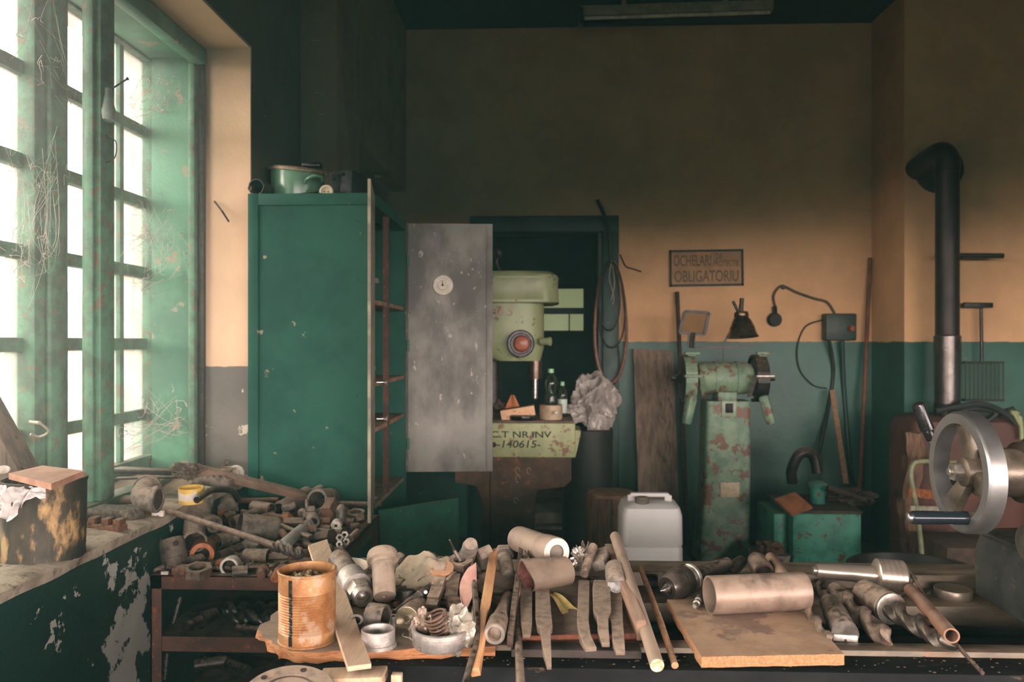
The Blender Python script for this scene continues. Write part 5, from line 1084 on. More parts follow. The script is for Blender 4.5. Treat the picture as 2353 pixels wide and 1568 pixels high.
def drillbit(name, label, A, Bp, r, m, shank=.35, rs=None, ms=None, turns=2., cat='drill bit', group=None, depth=.55):
    A = Vector(A); Bp = Vector(Bp); d = Bp - A; Ln = d.length; dn = d.normalized(); rs = rs or r * .9
    o = thing(name, label, cat, A, group)
    b = B(); rev(b, A, dn, [(0, rs * .8), (.004, rs), (Ln * shank - .01, rs * 1.08), (Ln * shank, r * .9)], 24); obj('shank', b, ms or m, o)
    b = B(); fluted(b, A + dn * Ln * shank * .985, dn, r, Ln * (1 - shank), turns, depth=depth); obj('flutes', b, m, o)
    return o
drillbit('twist_drill', 'upper of the big dark drill bits on the middle shelf', PZ(640, 1402, .632), PZ(502, 1404, .632), .03, BLACK, .15, turns=1.6)
drillbit('twist_drill', 'lower big drill bit on the middle shelf, tip forward', PZ(670, 1426, .634), PZ(524, 1422, .634), .032, BLACK, .1, turns=1.2)
turned('drill_shank', 'dark tapered shank lying on the middle shelf left of the drills', 'shank', PZ(494, 1412, .63), PZ(426, 1442, .625), [(0, .022), (.5, .028), (.5, .018), (.85, .015), (.86, .02), (1, .018)], DARK)
b = B(); cyl(b, PY(415, 1372, ty0 + .06), PY(399, 1432, ty0 + .06), .007); one('steel_rod', b, BRIGHT, 'short shiny rod standing inside the left end of the middle shelf', 'rod')
b = B(); cyl(b, PY(384, 1500, ty0 + .06), PY(378, 1560, ty0 + .06), .007); one('steel_rod', b, BRIGHT, 'short shiny rod standing at the left end of the bottom shelf', 'rod')
zq2 = zsh[0] - .34 + .036
for nm, lab, px0, py0, px1, py1, r_ in (('shaft', 'brassy-ended shaft lying on the bottom shelf', 445, 1530, 520, 1520, .022), ('shaft', 'long dark shaft lying right on the bottom shelf', 500, 1515, 570, 1542, .018), ('shaft', 'dark round bar at the middle shelf front', 545, 1444, 600, 1450, .014)):
    zk = .33 + r_ * 1.3 if py0 > 1500 else .6 + r_ * 1.3; A_ = PZ(px0, py0, zk); Bq = PZ(px1, py1, zk); turned(nm, lab, 'shaft', A_, Bq, [(0, r_ * .9), (.02, r_), (.3, r_), (.3, r_ * 1.25), (.4, r_ * 1.25), (.4, r_), (1, r_)], DARK)

# ---------------------------------------------------------------- heap
def hY(py): return 2.64 + (1310 - py) * (3.28 - 2.64) / 175.0
def hp(px, py, dy=0., r=.012):
    Y = hY(py) + dy
    if py > 1200: Y = min(Y, (EYE - ZTB - r) / (py - 784.) * F)
    return PY(px, py, Y)
def hm(px_, py): return px_ * hY(py) / F * .985
heap = lambda **k: k
# filler mound of scrap under the named pieces
random.seed(11); b = B()
def mound(u, v):
    x_ = tx0 + .03 + (tx1 - tx0 - .06) * u; y_ = ty0 + .05 + (ty1 - ty0 - .1) * v
    py = 1310 - (y_ - 2.64) / (3.28 - 2.64) * 175.; zz = EYE - (py - 785) / F * y_
    zz = ZTB + (zz - ZTB - .07) * min(1, (1 - abs(2 * u - 1) ** 3) * 1.05) if v > .02 else ZTB + .01
    return (x_, y_, max(ZTB - .0, zz + .02 * noise.noise(Vector((x_ * 20, y_ * 20, 0)))))
sheet(b, mound, 40, 44, .01)
for i in range(420):
    u, v = random.random() * .94 + .03, random.random() * .94 + .03; p = Vector(mound(u, v)); s_ = random.uniform(.008, .02); d = Vector((random.gauss(0, 1), random.gauss(0, 1), random.gauss(0, .4))).normalized()
    k = random.random()
    if k < .4: cyl(b, p - d * s_ * 1.5, p + d * s_ * 1.5, s_ * .5, n=8)
    elif k < .7: bar(b, p - d * s_, p + d * s_, s_, s_ * .8)
    else: rock(b, p, (s_, s_ * .7, s_ * .6), i, 1, .5, 2)
one('scrap_filling', b, RUSTD, 'small rusty scrap filling the gaps between the larger pieces of the heap', 'scrap', kind='stuff')

HG = 'scrap parts heaped on the rusty table'
def T(name, label, cat, x0, y0, x1, y1, r, prof=((0, 1), (1, 1)), m=STEELW, hole=0., hd=.5, d0=0., d1=0., n=28):
    """turned part between two pixels of the heap, radii in pixels"""
    R_ = hm(r, (y0 + y1) / 2); A = hp(x0, y0, d0, R_); Bp = hp(x1, y1, d1, R_)
    return turned(name, label, cat, A, Bp, [(t, R_ * k) for t, k in prof], m, n=n, hole=R_ * hole, hdepth=hd)
CYP = ((0, .96), (.02, 1), (.98, 1), (1, .96))
# back row
T('long_pipe', 'long reddish pipe lying along the back of the heap against the cabinet', 'pipe', 470, 1152, 640, 1150, 7, CYP, RUST, d0=.1, d1=.1)
T('long_pipe', 'brown pipe end sticking out at the right back of the heap', 'pipe', 768, 1158, 856, 1160, 7, CYP, RUSTD, d0=.08, d1=.05)
T('bottle_shaped_socket', 'grey casting with a round open mouth at the left back of the heap', 'fitting', 522, 1176, 520, 1138, 26, ((0, .98), (.5, 1), (.8, .84), (.84, .8), (.86, .86), (1, .84)), GREY, .68, .4, 0, -.02)
T('long_handle_tube', 'grey two-stage tube sloping up right behind the heap', 'tube', 768, 1108, 690, 1148, 11, CYP, GREY, d0=.12, d1=.1)
T('large_tube', 'thicker grey sleeve at the lower end of the sloping two-stage tube', 'tube', 706, 1134, 642, 1172, 18, ((0, 1), (.93, 1), (.93, 1.07), (1, 1.07)), GREY, .82, .5, .1, .04)
T('pipe_socket', 'beige tube with a dark cut end behind the flared tube', 'tube', 582, 1166, 624, 1172, 16, CYP, STEELW, .8, .4, .02, .0)
A = hp(742, 1145, -.0)
b = B(); pipe(b, hp(728, 1150, .0), hp(757, 1146, .12), hm(26, 1150), hm(20, 1150)); rr = hm(26, 1150)
tt = thing('clamp_bracket', 'pipe clamp bracket with two wide rings standing on the heap', 'bracket', hp(728, 1176)); obj('ring', b, GREY, tt)
b = B(); p0 = hp(712, 1172); p1 = hp(752, 1166); sweep(b, spline([hp(704, 1150), hp(706, 1168), hp(714, 1177), hp(730, 1175), hp(748, 1162), hp(760, 1158)], 5), hm(3.5, 1150), 8); obj('strap', b, GREY, tt)
b = B(); bar(b, hp(716, 1166, -.02), hp(716, 1178, -.02), hm(15, 1170), hm(8, 1170), .002); obj('lug', b, GREY, tt)
T('hex_plug', 'big brown hexagonal plug leaning on the clamp rings', 'plug', 762, 1158, 748, 1184, 19, CYP, RUST, d0=.0, d1=-.04, n=6)
b = B(); A = hp(784, 1185); rev(b, hp(784, 1200), Vector((0, 0, 1)), [(0, hm(12, 1190)), (hm(28, 1190), hm(12, 1190)), (hm(34, 1190), hm(10, 1190)), (hm(40, 1190), hm(5, 1190)), (hm(42, 1190), 0)], 24); one('domed_pin', b, STEEL, 'upright steel pin with a shiny domed top at the right back of the heap', 'pin')
b = B(); A = hp(818, 1178, .05); sweep(b, [A + Vector((hm(18, 1170) * math.cos(t), hm(16, 1170) * math.sin(t) * 1.2, .004 * math.sin(t))) for t in [2 * PI * k / 28 for k in range(28)]], hm(3, 1170), 8, closed=True); one('loose_ring', b, STEELW, 'open pale ring lying at the far right back of the heap', 'ring')
T('bush', 'small dark bush beside the domed pin', 'bush', 796, 1200, 814, 1200, 9, CYP, RUSTD, .5)
T('square_block', 'dark block at the right back corner of the heap', 'block', 818, 1196, 836, 1192, 11, CYP, RUSTD, n=4)
T('white_spool', 'round white spool with a central hole at the right of the heap', 'spool', 778, 1200, 772, 1209, 13, ((0, .8), (.5, 1), (.9, 1), (1, .85)), WHITEP, .25, .5, .03, -.02)
b = B(); q = hp(775, 1222); loft(b, [(q.z - hm(8, 1220), q.x - .012, q.x + .012, q.y - .012, q.y + .012), (q.z + hm(8, 1220), q.x - .018, q.x + .018, q.y - .016, q.y + .016)], 6, 2.2); one('pale_cap', b, WHITEP, 'small pale cap just below the white spool', 'cap')
b = B(); b1_ = hp(656, 1196); prism(b, hp(662, 1190, .03), Vector((.01, -.05, -.006)), [(-hm(20, 1190), -hm(10, 1190)), (-hm(12, 1190), hm(15, 1190)), (hm(2, 1190), hm(14, 1190)), (hm(20, 1190), -hm(2, 1190)), (hm(18, 1190), -hm(12, 1190))], .002)
one('orange_casting', b, RUSTO, 'bright orange rusty angular casting in the middle of the heap', 'casting')
T('hex_bar', 'drilled hexagonal bar lying under the orange casting', 'bar', 700, 1200, 653, 1200, 11, CYP, STEELW, .35, .3, n=6)
T('hex_bar', 'short hexagonal bar lying right of the pipe boss', 'bar', 732, 1199, 760, 1199, 10, CYP, RUST, n=6)
b = B(); q = hp(716, 1192); prism(b, hp(716, 1190, .03), Vector((.004, -.03, 0)), [(-hm(18, 1190), hm(14, 1190)), (hm(14, 1190), hm(14, 1190)), (hm(12, 1190), -hm(14, 1190)), (-hm(16, 1190), -hm(14, 1190))], .003); o = one('boss_block', b, GREY, 'grey block under the clamp bracket with a round boss', 'block')
T('pipe_boss', 'short round boss with a dark hole below the clamp bracket', 'boss', 718, 1192, 721, 1200, 15, ((0, 1), (.8, 1), (1, .9)), GREY, .55, .6, -.02, -.07)
T('shaft_stub', 'short rusty shaft left of the orange casting', 'shaft', 622, 1188, 650, 1192, 9, CYP, RUST)
T('knuckle', 'round grey knuckle behind the orange casting', 'knob', 692, 1182, 698, 1176, 11, ((0, .7), (.3, 1), (.8, .9), (1, .5)), GREY)
# long tools
T('long_tube', 'long tapered brown tube with an open end in the middle back of the heap', 'tube', 610, 1166, 535, 1202, 13, ((0, 1), (.05, .8), (.7, .75), (.8, 1), (1, 1)), STEELW, .6, .2, .0, -.04)
T('coupling', 'round brown threaded coupling left of the tapered tube', 'coupling', 540, 1184, 515, 1192, 13, ((0, .8), (.3, .8), (.32, 1), (.6, 1), (.62, .9), (1, .9)), RUST, .6, .4)
T('coupling', 'small rusty coupling behind the elbow pipes', 'coupling', 520, 1178, 500, 1182, 9, CYP, RUSTO)
T('flared_tube', 'wide grey bulged tube with a big open mouth in the centre of the heap', 'tube', 640, 1217, 550, 1207, 28, ((0, .85), (.06, .95), (.12, 1), (.5, 1), (.6, 1.05), (.7, 1), (1, .97)), GREY, .9, .8, .12, -.08)
A = hp(372, 1172, -.0); Bp = hp(648, 1258, -.12); 
def lt_(p, q, t): return p.lerp(q, t)
A = PY(378, 1172, 2.66); Bp = PY(704, 1277, 2.58); A2 = lt_(A, Bp, .78)
ld = thing('long_drill', 'very long drill bit laid diagonally over the heap from the sill corner', 'drill bit', A)
b = B(); cyl(b, A, A2, .0105, n=20); obj('shank', b, STEELW, ld)
b = B(); fluted(b, A2, Bp - A2, .020, (Bp - A2).length, 1.6, depth=.5); obj('flutes', b, STEEL, ld)
# elbows at the left
tf_ = thing('pipe_tee', 'big cast pipe tee with a hexagonal crown and a wide mouth facing down and forward', 'pipe tee', PY(447, 1250, 2.70))
mq = lambda k: k * 2.8 / F
b = B(); A = PY(460, 1166, 2.9); d_ = PY(462, 1140, 2.9) - A; hexnut(b, A, d_, mq(29), mq(15), d_.length, a0=.4); obj('hex_crown', b, GREY, tf_)
b = B(); A = PY(459, 1160, 2.9); Bp = PY(446, 1214, 2.79); d_ = Bp - A; Ln = d_.length; rev(b, A, d_, [(0, mq(22)), (Ln * .15, mq(29)), (Ln * .45, mq(31)), (Ln * .8, mq(24)), (Ln, mq(23))], 36); obj('body', b, GREY, tf_)
b = B(); A = PY(446, 1200, 2.80); Bp = PY(447, 1246, 2.68); d_ = Bp - A; Ln = d_.length; rev(b, A, d_, [(0, mq(23)), (Ln * .45, mq(24.5)), (Ln - .012, mq(25)), (Ln - .011, mq(27)), (Ln, mq(27)), (Ln, mq(22)), (Ln * .4, mq(20)), (Ln * .4, 0)], 40)
for f in b.faces:
    if all((v.co - A - d_.normalized() * (v.co - A).dot(d_.normalized())).length < mq(22.4) and (v.co - A).dot(d_.normalized()) > Ln * .35 for v in f.verts): f.material_index = 1
obj('mouth', b, [GREY, HOLE], tf_)
b = B(); A = PY(458, 1188, 2.85); Bp = PY(494, 1206, 2.78); d_ = Bp - A; Ln = d_.length; rev(b, A, d_, [(0, mq(17)), (Ln * .7, mq(16)), (Ln * .71, mq(19)), (Ln, mq(19)), (Ln, mq(14)), (Ln * .7, mq(13)), (Ln * .7, 0)], 32); obj('branch', b, GREY, tf_)
A = PY(408, 1312, 2.625); Bp = PY(394, 1242, 2.66); R_ = .043; turned('piston', 'grey steel piston with a pin hole at the left front corner of the heap', 'piston', A, Bp, [(t * 1, R_ * k) for t, k in ((0, .97), (.02, 1), (.16, 1), (.17, .97), (.36, .97), (.37, 1), (.98, 1), (1, .97))], STEEL, n=40)
p_ = bpy.data.objects['piston']; b = B(); q = PY(403, 1250, 2.66 - .0425); rev(b, q + Vector((0, .003, 0)), Vector((.1, -1, .1)), [(0, hm(6, 1245)), (.004, hm(6, 1245)), (.004, 0)], 20); obj('pin_hole', b, HOLE, p_)
T('pipe_elbow_mouth', 'grey pipe socket with a rusty inside right of the middle elbow', 'socket', 528, 1232, 498, 1246, 18, ((0, .9), (.7, .95), (.75, 1.1), (1, 1.1)), GREY, .85, .7)
T('lead_ring', 'bright rusty copper-coloured ring behind the round blank', 'ring', 468, 1260, 464, 1276, 27, CYP, mat('coppery_ring', L(190, 120, 84), L(160, 96, 64), rough=.35, metal=.6, scale=14, dust=.3), .6, .6, .02, -.0)
T('round_blank', 'short round steel blank facing forward at the left front of the heap', 'blank', 462, 1290, 436, 1298, 18, CYP, STEEL, d0=.05, d1=-.03)
T('hex_bar', 'dark brown hexagonal bar lying behind the thin pin', 'bar', 555, 1258, 502, 1278, 11, CYP, RUSTD, n=6)
T('taper_pin', 'thin brown pin lying between the round blank and the white ring', 'pin', 560, 1276, 462, 1302, 6.5, ((0, 1), (.9, .9), (.97, 1.1), (1, 1)), STEELW)
T('rusty_cone', 'small rusty rounded cone at the left front of the heap', 'cone', 432, 1312, 396, 1314, 16, ((0, .9), (.4, 1), (.7, .85), (1, .5)), RUSTO if False else RUST)
b = B(); hexnut(b, hp(455, 1322, -.0), Vector((0.05, -.15, 1)), hm(33, 1315), hm(20, 1315), hm(20, 1315), 6); one('hex_nut', b, STEELW, 'large flat hexagonal nut at the front edge of the table', 'nut')
T('white_ring', 'white-edged bearing ring tilted up at the front of the heap', 'ring', 536, 1296, 526, 1304, 21, ((0, .95), (.4, 1.02), (.6, 1), (1, 1)), WHITEP, .72, .9, .02, -.02)
T('bearing_cup', 'brown cup seat behind the white ring', 'cup', 505, 1300, 512, 1296, 13, CYP, RUSTO)
T('steel_sleeve', 'smooth brown steel sleeve lying at the front of the heap', 'sleeve', 562, 1280, 618, 1281, 19, ((0, .9), (.04, 1), (1, 1)), STEELW, .82, .3, .03, -.02)
T('short_sleeve', 'small square-cut grey sleeve on the table edge under the smooth sleeve', 'sleeve', 534, 1316, 570, 1313, 14, CYP, STEEL, n=28)
T('hex_bar', 'faceted hexagonal bar with a machined end right of the smooth sleeve', 'bar', 620, 1281, 664, 1281, 13, ((0, 1), (.8, 1), (1, .55)), STEELW, n=6)
T('round_bar', 'reddish round bar behind the tin can', 'bar', 664, 1284, 712, 1272, 12, CYP, RUST, d0=-.01, d1=0)
T('square_bar', 'lead-grey block under the long drill', 'block', 562, 1252, 598, 1260, 15, CYP, GREY, n=5)
T('pivot_lug', 'grey lug with a bolt behind the smooth sleeve', 'lug', 535, 1240, 548, 1236, 8, CYP, GREY, .4)
T('oxide_plate', 'rusty plate scrap behind the pipe socket', 'plate', 478, 1250, 500, 1240, 16, CYP, RUST, n=4)
T('washer_stack', 'rusty washer with a square nut at the front right of the heap', 'washer', 606, 1312, 600, 1322, 15, ((0, 1), (.3, 1), (.35, .7), (1, .6)), RUST, d0=0, d1=-.03)
T('square_nut', 'small square nut on the table edge near the tin can', 'nut', 622, 1318, 626, 1325, 9, CYP, STEELW, .4, .5, n=4)
T('small_bolt', 'small bolt with a round head near the tin can', 'bolt', 630, 1300, 585, 1308, 8, ((0, .6), (.75, .6), (.76, 1), (1, .95)), RUST)
T('small_bolt', 'rusty bolt standing behind the tin can', 'bolt', 640, 1312, 632, 1330, 10, CYP, RUSTO)
T('ball_joint', 'rusty ball-ended pin between sleeve and tin can', 'pin', 640, 1295, 622, 1308, 9, ((0, .5), (.5, .5), (.6, .9), (.85, 1), (1, .5)), RUST)
T('thin_plug', 'pale thin plug lying on the very front edge of the table', 'plug', 556, 1327, 586, 1326, 4, CYP, STEEL)
T('left_edge_cone', 'small bronze cone at the left end of the table', 'cone', 384, 1304, 354, 1312, 10, ((0, 1), (.6, .8), (1, .4)), STEELW)
b = B(); q = hp(380, 1322); box(b, q.x - .012, q.x + .012, q.y - .008, q.y + .004, ZTB + .001, ZTB + .012, .002); one('chalk_piece', b, WHITEP, 'small white chip on the left front corner of the table', 'chip')
# middle right
wr = thing('shock_absorber', 'pale grey cylinder with an eye end lying across the heap', 'damper', hp(650, 1255))
A = hp(650, 1255, -.06); Bp = hp(697, 1215, -.03)
b = B(); rr = hm(14, 1235); rev(b, A, Bp - A, [(0, rr * .9), (.004, rr), ((Bp - A).length - .012, rr), ((Bp - A).length, rr * .7)], 24); obj('body', b, mat('pale_grey_paint', L(182, 180, 172), L(156, 152, 144), rough=.5, dust=.5), wr)
b = B(); C_ = hp(708, 1206, -.03); cyl(b, Bp, C_, hm(6, 1210)); rev(b, C_ + Vector((0, .012, 0)), Vector((.15, -1, .1)), [(0, hm(5, 1206)), (0, hm(13, 1206)), (.026, hm(13, 1206)), (.026, hm(5, 1206))], 24, closed=True); obj('eye', b, GREY, wr)
b = B(); cyl(b, hp(640, 1204, -.02), hp(712, 1236, -.06), hm(5, 1220)); one('push_rod', b, STEELW, 'thin rod crossing behind the pale grey cylinder', 'rod')
T('rod_end', 'short bright rod end poking out right of the pale grey cylinder', 'rod', 700, 1228, 716, 1235, 6.5, ((0, .8), (.8, 1), (1, .8)), STEEL, d0=-.03, d1=-.06)
T('hex_socket', 'dark hexagonal socket lying right of the pale grey cylinder', 'socket', 732, 1238, 764, 1232, 18, CYP, RUSTD, d0=.02, d1=-.04, n=6)
T('square_block', 'reddish square block right of the eye end', 'block', 704, 1222, 728, 1218, 14, CYP, RUST, n=4)
T('thin_lever', 'thin reddish lever leaning against the pipe boss', 'lever', 724, 1180, 746, 1214, 3, CYP, RUSTO)
T('flat_link', 'thin flat link lying towards the white spool', 'link', 720, 1216, 776, 1222, 4, CYP, STEELW)
b = B(); q = hp(790, 1240); 
for k, (x_, y_) in enumerate(((780, 1236), (790, 1232), (796, 1246), (784, 1250))): hexnut(b, hp(x_, y_, -.01), Vector((.2, -1, .3)), hm(9, 1240), hm(4, 1240), hm(9, 1240))
for v in b.verts: pass
b.free()
for k, (x_, y_, nm) in enumerate(((780, 1236, 'left'), (793, 1230, 'top'), (798, 1246, 'right'), (784, 1252, 'lowest'))):
    b = B(); hexnut(b, hp(x_, y_, -.01), Vector((.3 - .2 * k, -1, .3)), hm(9, 1240), hm(4, 1240), hm(9, 1240)); one('shiny_nut', b, BRIGHTD, 'shiny nut, %s of the little cluster by the table right rail' % nm, 'nut', group='shiny nuts by the right rail')
T('short_pin', 'dull short pin leaning on the right rail of the table', 'pin', 822, 1222, 806, 1238, 8, CYP, STEELW)
T('round_stub', 'dark round stub near the front right corner of the table', 'stub', 782, 1262, 788, 1270, 9, CYP, RUSTD)
T('brass_washer', 'tan washer behind the leaning wooden slat', 'washer', 756, 1262, 752, 1270, 13, CYP, STEELW, .4, .9)
T('leaf_plate', 'pointed tan leaf-shaped plate behind the shallow dish', 'plate', 766, 1274, 778, 1268, 10, CYP, STEELW, n=3)
T('white_button', 'small pale button left of the leaning slat', 'button', 690, 1268, 692, 1272, 7, CYP, WHITEP, .3)
for k, (x0, y0, x1, y1, r, m_, nm, lab, cat) in enumerate((
    (600, 1190, 630, 1183, 8, RUST, 'pin', 'rusty pin between the tapered tube and the orange casting', 'pin'),
    (560, 1240, 590, 1232, 7, RUSTD, 'pin', 'dark pin peeking out under the flared tube', 'pin'),
    (648, 1222, 660, 1240, 9, RUST, 'knob', 'brown knob left of the pale grey cylinder', 'knob'),
    (700, 1252, 730, 1262, 9, RUSTD, 'bar', 'dark bar below the hexagonal socket', 'bar'),
    (690, 1242, 715, 1246, 8, RUSTD, 'bar', 'dark stub below the thin push rod', 'bar'),
    (738, 1212, 760, 1214, 7, STEELW, 'pin', 'tan pin between the thin lever and the white spool', 'pin'),
    (806, 1212, 826, 1208, 8, RUSTD, 'pin', 'dark pin below the block at the right back corner', 'pin'),
    (486, 1216, 508, 1222, 13, GREY, 'cast_lump', 'grey cast lump between the elbows and the flared tube', 'lump'),
    (476, 1178, 490, 1166, 10, RUST, 'cast_lump', 'rusty lump right of the hexagonal collar', 'lump'),
    (556, 1176, 590, 1184, 6, RUST, 'spindle', 'rusty spindle behind the tapered tube', 'spindle'),
    (650, 1170, 676, 1162, 9, GREY, 'stub_tube', 'grey stub just in front of the thicker sleeve', 'tube'),
    (460, 1306, 492, 1300, 6, STEELW, 'pin', 'short tan pin over the flat hexagonal nut', 'pin'),
    (574, 1300, 598, 1304, 7, RUSTD, 'pin', 'dark pin under the smooth sleeve', 'pin'),
    (606, 1256, 640, 1266, 8, RUSTD, 'bar', 'dark bar below the fluted end of the long drill', 'bar'))):
    T(nm, lab, cat, x0, y0, x1, y1, r, CYP, m_)
# ================================================================ MACHINE BED
ZB = .975
BEDM = mat('oily_black_bed', L(30, 30, 30), L(18, 18, 19), rough=.7, metal=.0, spec=.12, scale=6, c3=L(90, 72, 52), t3=.68, s3=26, bump=.15, bscale=30, stretch=(.5, 1.4, 1))
RAILM = mat('worn_bed_way', L(110, 96, 78), L(76, 66, 54), rough=.45, metal=.4, scale=6, c3=L(112, 78, 54), t3=.6, s3=16, bump=.06, dust=.35, stretch=(.5, 1, 1))
bx0 = PZ(650, 1530, ZB).x; bx1 = 2.6; Yf = PZ(1300, 1536, ZB).y; Yr0 = PZ(1800, 1505, ZB).y; Yr1 = PZ(1800, 1476, ZB + .008).y; Yb0 = PZ(2000, 1392, ZB).y; Yb1 = PZ(2000, 1352, ZB + .0).y
bed = thing('lathe_bed', 'long oily black machine bed with worn ways running along the foreground', 'machine bed', (.8, 1.75, 0))
b = B(); box(b, bx0, bx1, Yf, Yr0, .60, ZB, .003); box(b, bx0, bx1, Yf + .01, Yf + .03, .2, .60); obj('front_beam', b, BEDM, bed)
b = B(); box(b, bx0, bx1, Yr0, Yr1, .7, ZB + .01, .003); obj('front_way', b, RAILM, bed)
b = B(); box(b, bx0, bx1, Yr1, Yb0, .7, ZB - .05, .002); obj('trough', b, BEDM, bed)
b = B(); box(b, bx0, bx1, Yr1 + .10, Yr1 + .13, ZB - .05, ZB - .025, .004); box(b, bx0, bx1, Yr1 + .2, Yr1 + .22, ZB - .05, ZB - .035, .004); obj('web', b, BEDM, bed)['kind'] = 'stuff'
b = B(); box(b, bx0, bx1, Yb0, Yb1, .7, ZB, .003); obj('rear_ledge', b, RAILM, bed)
b = B(); box(b, bx0, bx1, Yb1, Yb1 + .10, .7, ZB + .032, .004); obj('rear_way', b, RAILM, bed)
b = B(); box(b, bx0 + .1, bx1, Yr1 - .02, Yb1, 0, .6); obj('pedestal', b, BEDM, bed)
b = B(); random.seed(21)
for i in range(520):
    x_ = random.uniform(bx0, 1.5); k = random.random()
    if k < .55: y_, z_ = random.uniform(Yf + .005, Yr0), ZB
    elif k < .7: y_, z_ = random.uniform(Yr1, Yb0), ZB - .05
    else: y_, z_ = random.uniform(Yb0, Yb1), ZB
    s_ = random.uniform(.0006, .0024); rock(b, (x_, y_, z_ + s_ * .3), (s_ * 1.4, s_, s_ * .4), i, 1, .5, 2)
one('metal_chips', b, mat('swarf', L(150, 130, 108), L(70, 58, 48), rough=.4, metal=.5, scale=60), 'tiny metal chips and swarf scattered over the machine bed', 'chips', kind='stuff')

# ---------------------------------------------------------------- boards
ZW = .994
b = B()
def plank_fn(x0f, x0b, x1f, x1b, yf, yb, z, wob):
    pass
BRD = mat('dusty_plank', L(150, 128, 108), L(128, 108, 90), rough=.9, scale=4, stretch=(1, 3, 1), dust=.7, bump=.35, bscale=30)
BEDGE = mat('raw_plank_edge', L(196, 134, 86), L(160, 104, 68), rough=.9, scale=9, stretch=(.5, 3, 8), c3=L(112, 72, 48), t3=.6, s3=12, bump=.7, bscale=50)
def thick_outline(bm, pts, z0, z1, ragged=(), amp=.006, sub=14, edge_mi=1):
    """flat board from a closed outline of (x, y); edges listed in ragged are splintered"""
    top = []; bot = []
    for i, (p, q) in enumerate(zip(pts, pts[1:] + pts[:1])):
        for k in range(sub):
            t = k / sub; x_, y_ = p[0] + (q[0] - p[0]) * t, p[1] + (q[1] - p[1]) * t
            a1 = amp * 2.2 * noise.noise(Vector((x_ * 37, y_ * 37, 1))) if i in ragged and 0 < k else 0; a2 = amp * 3.5 * noise.noise(Vector((x_ * 29, y_ * 29, 7))) if i in ragged and 0 < k else 0
            L_ = math.hypot(q[0] - p[0], q[1] - p[1]); nx, ny = (q[1] - p[1]) / L_, -(q[0] - p[0]) / L_
            top.append(bm.verts.new((x_ + nx * a1, y_ + ny * a1, z1))); bot.append(bm.verts.new((x_ + nx * a2, y_ + ny * a2, z0)))
    bm.faces.new(top); bm.faces.new(bot[::-1]); n_ = len(top)
    for i in range(n_): bm.faces.new((top[i], bot[i], bot[(i + 1) % n_], top[(i + 1) % n_])).material_index = edge_mi
    return bm
def zp(px, py, z): q = PZ(px, py, z); return (q.x, q.y)
b = B(); thick_outline(b, [zp(592, 1448, ZW), zp(640, 1492, ZW), zp(700, 1500, ZW), zp(1138, 1486, ZW), zp(1135, 1380, ZW), (PZ(1135, 1300, ZW).x, 1.98), (PZ(700, 1330, ZW).x, 1.98), zp(643, 1402, ZW)], ZB + .001, ZW, (0, 1, 2, 6, 7), .005)
one('wooden_plank', b, [BRD, BEDGE], 'thick splintered plank under the rusty can and scrap pile at the left of the bed', 'plank')
# tray with tool bits
ZTY = ZW + .002
b = B(); thick_outline(b, [zp(1195, 1462, ZTY), zp(1468, 1456, ZTY), (PZ(1410, 1345, ZTY).x, 1.93), (PZ(1205, 1350, ZTY).x, 1.93)], ZB + .001, ZTY, (0,), .001); 
tr = thing('tool_tray', 'shallow dusty wooden tray holding the lathe tools in the middle', 'tray', (*zp(1330, 1462, ZTY), ZB))
obj('bottom', b, [mat('tray_dust', L(118, 98, 80), L(92, 76, 62), rough=.95, scale=7, dust=.5), WOODR], tr)
b = B(); A = PZ(1176, 1490, ZB + .006); Bp = PZ(1468, 1486, ZB + .006); A.y = Bp.y = zp(1300, 1466, ZTY)[1] - .022; bar(b, A, Bp, .04, .016, .002, up=Vector((0, 0, 1))); obj('front_lath', b, mat('black_wood', L(64, 54, 48), L(48, 42, 38), rough=.8), tr)
b = B(); A = PZ(1474, 1450, ZTY + .012); Bp = PZ(1398, 1268, ZTY + .045); bar(b, A, Bp, .018, .04, .002); obj('side_rail', b, [grain_mat('rail_wood', L(150, 118, 96), L(118, 92, 74), dust=.5)], tr)
# chipboard at the right
PB = mat('chipboard_face', L(188, 150, 116), L(164, 128, 98), rough=.85, scale=8, c3=L(128, 98, 80), t3=.53, s3=4.5, sharp=.05, bump=.1, dust=.35)
PBE = mat('chipboard_edge', L(196, 146, 100), L(168, 118, 80), rough=.95, scale=60, bump=.9, bscale=160)
b = B(); ZCB = ZB + .03; thick_outline(b, [zp(1612, 1510, ZCB), zp(1940, 1504, ZCB), zp(1820, 1372, ZCB), zp(1532, 1378, ZCB)], ZB + .011, ZCB, (0, 3), .0014, 20)
one('chipboard', b, [PB, PBE], 'stained sheet of chipboard lying across the ways under the big pipe', 'board')

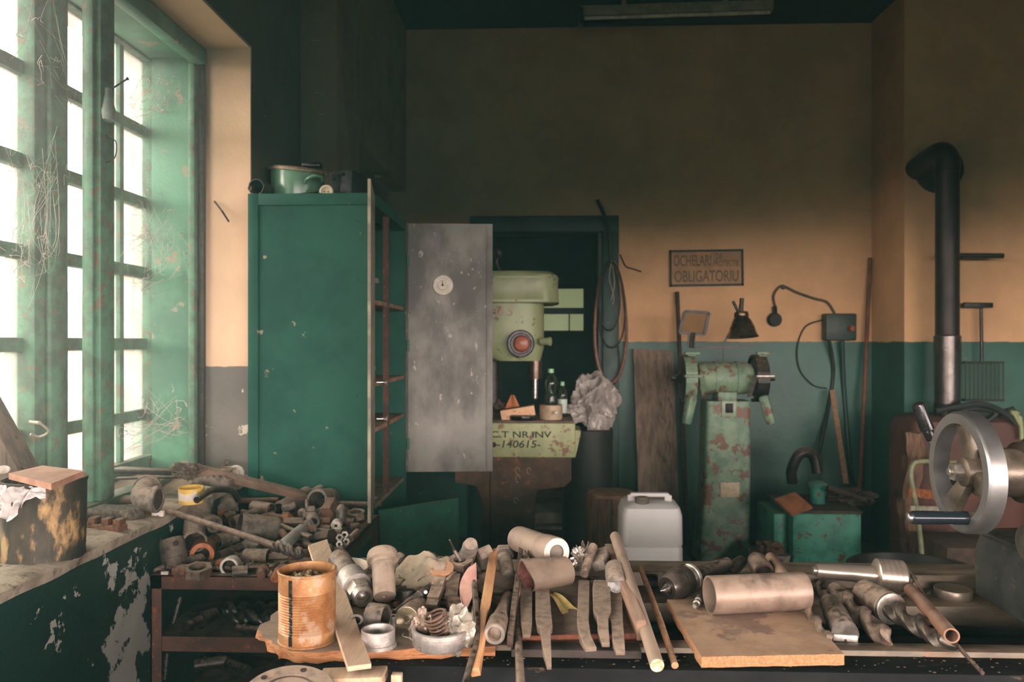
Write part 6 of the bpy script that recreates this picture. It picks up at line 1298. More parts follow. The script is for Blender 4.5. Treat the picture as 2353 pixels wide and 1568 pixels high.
# ---------------------------------------------------------------- rusty tin can
c = PZ(706, 1471, ZW); R0 = .0615 * c.y / 1.85; h_ = PY(706, 1307, c.y).z - ZW
R0 = mm(61, c); 
can = thing('tin_can', 'orange rusted ribbed tin can standing on the splintered plank', 'can', c)
CANM = mat('rusted_tin', L(176, 128, 82), L(150, 98, 58), rough=.5, metal=.35, scale=9, c3=L(178, 146, 118), t3=.57, s3=9, bump=.2, sharp=.06)
b = B(); pr = [(0, R0 * .98), (.001, R0 * 1.02), (.004, R0 * 1.02), (.005, R0 * .985)]
z0_, z1_ = h_ * .17, h_ * .72; pr += [(z0_ - .004, R0 * .99)]
nr = 15
for i in range(nr * 4 + 1): t = i / (nr * 4); pr.append((z0_ + (z1_ - z0_) * t, R0 * (.975 + .019 * math.cos(t * nr * 2 * PI))))
pr += [(z1_ + .004, R0 * .99), (h_ - .006, R0 * .99), (h_ - .005, R0 * 1.02), (h_ - .001, R0 * 1.03), (h_, R0 * 1.01), (h_, R0 * .96), (h_ - .01, R0 * .95), (h_ * .8, R0 * .95), (h_ * .8, 0)]
rev(b, c, (0, 0, 1), pr, 72); obj('body', b, CANM, can)
b = B(); a0 = math.radians(252)
for s_ in range(26):
    z_ = .006 + (h_ - .014) * s_ / 26
ys = []
nz = 90; va = []
for s_ in range(nz + 1):
    z_ = .006 + (h_ - .014) * s_ / nz; t = (z_ - z0_) / (z1_ - z0_); rr = R0 * (.975 + .019 * math.cos(t * nr * 2 * PI)) if 0 <= t <= 1 else R0 * .99
    va.append([b.verts.new(c + Vector(((rr + e_) * math.cos(a0 + k), (rr + e_) * math.sin(a0 + k), z_))) for k, e_ in ((-.075, .0), (-.06, .0012), (0, .0016), (.06, .0012), (.075, .0))])
for s_ in range(nz):
    for k in range(4): b.faces.new((va[s_][k], va[s_][k + 1], va[s_ + 1][k + 1], va[s_ + 1][k]))
obj('seam', b, mat('dark_seam', L(48, 46, 44), L(82, 74, 66), rough=.3, metal=.7, scale=30, bump=0), can)
b = B(); sheet(b, lambda u, v: (c.x + (.02 + .9 * v) * R0 * .93 * math.cos(2 * PI * u), c.y + (.02 + .9 * v) * R0 * .93 * math.sin(2 * PI * u), c.z + h_ * .84 + .012 * (1 - v) + .010 * noise.noise(Vector((v * 5 * math.cos(6.28 * u), v * 5 * math.sin(6.28 * u), 0)))), 48, 14, .002)
obj('dried_paint', b, mat('dried_paint', L(140, 106, 66), L(104, 78, 52), rough=.6, scale=30, c3=L(224, 200, 140), t3=.52, s3=34, bump=.8), can)

# ---------------------------------------------------------------- helpers for the bench pile
def at(px, py, z): return PZ(px, py, z)
def Q(name, label, cat, x0, y0, z0, x1, y1, z1, r, prof=CYP, m=STEELW, hole=0., hd=.5, n=30, group=None):
    A = PZ(x0, y0, z0); Bp = PZ(x1, y1, z1); R_ = mm(r, (A + Bp) / 2); return turned(name, label, cat, A, Bp, [(t, R_ * k) for t, k in prof], m, n=n, hole=R_ * hole, hdepth=hd, group=group)
def W(px, A): return mm(px, A)
# wooden slat
A = PZ(730, 1250, 1.045); Bp = PZ(826, 1535, ZW + .0055); 
b = B(); bar(b, A, Bp, .0, .0) if False else None
d_ = (Bp - A); sd = Vector((d_.y, -d_.x, 0)).normalized()
def slat(bm, A, Bp, wa, wb, th, skew=0.):
    d_ = (Bp - A); sd = Vector((d_.y, -d_.x, 0)).normalized() * -1; up = sd.cross(d_).normalized(); up = up if up.z > 0 else -up
    vs = []
    for P, w_, sk in ((A, wa, skew), (Bp, wb, 0)):
        for s1, s2 in ((-1, -1), (1, -1), (1, 1), (-1, 1)): vs.append(bm.verts.new(P + sd * s1 * w_ / 2 + up * s2 * th / 2 + d_.normalized() * sk * s1))
    fs = [bm.faces.new([vs[i] for i in q]) for q in ((3, 2, 1, 0), (4, 5, 6, 7), (0, 1, 5, 4), (1, 2, 6, 5), (2, 3, 7, 6), (3, 0, 4, 7))]
    bmesh.ops.bevel(bm, geom=list({e for f in fs for e in f.edges}), offset=.0008, segments=1, affect='EDGES'); return bm
slat(b, A, Bp, .050, .040, .009, -.018)
SLW = grain_mat('pale_slat_wood', L(206, 176, 146), L(184, 152, 122), dust=.3)
one('timber_strip', b, SLW, 'long flat pale slat lying on the plank right behind the rusty can', 'slat')
# dish
c = PZ(800, 1300, 1.035); R0 = mm(47, c); b = B(); rev(b, c - Vector((0, 0, .03)), (0.05, -.1, 1), [(0, 0), (0, R0 * .8), (.012, R0 * .86), (.030, R0 * 1.0), (.032, R0 * .97), (.014, R0 * .84), (.006, R0 * .8), (.006, 0)], 44); one('shallow_dish', b, mat('rust_spotted_dish', L(190, 176, 156), L(166, 150, 130), rough=.5, metal=.2, scale=5, c3=L(142, 82, 56), t3=.57, s3=7, dust=.3), 'rust-spotted shallow dish behind the shaft with the nut', 'dish')
# shaft with collar and nut
s_ = thing('spindle_assembly', 'machined shaft with wide collar and nut pointing forward beside the slat', 'spindle', PZ(790, 1300, 1.05))
A = PZ(778, 1284, 1.055); Bp = PZ(848, 1392, 1.012 + .0); dn = (Bp - A).normalized(); Ln = (Bp - A).length
b = B(); R_ = W(24, A); rev(b, A, dn, [(0, R_ * .9), (.003, R_), (Ln * .5, R_ * 1.0)], 36); obj('shaft', b, STEEL, s_)
b = B(); R_ = W(33, Bp); rev(b, A + dn * Ln * .40, dn, [(0, R_ * .9), (.003, R_ * .98), (.035, R_), (.036, R_ * 1.03), (.055, R_ * 1.05), (.056, R_ * .8)], 40); obj('collar', b, ALU, s_)
b = B(); R_ = W(27, Bp); hexnut(b, A + dn * (Ln * .40 + .055), dn, R_, R_ * .55, .028); obj('nut', b, BRIGHTD, s_)
b = B(); rev(b, A + dn * (Ln * .40 + .078), dn, [(0, R_ * .86), (.022, R_ * .86), (.024, R_ * .82), (.024, R_ * .6), (.012, R_ * .56), (.012, R_ * .5), (.02, R_ * .25), (.022, 0)], 36); obj('end_ring', b, BRIGHTD, s_)
# flanged bolt
fb = thing('flanged_pin', 'large dusty pin with a wide flange standing head up, centre-drilled end forward', 'pin', PZ(882, 1380, ZW))
A = PZ(879, 1282, 1.085); Bp = PZ(884, 1372, 1.022); dn = (Bp - A).normalized(); R_ = W(25.5, Bp); Ln = (Bp - A).length
PALE = mat('pale_dusty_steel', L(156, 138, 120), L(120, 104, 90), rough=.6, metal=.25, scale=9, dust=.8, c3=L(176, 128, 90), t3=.62)
b = B(); rev(b, A, dn, [(0, R_ * 1.0), (Ln - .004, R_), (Ln, R_ * .93), (Ln, R_ * .17), (Ln - .006, 0)], 40); obj('shank', b, PALE, fb)
b = B(); rev(b, A - dn * .012, dn, [(0, R_ * .9), (.0, R_ * 1.30), (.006, R_ * 1.4), (.018, R_ * 1.42), (.021, R_ * 1.38), (.024, R_ * 1.1), (.03, R_ * 1.02)], 44); obj('flange', b, PALE, fb)
Q('rounded_knob', 'small rounded grey knob behind the flange', 'knob', 915, 1278, 1.05, 928, 1292, 1.04, 13, ((0, .8), (.4, 1), (.8, 1), (1, .7)), GREY)
# leather glove
LEA = mat('dusty_leather', L(150, 136, 112), L(122, 110, 90), rough=.85, scale=10, dust=.6, bump=.25, bscale=120)
G0 = [PZ(905, 1350, 1.0), PZ(925, 1300, 1.03), PZ(955, 1268, 1.075), PZ(985, 1262, 1.085), PZ(1030, 1290, 1.06)]
b = B()
def glove(u, v):
    # u along from cuff (left front) to the top right, v across
    p = [Vector((PZ(905, 1345, ZW + .01))), Vector(PZ(912, 1318, 1.03)), Vector(PZ(940, 1285, 1.06)), Vector(PZ(975, 1262, 1.085)), Vector(PZ(1010, 1278, 1.075)), Vector(PZ(1042, 1296, 1.05))]
    k = u * (len(p) - 1); i = min(int(k), len(p) - 2); t = k - i; c_ = p[i].lerp(p[i + 1], t)
    across = Vector((.35, -.9, -.35)) * .085 * (.6 + .6 * math.sin(PI * u))
    c_ = c_ + across * v + Vector((0, 0, .010 * math.sin(v * 8 + u * 6) + .012 * noise.noise(Vector((u * 5, v * 4, 2)))))
    c_.z = max(c_.z, ZW + .004); return c_
sheet(b, glove, 48, 24, .004); crumple(b, PZ(985, 1300, 1.045), (.045, .035, .022), 6.6, .5, 4, 2.)
crumple(b, PZ(912, 1340, 1.015), (.022, .03, .015), 1.6, .4, 4, 2.)
one('leather_glove', b, LEA, 'crumpled greyish leather glove draped over the scrap pile', 'glove')
# square bar with bluish end
b = B(); A = PZ(966, 1338, 1.03); Bp = PZ(1000, 1312, 1.055); w_ = W(22, A); bar(b, A, Bp, w_, w_, .001, roll=.25)
o = one('square_bar', b, STEELW, 'square bar with a pale blue painted end facing forward', 'bar')
b = B(); dn = (A - Bp).normalized(); bar(b, A, A + dn * .0008, w_ * .93, w_ * .93, 0, roll=.25); obj('painted_end', b, mat('pale_blue_paint', L(150, 176, 178), L(130, 150, 150), rough=.6, scale=40), o)
Q('dark_cup', 'round dark steel cup standing open beside the flanged pin', 'cup', 940, 1385, ZW, 938, 1352, 1.024, 31, ((0, .9), (.05, 1), (.9, 1), (1, .97)), DARK, .8, .15)
b = B(); A = PZ(1014, 1318, 1.047); R_ = W(28, A)
# slotted ring nut
n_ = 48; rings = []; ax = Vector((.05, -.35, 1)).normalized(); Qm = frame(ax)
for t, kk in ((0, 1), (.016, 1), (.016, 0), (0, 0)):
    ring = []
    for i in range(n_):
        a = 2 * PI * i / n_; slot = (i % 8) in (0, 1)
        rr = R_ if kk else R_ * (.58 if slot else .4); ring.append(b.verts.new(A + Qm @ Vector((rr * math.cos(a), rr * math.sin(a), t))))
    rings.append(ring)
for a in range(4):
    for i in range(n_): b.faces.new((rings[a][i], rings[a][(i + 1) % n_], rings[(a + 1) % 4][(i + 1) % n_], rings[(a + 1) % 4][i]))
one('slotted_ring_nut', b, mat('orange_dusty_ring', L(208, 156, 116), L(182, 130, 94), rough=.6, scale=10, dust=.4), 'orange-tinted slotted ring nut lying on top of the bench pile', 'ring nut')
b = B(); A = PZ(1058, 1302, 1.052); hexnut(b, A, Vector((-.05, -.3, 1)), W(31, A), W(15, A), .018, 6); one('heavy_nut', b, STEELW, 'heavy grey nut lying flat behind the slotted ring nut', 'nut')
b = B(); A = PZ(1052, 1318, 1.03); box(b, A.x - .018, A.x + .022, A.y - .0, A.y + .03, ZW, A.z, .003); one('support_block', b, DARK, 'dark block under the heavy grey nut', 'block')
b = B(); A = PZ(1058, 1288, 1.072); sweep(b, [PZ(1033, 1241, 1.12), PZ(1044, 1266, 1.09)], [.0018, .003], 8); sweep(b, [PZ(1044, 1266, 1.09), PZ(1058, 1290, 1.068)], .0042, 10); one('pointed_scriber', b, STEEL, 'thin pointed steel scriber sticking up from the pile', 'scriber')
b = B(); sweep(b, spline([PZ(1070, 1284, 1.068), PZ(1058, 1275, 1.07), PZ(1064, 1262, 1.08), PZ(1080, 1262, 1.083), PZ(1090, 1275, 1.07), PZ(1092, 1290, 1.055), PZ(1096, 1330, 1.03)], 6), .0035, 10); one('hook', b, BLACK, 'dark steel hook curling over the heavy nut', 'hook')
Q('upright_cylinder', 'short dusty round post standing at the back of the pile', 'cylinder', 1072, 1290, 1.05, 1082, 1250, 1.11, 18, ((0, 1), (.85, 1), (1, .8)), GREY)
b = B(); A = PZ(1112, 1300, 1.035); bar(b, A, PZ(1116, 1268, 1.08), W(34, A), W(30, A), .005, roll=.4); one('square_nut', b, GREY, 'chunky square block beside the yellow stick', 'block')
hb_ = thing('hex_bolt', 'big dusty hexagonal bolt lying head back behind the dark lids', 'bolt', PZ(1160, 1320, 1.02))
A = PZ(1156, 1270, 1.055); Bp = PZ(1166, 1316, 1.03); dn = (Bp - A).normalized(); b = B(); hexnut(b, A, dn, W(23, A), .002, .018); obj('head', b, GREY, hb_)
b = B(); rev(b, A + dn * .016, dn, [(0, W(16, A)), ((Bp - A).length, W(16, A)), ((Bp - A).length + .003, W(14, A))], 28); obj('shank', b, GREY, hb_)
# yellow stick
b = B(); A = PZ(1135, 1268, 1.075); Bp = PZ(1092, 1546, ZB + .012); bar(b, A, Bp, .0155, .0155, .0012, w2=.0165, h2=.016, roll=.2)
one('wooden_stick', b, WOODY, 'yellow square wooden stick leaning over the plank edge', 'stick')
b = B(); sweep(b, spline([PZ(1087, 1300, 1.06), PZ(1094, 1400, 1.03), PZ(1096, 1470, 1.01), PZ(1080, 1530, ZB + .02), PZ(1064, 1590, ZB + .004)], 8), .006, 10); one('black_rod', b, DARK, 'bent black rod lying just left of the yellow stick', 'rod')
# pinkish folded sheet
b = B(); p = [PZ(1092, 1300, 1.07), PZ(1074, 1315, 1.06), PZ(1056, 1355, 1.035), PZ(1068, 1410, 1.012), PZ(1093, 1345, 1.05)]
def pk(u, v): 
    l_ = p[1].lerp(p[2], v) if v < .999 else p[2]; r_ = p[0].lerp(p[4], v); 
    l_ = spline([p[0], p[1], p[2], p[3]], 10)[int(v * 30)]; r_ = spline([p[0] + Vector((.002, 0, 0)), p[4], p[3] + Vector((.002, 0, 0))], 15)[int(v * 30)]
    return l_.lerp(r_, u) + Vector((0, 0, .006 * math.sin(u * 3.1 + v * 4)))
sheet(b, pk, 8, 30, .0016); one('pink_sheet', b, mat('pink_card', L(200, 152, 136), L(176, 128, 114), rough=.85, scale=8, dust=.2), 'torn pinkish folded sheet leaning on the black rod', 'sheet')
b = B(); sheet(b, lambda u, v: PZ(1094 - 10 * v, 1362 + 60 * v, 1.03 - .02 * v) + Vector((.008 * (u - .5) * (1 - v * .7), -.02 * u, 0)), 3, 12, .002); one('metal_tongue', b, STEELW, 'narrow pointed steel tongue under the pinkish sheet', 'strip')
# dark lids
c = PZ(1140, 1350, 1.012); R0 = W(47, c)
b = B(); rev(b, c + Vector((0, .0, -.006)), (.1, -.25, 1), [(0, R0 * .96), (.004, R0), (.008, R0 * .97), (.008, 0)], 44); one('metal_disc', b, DARK, 'lower round dark lid lying behind the yellow stick', 'lid')
b = B(); rev(b, c + Vector((-.001, .004, .005)), (.1, -.25, 1), [(0, R0 * .93), (.003, R0 * .95), (.007, R0 * .93), (.007, 0)], 44); one('metal_disc', b, mat('brown_lid', L(96, 80, 68), L(74, 62, 54), rough=.5, metal=.3, scale=6, dust=.6), 'upper brownish round lid stacked on the dark one', 'lid')
b = B(); A = PZ(1100, 1395, 1.005); rock(b, PZ(1118, 1410, ZW + .012) + Vector((0, .03, 0)), (.03, .03, .016), 2, 3, .3, 2); one('dark_lump', b, DARK, 'dark lump in the gap between the yellow stick and the tapered mandrel', 'lump')
# jaws
def jaw(label, x0, y0, z0, x1, y1, z1, w_, h1, steps=2):
    A = PZ(x0, y0, z0); Bp = PZ(x1, y1, z1); d_ = Bp - A; b = B(); Lk = d_.length; w = W(w_, A)
    o_ = [(0, 0), (Lk, 0), (Lk, .010)]
    for k in range(steps): t = Lk * (1 - (k + .5) / (steps + .3)); o_ += [(t, .010 + .006 * k), (t, .016 + .006 * k)]
    o_ += [(0, .010 + .006 * steps)]
    sd = d_.cross(Vector((0, 0, 1))).normalized(); up = sd.cross(d_).normalized(); dn = d_.normalized()
    va = [b.verts.new(A + dn * x_ + up * (y_ - .012) - sd * w / 2) for x_, y_ in o_]; vb = [b.verts.new(A + dn * x_ + up * (y_ - .012) + sd * w / 2) for x_, y_ in o_]
    b.faces.new(va[::-1]); b.faces.new(vb)
    for i in range(len(o_)): b.faces.new((va[i], va[(i + 1) % len(o_)], vb[(i + 1) % len(o_)], vb[i]))
    return one('chuck_jaw', b, STEELW, label, 'jaw')
jaw('stepped chuck jaw left in the middle of the pile', 1012, 1335, 1.045, 990, 1388, 1.018, 27, .02, 2)
jaw('stepped chuck jaw right, under the slotted ring nut', 1044, 1322, 1.045, 1036, 1366, 1.028, 28, .02, 1)
jaw('stepped chuck jaw lying lowest, just behind the spring', 1038, 1370, 1.02, 1050, 1392, 1.015, 30, .02, 1)
Q('reamer', 'long dark reamer with a bright stud lying behind the big cylinder', 'reamer', 1000, 1345, 1.035, 906, 1410, 1.006, 12, ((0, .9), (.3, 1), (.32, 1.1), (.4, 1.1), (.42, .9), (.7, .9), (.72, .75), (1, .6)), DARK)
b = B(); A = PZ(974, 1361, 1.03); cyl(b, A, A + Vector((.006, -.014, .004)), .0045, n=12, ch=.001); one('bright_stud', b, BRIGHT, 'tiny bright stud on the dark reamer', 'stud')
bc = thing('round_billet', 'thick machined billet with turned face and centre hole facing forward', 'billet', PZ(940, 1450, ZW))
A = PY(984, 1384, 1.70); Bp = PY(935, 1423, 1.57); R_ = W(28.5, Bp); dn = (Bp - A).normalized(); Ln = (Bp - A).length
b = B(); rev(b, A, dn, [(0, R_ * .7), (Ln * .5, R_ * .97), (Ln - .003, R_), (Ln, R_ * .95)] , 44); obj('body', b, STEELW, bc)
b = B(); rev(b, Bp, dn, [(0, R_ * .95), (.0006, R_ * .95)] + [(.0006 + .0006 * (k % 2), R_ * (.92 - .05 * k)) for k in range(15)] + [(-.004, .003), (-.008, 0)], 44); obj('turned_face', b, mat('turned_face', L(170, 154, 126), L(132, 118, 96), rough=.35, metal=.7, scale=20, bump=.1), bc)
Q('bushing', 'wide grey bushing lying on its side with the bore facing right', 'bushing', 846, 1414, 1.020, 886, 1420, 1.018, 28, ((0, .95), (.08, 1), (1, 1)), STEEL, .72, .8)
c = PZ(869, 1484, ZW); R0 = W(37, c)
b = B(); h_ = .031; rev(b, c, (0, 0, 1), [(0, R0 * .8), (0, R0 * 1.1), (.006, R0 * 1.1), (.007, R0 * 1.0), (h_ - .001, R0), (h_, R0 * .97), (h_, R0 * .86), (h_ - .002, R0 * .82), (.001, R0 * .8)], 52, closed=True); one('flanged_ring', b, ALU, 'open flanged aluminium ring standing at the front of the plank', 'ring')
c = PZ(1012, 1482, ZW); R0 = W(62, c); h_ = .032
b = B(); rev(b, c, (0, 0, 1), [(0, 0), (0, R0 * .94), (.004, R0), (h_ * .68, R0), (h_ * .72, R0 * 1.03), (h_ - .001, R0 * 1.03), (h_, R0 * 1.0), (h_, R0 * .90), (h_ - .004, R0 * .88), (.004, R0 * .86), (.004, 0)], 60); one('round_pan', b, ALU, 'round turned metal pan full of shavings and a spring', 'pan')
zp_ = c.z + .006
b = B(); A = PZ(990, 1440, 1.02); ax = Vector((.25, -.15, 1)).normalized(); Qm = frame(Vector((-.35, -.25, .9)))
sp_c = PZ(1012, 1440, 1.028); pts = [sp_c + Qm @ Vector((.020 * math.cos(t), .020 * math.sin(t), t * .0012 - .018)) for t in [k * .26 for k in range(150)]]
sweep(b, pts, .0024, 7); one('coil_spring', b, mat('brown_spring', L(112, 82, 66), L(88, 66, 54), rough=.5, metal=.4, scale=20, dust=.3), 'brown coil spring standing in the round pan', 'spring')
b = B(); crumple2(b, c + Vector((-.036, .010, .03)), (.015, .010, .028), 2, .6, 4); one('foil_scrap', b, mat('crumpled_foil', L(150, 130, 112), L(120, 102, 88), rough=.35, metal=.5, scale=12), 'crumpled brown foil in the left of the round pan', 'foil')
b = B(); crumple2(b, c + Vector((.032, -.002, .030)), (.020, .015, .028), 8, .6, 4); one('clear_wrapper', b, mat('dull_wrapper', L(150, 140, 124), L(112, 104, 92), rough=.25, scale=12, bump=0), 'crumpled clear wrapper in the right of the round pan', 'wrapper')
b = B(); random.seed(9)
for i in range(46):
    a = random.uniform(0, 6.28); r_ = R0 * .7 * random.random(); p0 = c + Vector((r_ * math.cos(a), r_ * math.sin(a), .006 + .014 * random.random())); pts = [p0]
    for k in range(7): pts.append(pts[-1] + Vector((random.gauss(0, .006), random.gauss(0, .006), random.gauss(0, .003))))
    for q in pts: q.z = max(q.z, zp_)
    sweep(b, spline(pts, 3), random.uniform(.0005, .0012), 5)
one('metal_shavings', b, BRIGHTD, 'curly metal shavings filling the round pan', 'shavings', kind='stuff')
Q('aluminium_cup', 'small aluminium cup standing between slat and bushing', 'cup', 818, 1446, ZW, 818, 1425, 1.016, 14, ((0, .8), (.5, .85), (.55, 1.1), (1, 1.1)), ALU, .7, .4)
Q('aluminium_cup', 'tiny bright cup squeezed right of the bushing', 'cup', 905, 1440, ZW + .002, 904, 1415, 1.018, 7, ((0, .9), (1, 1)), ALU, .6, .3)
Q('brick_chip', 'small reddish chip lying below the dark cup', 'chip', 908, 1392, ZW + .006, 918, 1386, ZW + .006, 8, CYP, RUSTO, n=5)
Q('short_rod', 'short bright rod right of the round pan', 'rod', 1076, 1424, 1.008, 1089, 1434, 1.006, 8, CYP, BRIGHTD)
for x_, y_, z_, s_, nm, lab, m_, sd_ in ((955, 1390, 1.0, .012, 'scrap_piece', 'dark scrap piece under the reamer', DARK, 1), (965, 1360, 1.02, .014, 'round_bottle_end', 'dark rounded end under the glove', DARK, 4), (1080, 1372, 1.01, .014, 'scrap_piece', 'small steel scrap right of the chuck jaws', STEEL, 2), (1000, 1300, 1.04, .018, 'wood_chip', 'reddish chip showing under the glove top', RUSTO, 5), (1030, 1340, 1.01, .02, 'scrap_piece', 'dark scrap between the two upper chuck jaws', DARK, 7), (870, 1345, 1.0, .02, 'scrap_piece', 'dark scrap between collar and flanged pin', DARK, 8), (1090, 1330, 1.0, .02, 'scrap_piece', 'grey scrap behind the pinkish sheet', GREY, 9)):
    b = B(); rock(b, PZ(x_, y_, z_), (s_, s_ * .8, s_ * .6), sd_, 2, .4, 1.6); one(nm, b, m_, lab, 'scrap')
# dark mound under the pile so that pieces rest on one another
b = B(); random.seed(12)
for i in range(240):
    x_ = random.uniform(760, 1190); y_ = random.uniform(1330, 1400); s_ = random.uniform(.006, .016); p = PZ(x_, y_, ZW)
    if p.y > 1.95: continue
    p.z += s_ * .4; d = Vector((random.gauss(0, 1), random.gauss(0, 1), random.gauss(0, .3))).normalized()
    k = random.random()
    if k < .4: cyl(b, p - d * s_, p + d * s_, s_ * .45, n=8)
    elif k < .7: bar(b, p - d * s_ * .8, p + d * s_ * .8, s_, s_ * .7)
    else: rock(b, p, (s_, s_ * .8, s_ * .5), i, 1, .4, 2)
one('scrap_filling', b, RUSTD, 'small dark scrap filling the gaps of the pile on the splintered plank', 'scrap', kind='stuff')

# ---------------------------------------------------------------- middle group
mt = thing('taper_mandrel', 'tapered steel mandrel lying front to back, hollow end facing forward', 'mandrel', PZ(1140, 1475, ZW))
A = PZ(1168, 1372, ZW + .02); Bp = PZ(1136, 1458, ZW + .021); dn = (Bp - A).normalized(); Ln = (Bp - A).length; R_ = W(25, Bp)
b = B(); rev(b, A, dn, [(0, R_ * .6), (Ln * .62, R_ * .78), (Ln * .72, R_ * 1.0), (Ln - .003, R_), (Ln, R_ * .95), (Ln, R_ * .62), (Ln - .006, R_ * .5), (Ln - .004, R_ * .3), (Ln - .004, 0)], 40); obj('body', b, ALU if False else STEELW, mt)
b = B(); rev(b, Bp - dn * .0035, dn, [(0, R_ * .88), (.0042, R_ * .88), (.0042, R_ * .64), (0, R_ * .64)], 40, closed=True); obj('machined_rim', b, BRIGHTD, mt)
b = B(); bar(b, PZ(1198, 1260, 1.05), PZ(1172, 1475, ZW + .012), .011, .022, .001); one('flat_iron', b, RUSTD, 'brown flat iron lying right of the taper mandrel', 'bar')
b = B(); sweep(b, spline([PZ(1206, 1262, 1.055), PZ(1191, 1350, 1.02), PZ(1190, 1440, 1.0), PZ(1197, 1590, ZB + .018)], 8), [.0055 + .0022 * k / 24 for k in range(25)], 12); one('round_rod', b, STEELW, 'long dusty round rod running over the front edge of the bed', 'rod')
big = thing('heavy_cylinder', 'heavy dusty steel cylinder with a plugged collar lying on top of the middle pile', 'cylinder', PZ(1240, 1290, 1.05))
A = PY(1190, 1238, 2.0); Bp = PY(1272, 1268, 1.83); dn = (Bp - A).normalized(); Ln = (Bp - A).length; R_ = W(29, A)
PK = mat('pinkish_dusty_steel', L(152, 130, 116), L(122, 102, 90), rough=.6, metal=.2, scale=7, dust=.8)
b = B(); rev(b, A, dn, [(0, R_ * .85), (.004, R_ * .97), (.01, R_), (Ln, R_)], 44); obj('barrel', b, PK, big)
b = B(); R2 = W(34, Bp); rev(b, Bp - dn * .045, dn, [(0, R_), (.004, R2 * .96), (.008, R2), (.056, R2 * 1.02), (.060, R2 * .97), (.060, R2 * .52), (.045, R2 * .52), (.045, 0)], 44); obj('collar', b, PK, big)
b = B(); rev(b, Bp + dn * .0145, dn, [(0, R2 * .95), (.0012, R2 * .95), (.0012, R2 * .53), (0, R2 * .53)], 44, closed=True); obj('chalky_rim', b, mat('chalky', L(226, 210, 196), L(204, 184, 168), rough=.9, scale=20), big)
b = B(); rev(b, Bp + dn * .005, dn, [(0, R2 * .51), (.006, R2 * .51), (.006, 0)], 32); obj('plug', b, mat('dull_plug', L(122, 112, 98), L(104, 94, 82), rough=.8), big)
# deformed pipe
A = PZ(1208, 1327, 1.045); Bp = PZ(1318, 1332, 1.035); dn = (Bp - A).normalized(); Ln = (Bp - A).length; Rm = Matrix((Vector((0, -1, 0)).cross(dn) * 0 + Vector((0, 1, 0)), Vector((0, 0, 1)), dn)).transposed()
A = Vector((A.x, A.y, A.z)); Bp = Vector((Bp.x + .004, A.y + .075, A.z - .004)); dn = (Bp - A).normalized(); Qm = frame(dn); R_ = W(37, A)
b = B(); n_ = 44; rings = []
for t, k, of in ((0, 1, 0), (.35, 1, 0), (1, 1, 0), (1, .9, 0), (.35, .88, 0), (0, .88, 0)):
    ring = []; pinch = 1 - t
    for i in range(n_):
        a = 2 * PI * i / n_; x_, y_ = math.cos(a), math.sin(a)
        up = Vector((0, 0, 1)); sd = dn.cross(up).normalized()
        hx = x_ * (1 - .42 * pinch * max(0, y_) ** 1.2) * (1 - .05 * pinch); hy = y_ * (1 + .28 * pinch * (max(0, y_) ** 3))
        ring.append(b.verts.new(A + dn * (Ln * t - (.010 * y_ * pinch)) + sd * hx * R_ * k + up * hy * R_ * k * .92))
    rings.append(ring)
for a in range(6):
    for i in range(n_):
        f = b.faces.new((rings[a][i], rings[a][(i + 1) % n_], rings[(a + 1) % 6][(i + 1) % n_], rings[(a + 1) % 6][i]))
        f.material_index = 1 if a in (3, 4) else 0
one('squashed_pipe', b, [mat('brown_pipe', L(118, 100, 84), L(96, 82, 70), rough=.65, metal=.2, scale=6, c3=L(142, 98, 70), t3=.58, s3=9, dust=.4), mat('red_pipe_inside', L(120, 70, 60), L(92, 54, 48), rough=.8, scale=20)], 'short wide pipe with a squashed teardrop mouth facing left', 'pipe')
b = B(); crumple(b, PZ(1332, 1285, 1.055), (.016, .016, .02), 5.1, .8, 4, 2.2); one('curled_scrap', b, BRIGHTD, 'bright curled metal scrap right of the heavy cylinder collar', 'scrap')
b = B(); sheet(b, lambda u, v: PZ(1336 + 18 * u, 1250 + 24 * v, 1.08 - .02 * v) + Vector((0, .01 * math.sin(u * 7), .006 * math.sin(u * 9))), 10, 6, .001); one('torn_sheet', b, STEELW, 'torn thin metal sheet poking up behind the round bar', 'scrap')
b = B(); crumple(b, PZ(1210, 1290, 1.04), (.010, .012, .02), 7.7, .8, 3, 2.2); one('curled_scrap', b, STEELW, 'small spiky scrap under the left end of the heavy cylinder', 'scrap')
Q('round_bar', 'round brown bar pointing forward right of the heavy cylinder', 'bar', 1363, 1257, 1.075, 1342, 1320, 1.04, 10.5, ((0, 1), (.9, 1), (1, .9)), STEELW)
b = B(); A = PZ(1385, 1268, 1.06); Bp = PZ(1376, 1302, 1.045); w_ = W(30, A); bar(b, A, Bp, w_, w_ * .8, .004, roll=.35); one('square_block', b, GREY, 'square steel block with a worn bright top behind the chisel tool', 'block')
b = B(); A = PZ(1413, 1264, 1.05); Bp = PZ(1402, 1325, 1.03); w_ = W(22, A); bar(b, A, Bp, w_, w_ * .7, .003); one('flat_bar', b, STEELW, 'dull flat bar right of the square steel block', 'bar')
sh_ = thing('milled_shaft_end', 'round shaft end with a bright milled flat facing forward', 'shaft', PZ(1414, 1350, 1.03))
A = PZ(1413, 1318, 1.04); Bp = PZ(1416, 1344, 1.034); dn = (Bp - A).normalized(); R_ = W(22, A); Ln = (Bp - A).length
b = B(); rev(b, A - dn * .03, dn, [(0, R_ * .85), (.004, R_), (.03 + Ln - .004, R_), (.03 + Ln, R_ * .9)], 36); obj('body', b, GREY, sh_)
b = B(); rev(b, Bp - dn * .001, (dn + Vector((0, 0, .5))).normalized(), [(0, R_ * .86), (.003, R_ * .84), (.003, 0)], 3 if False else 30); obj('milled_face', b, BRIGHT, sh_)
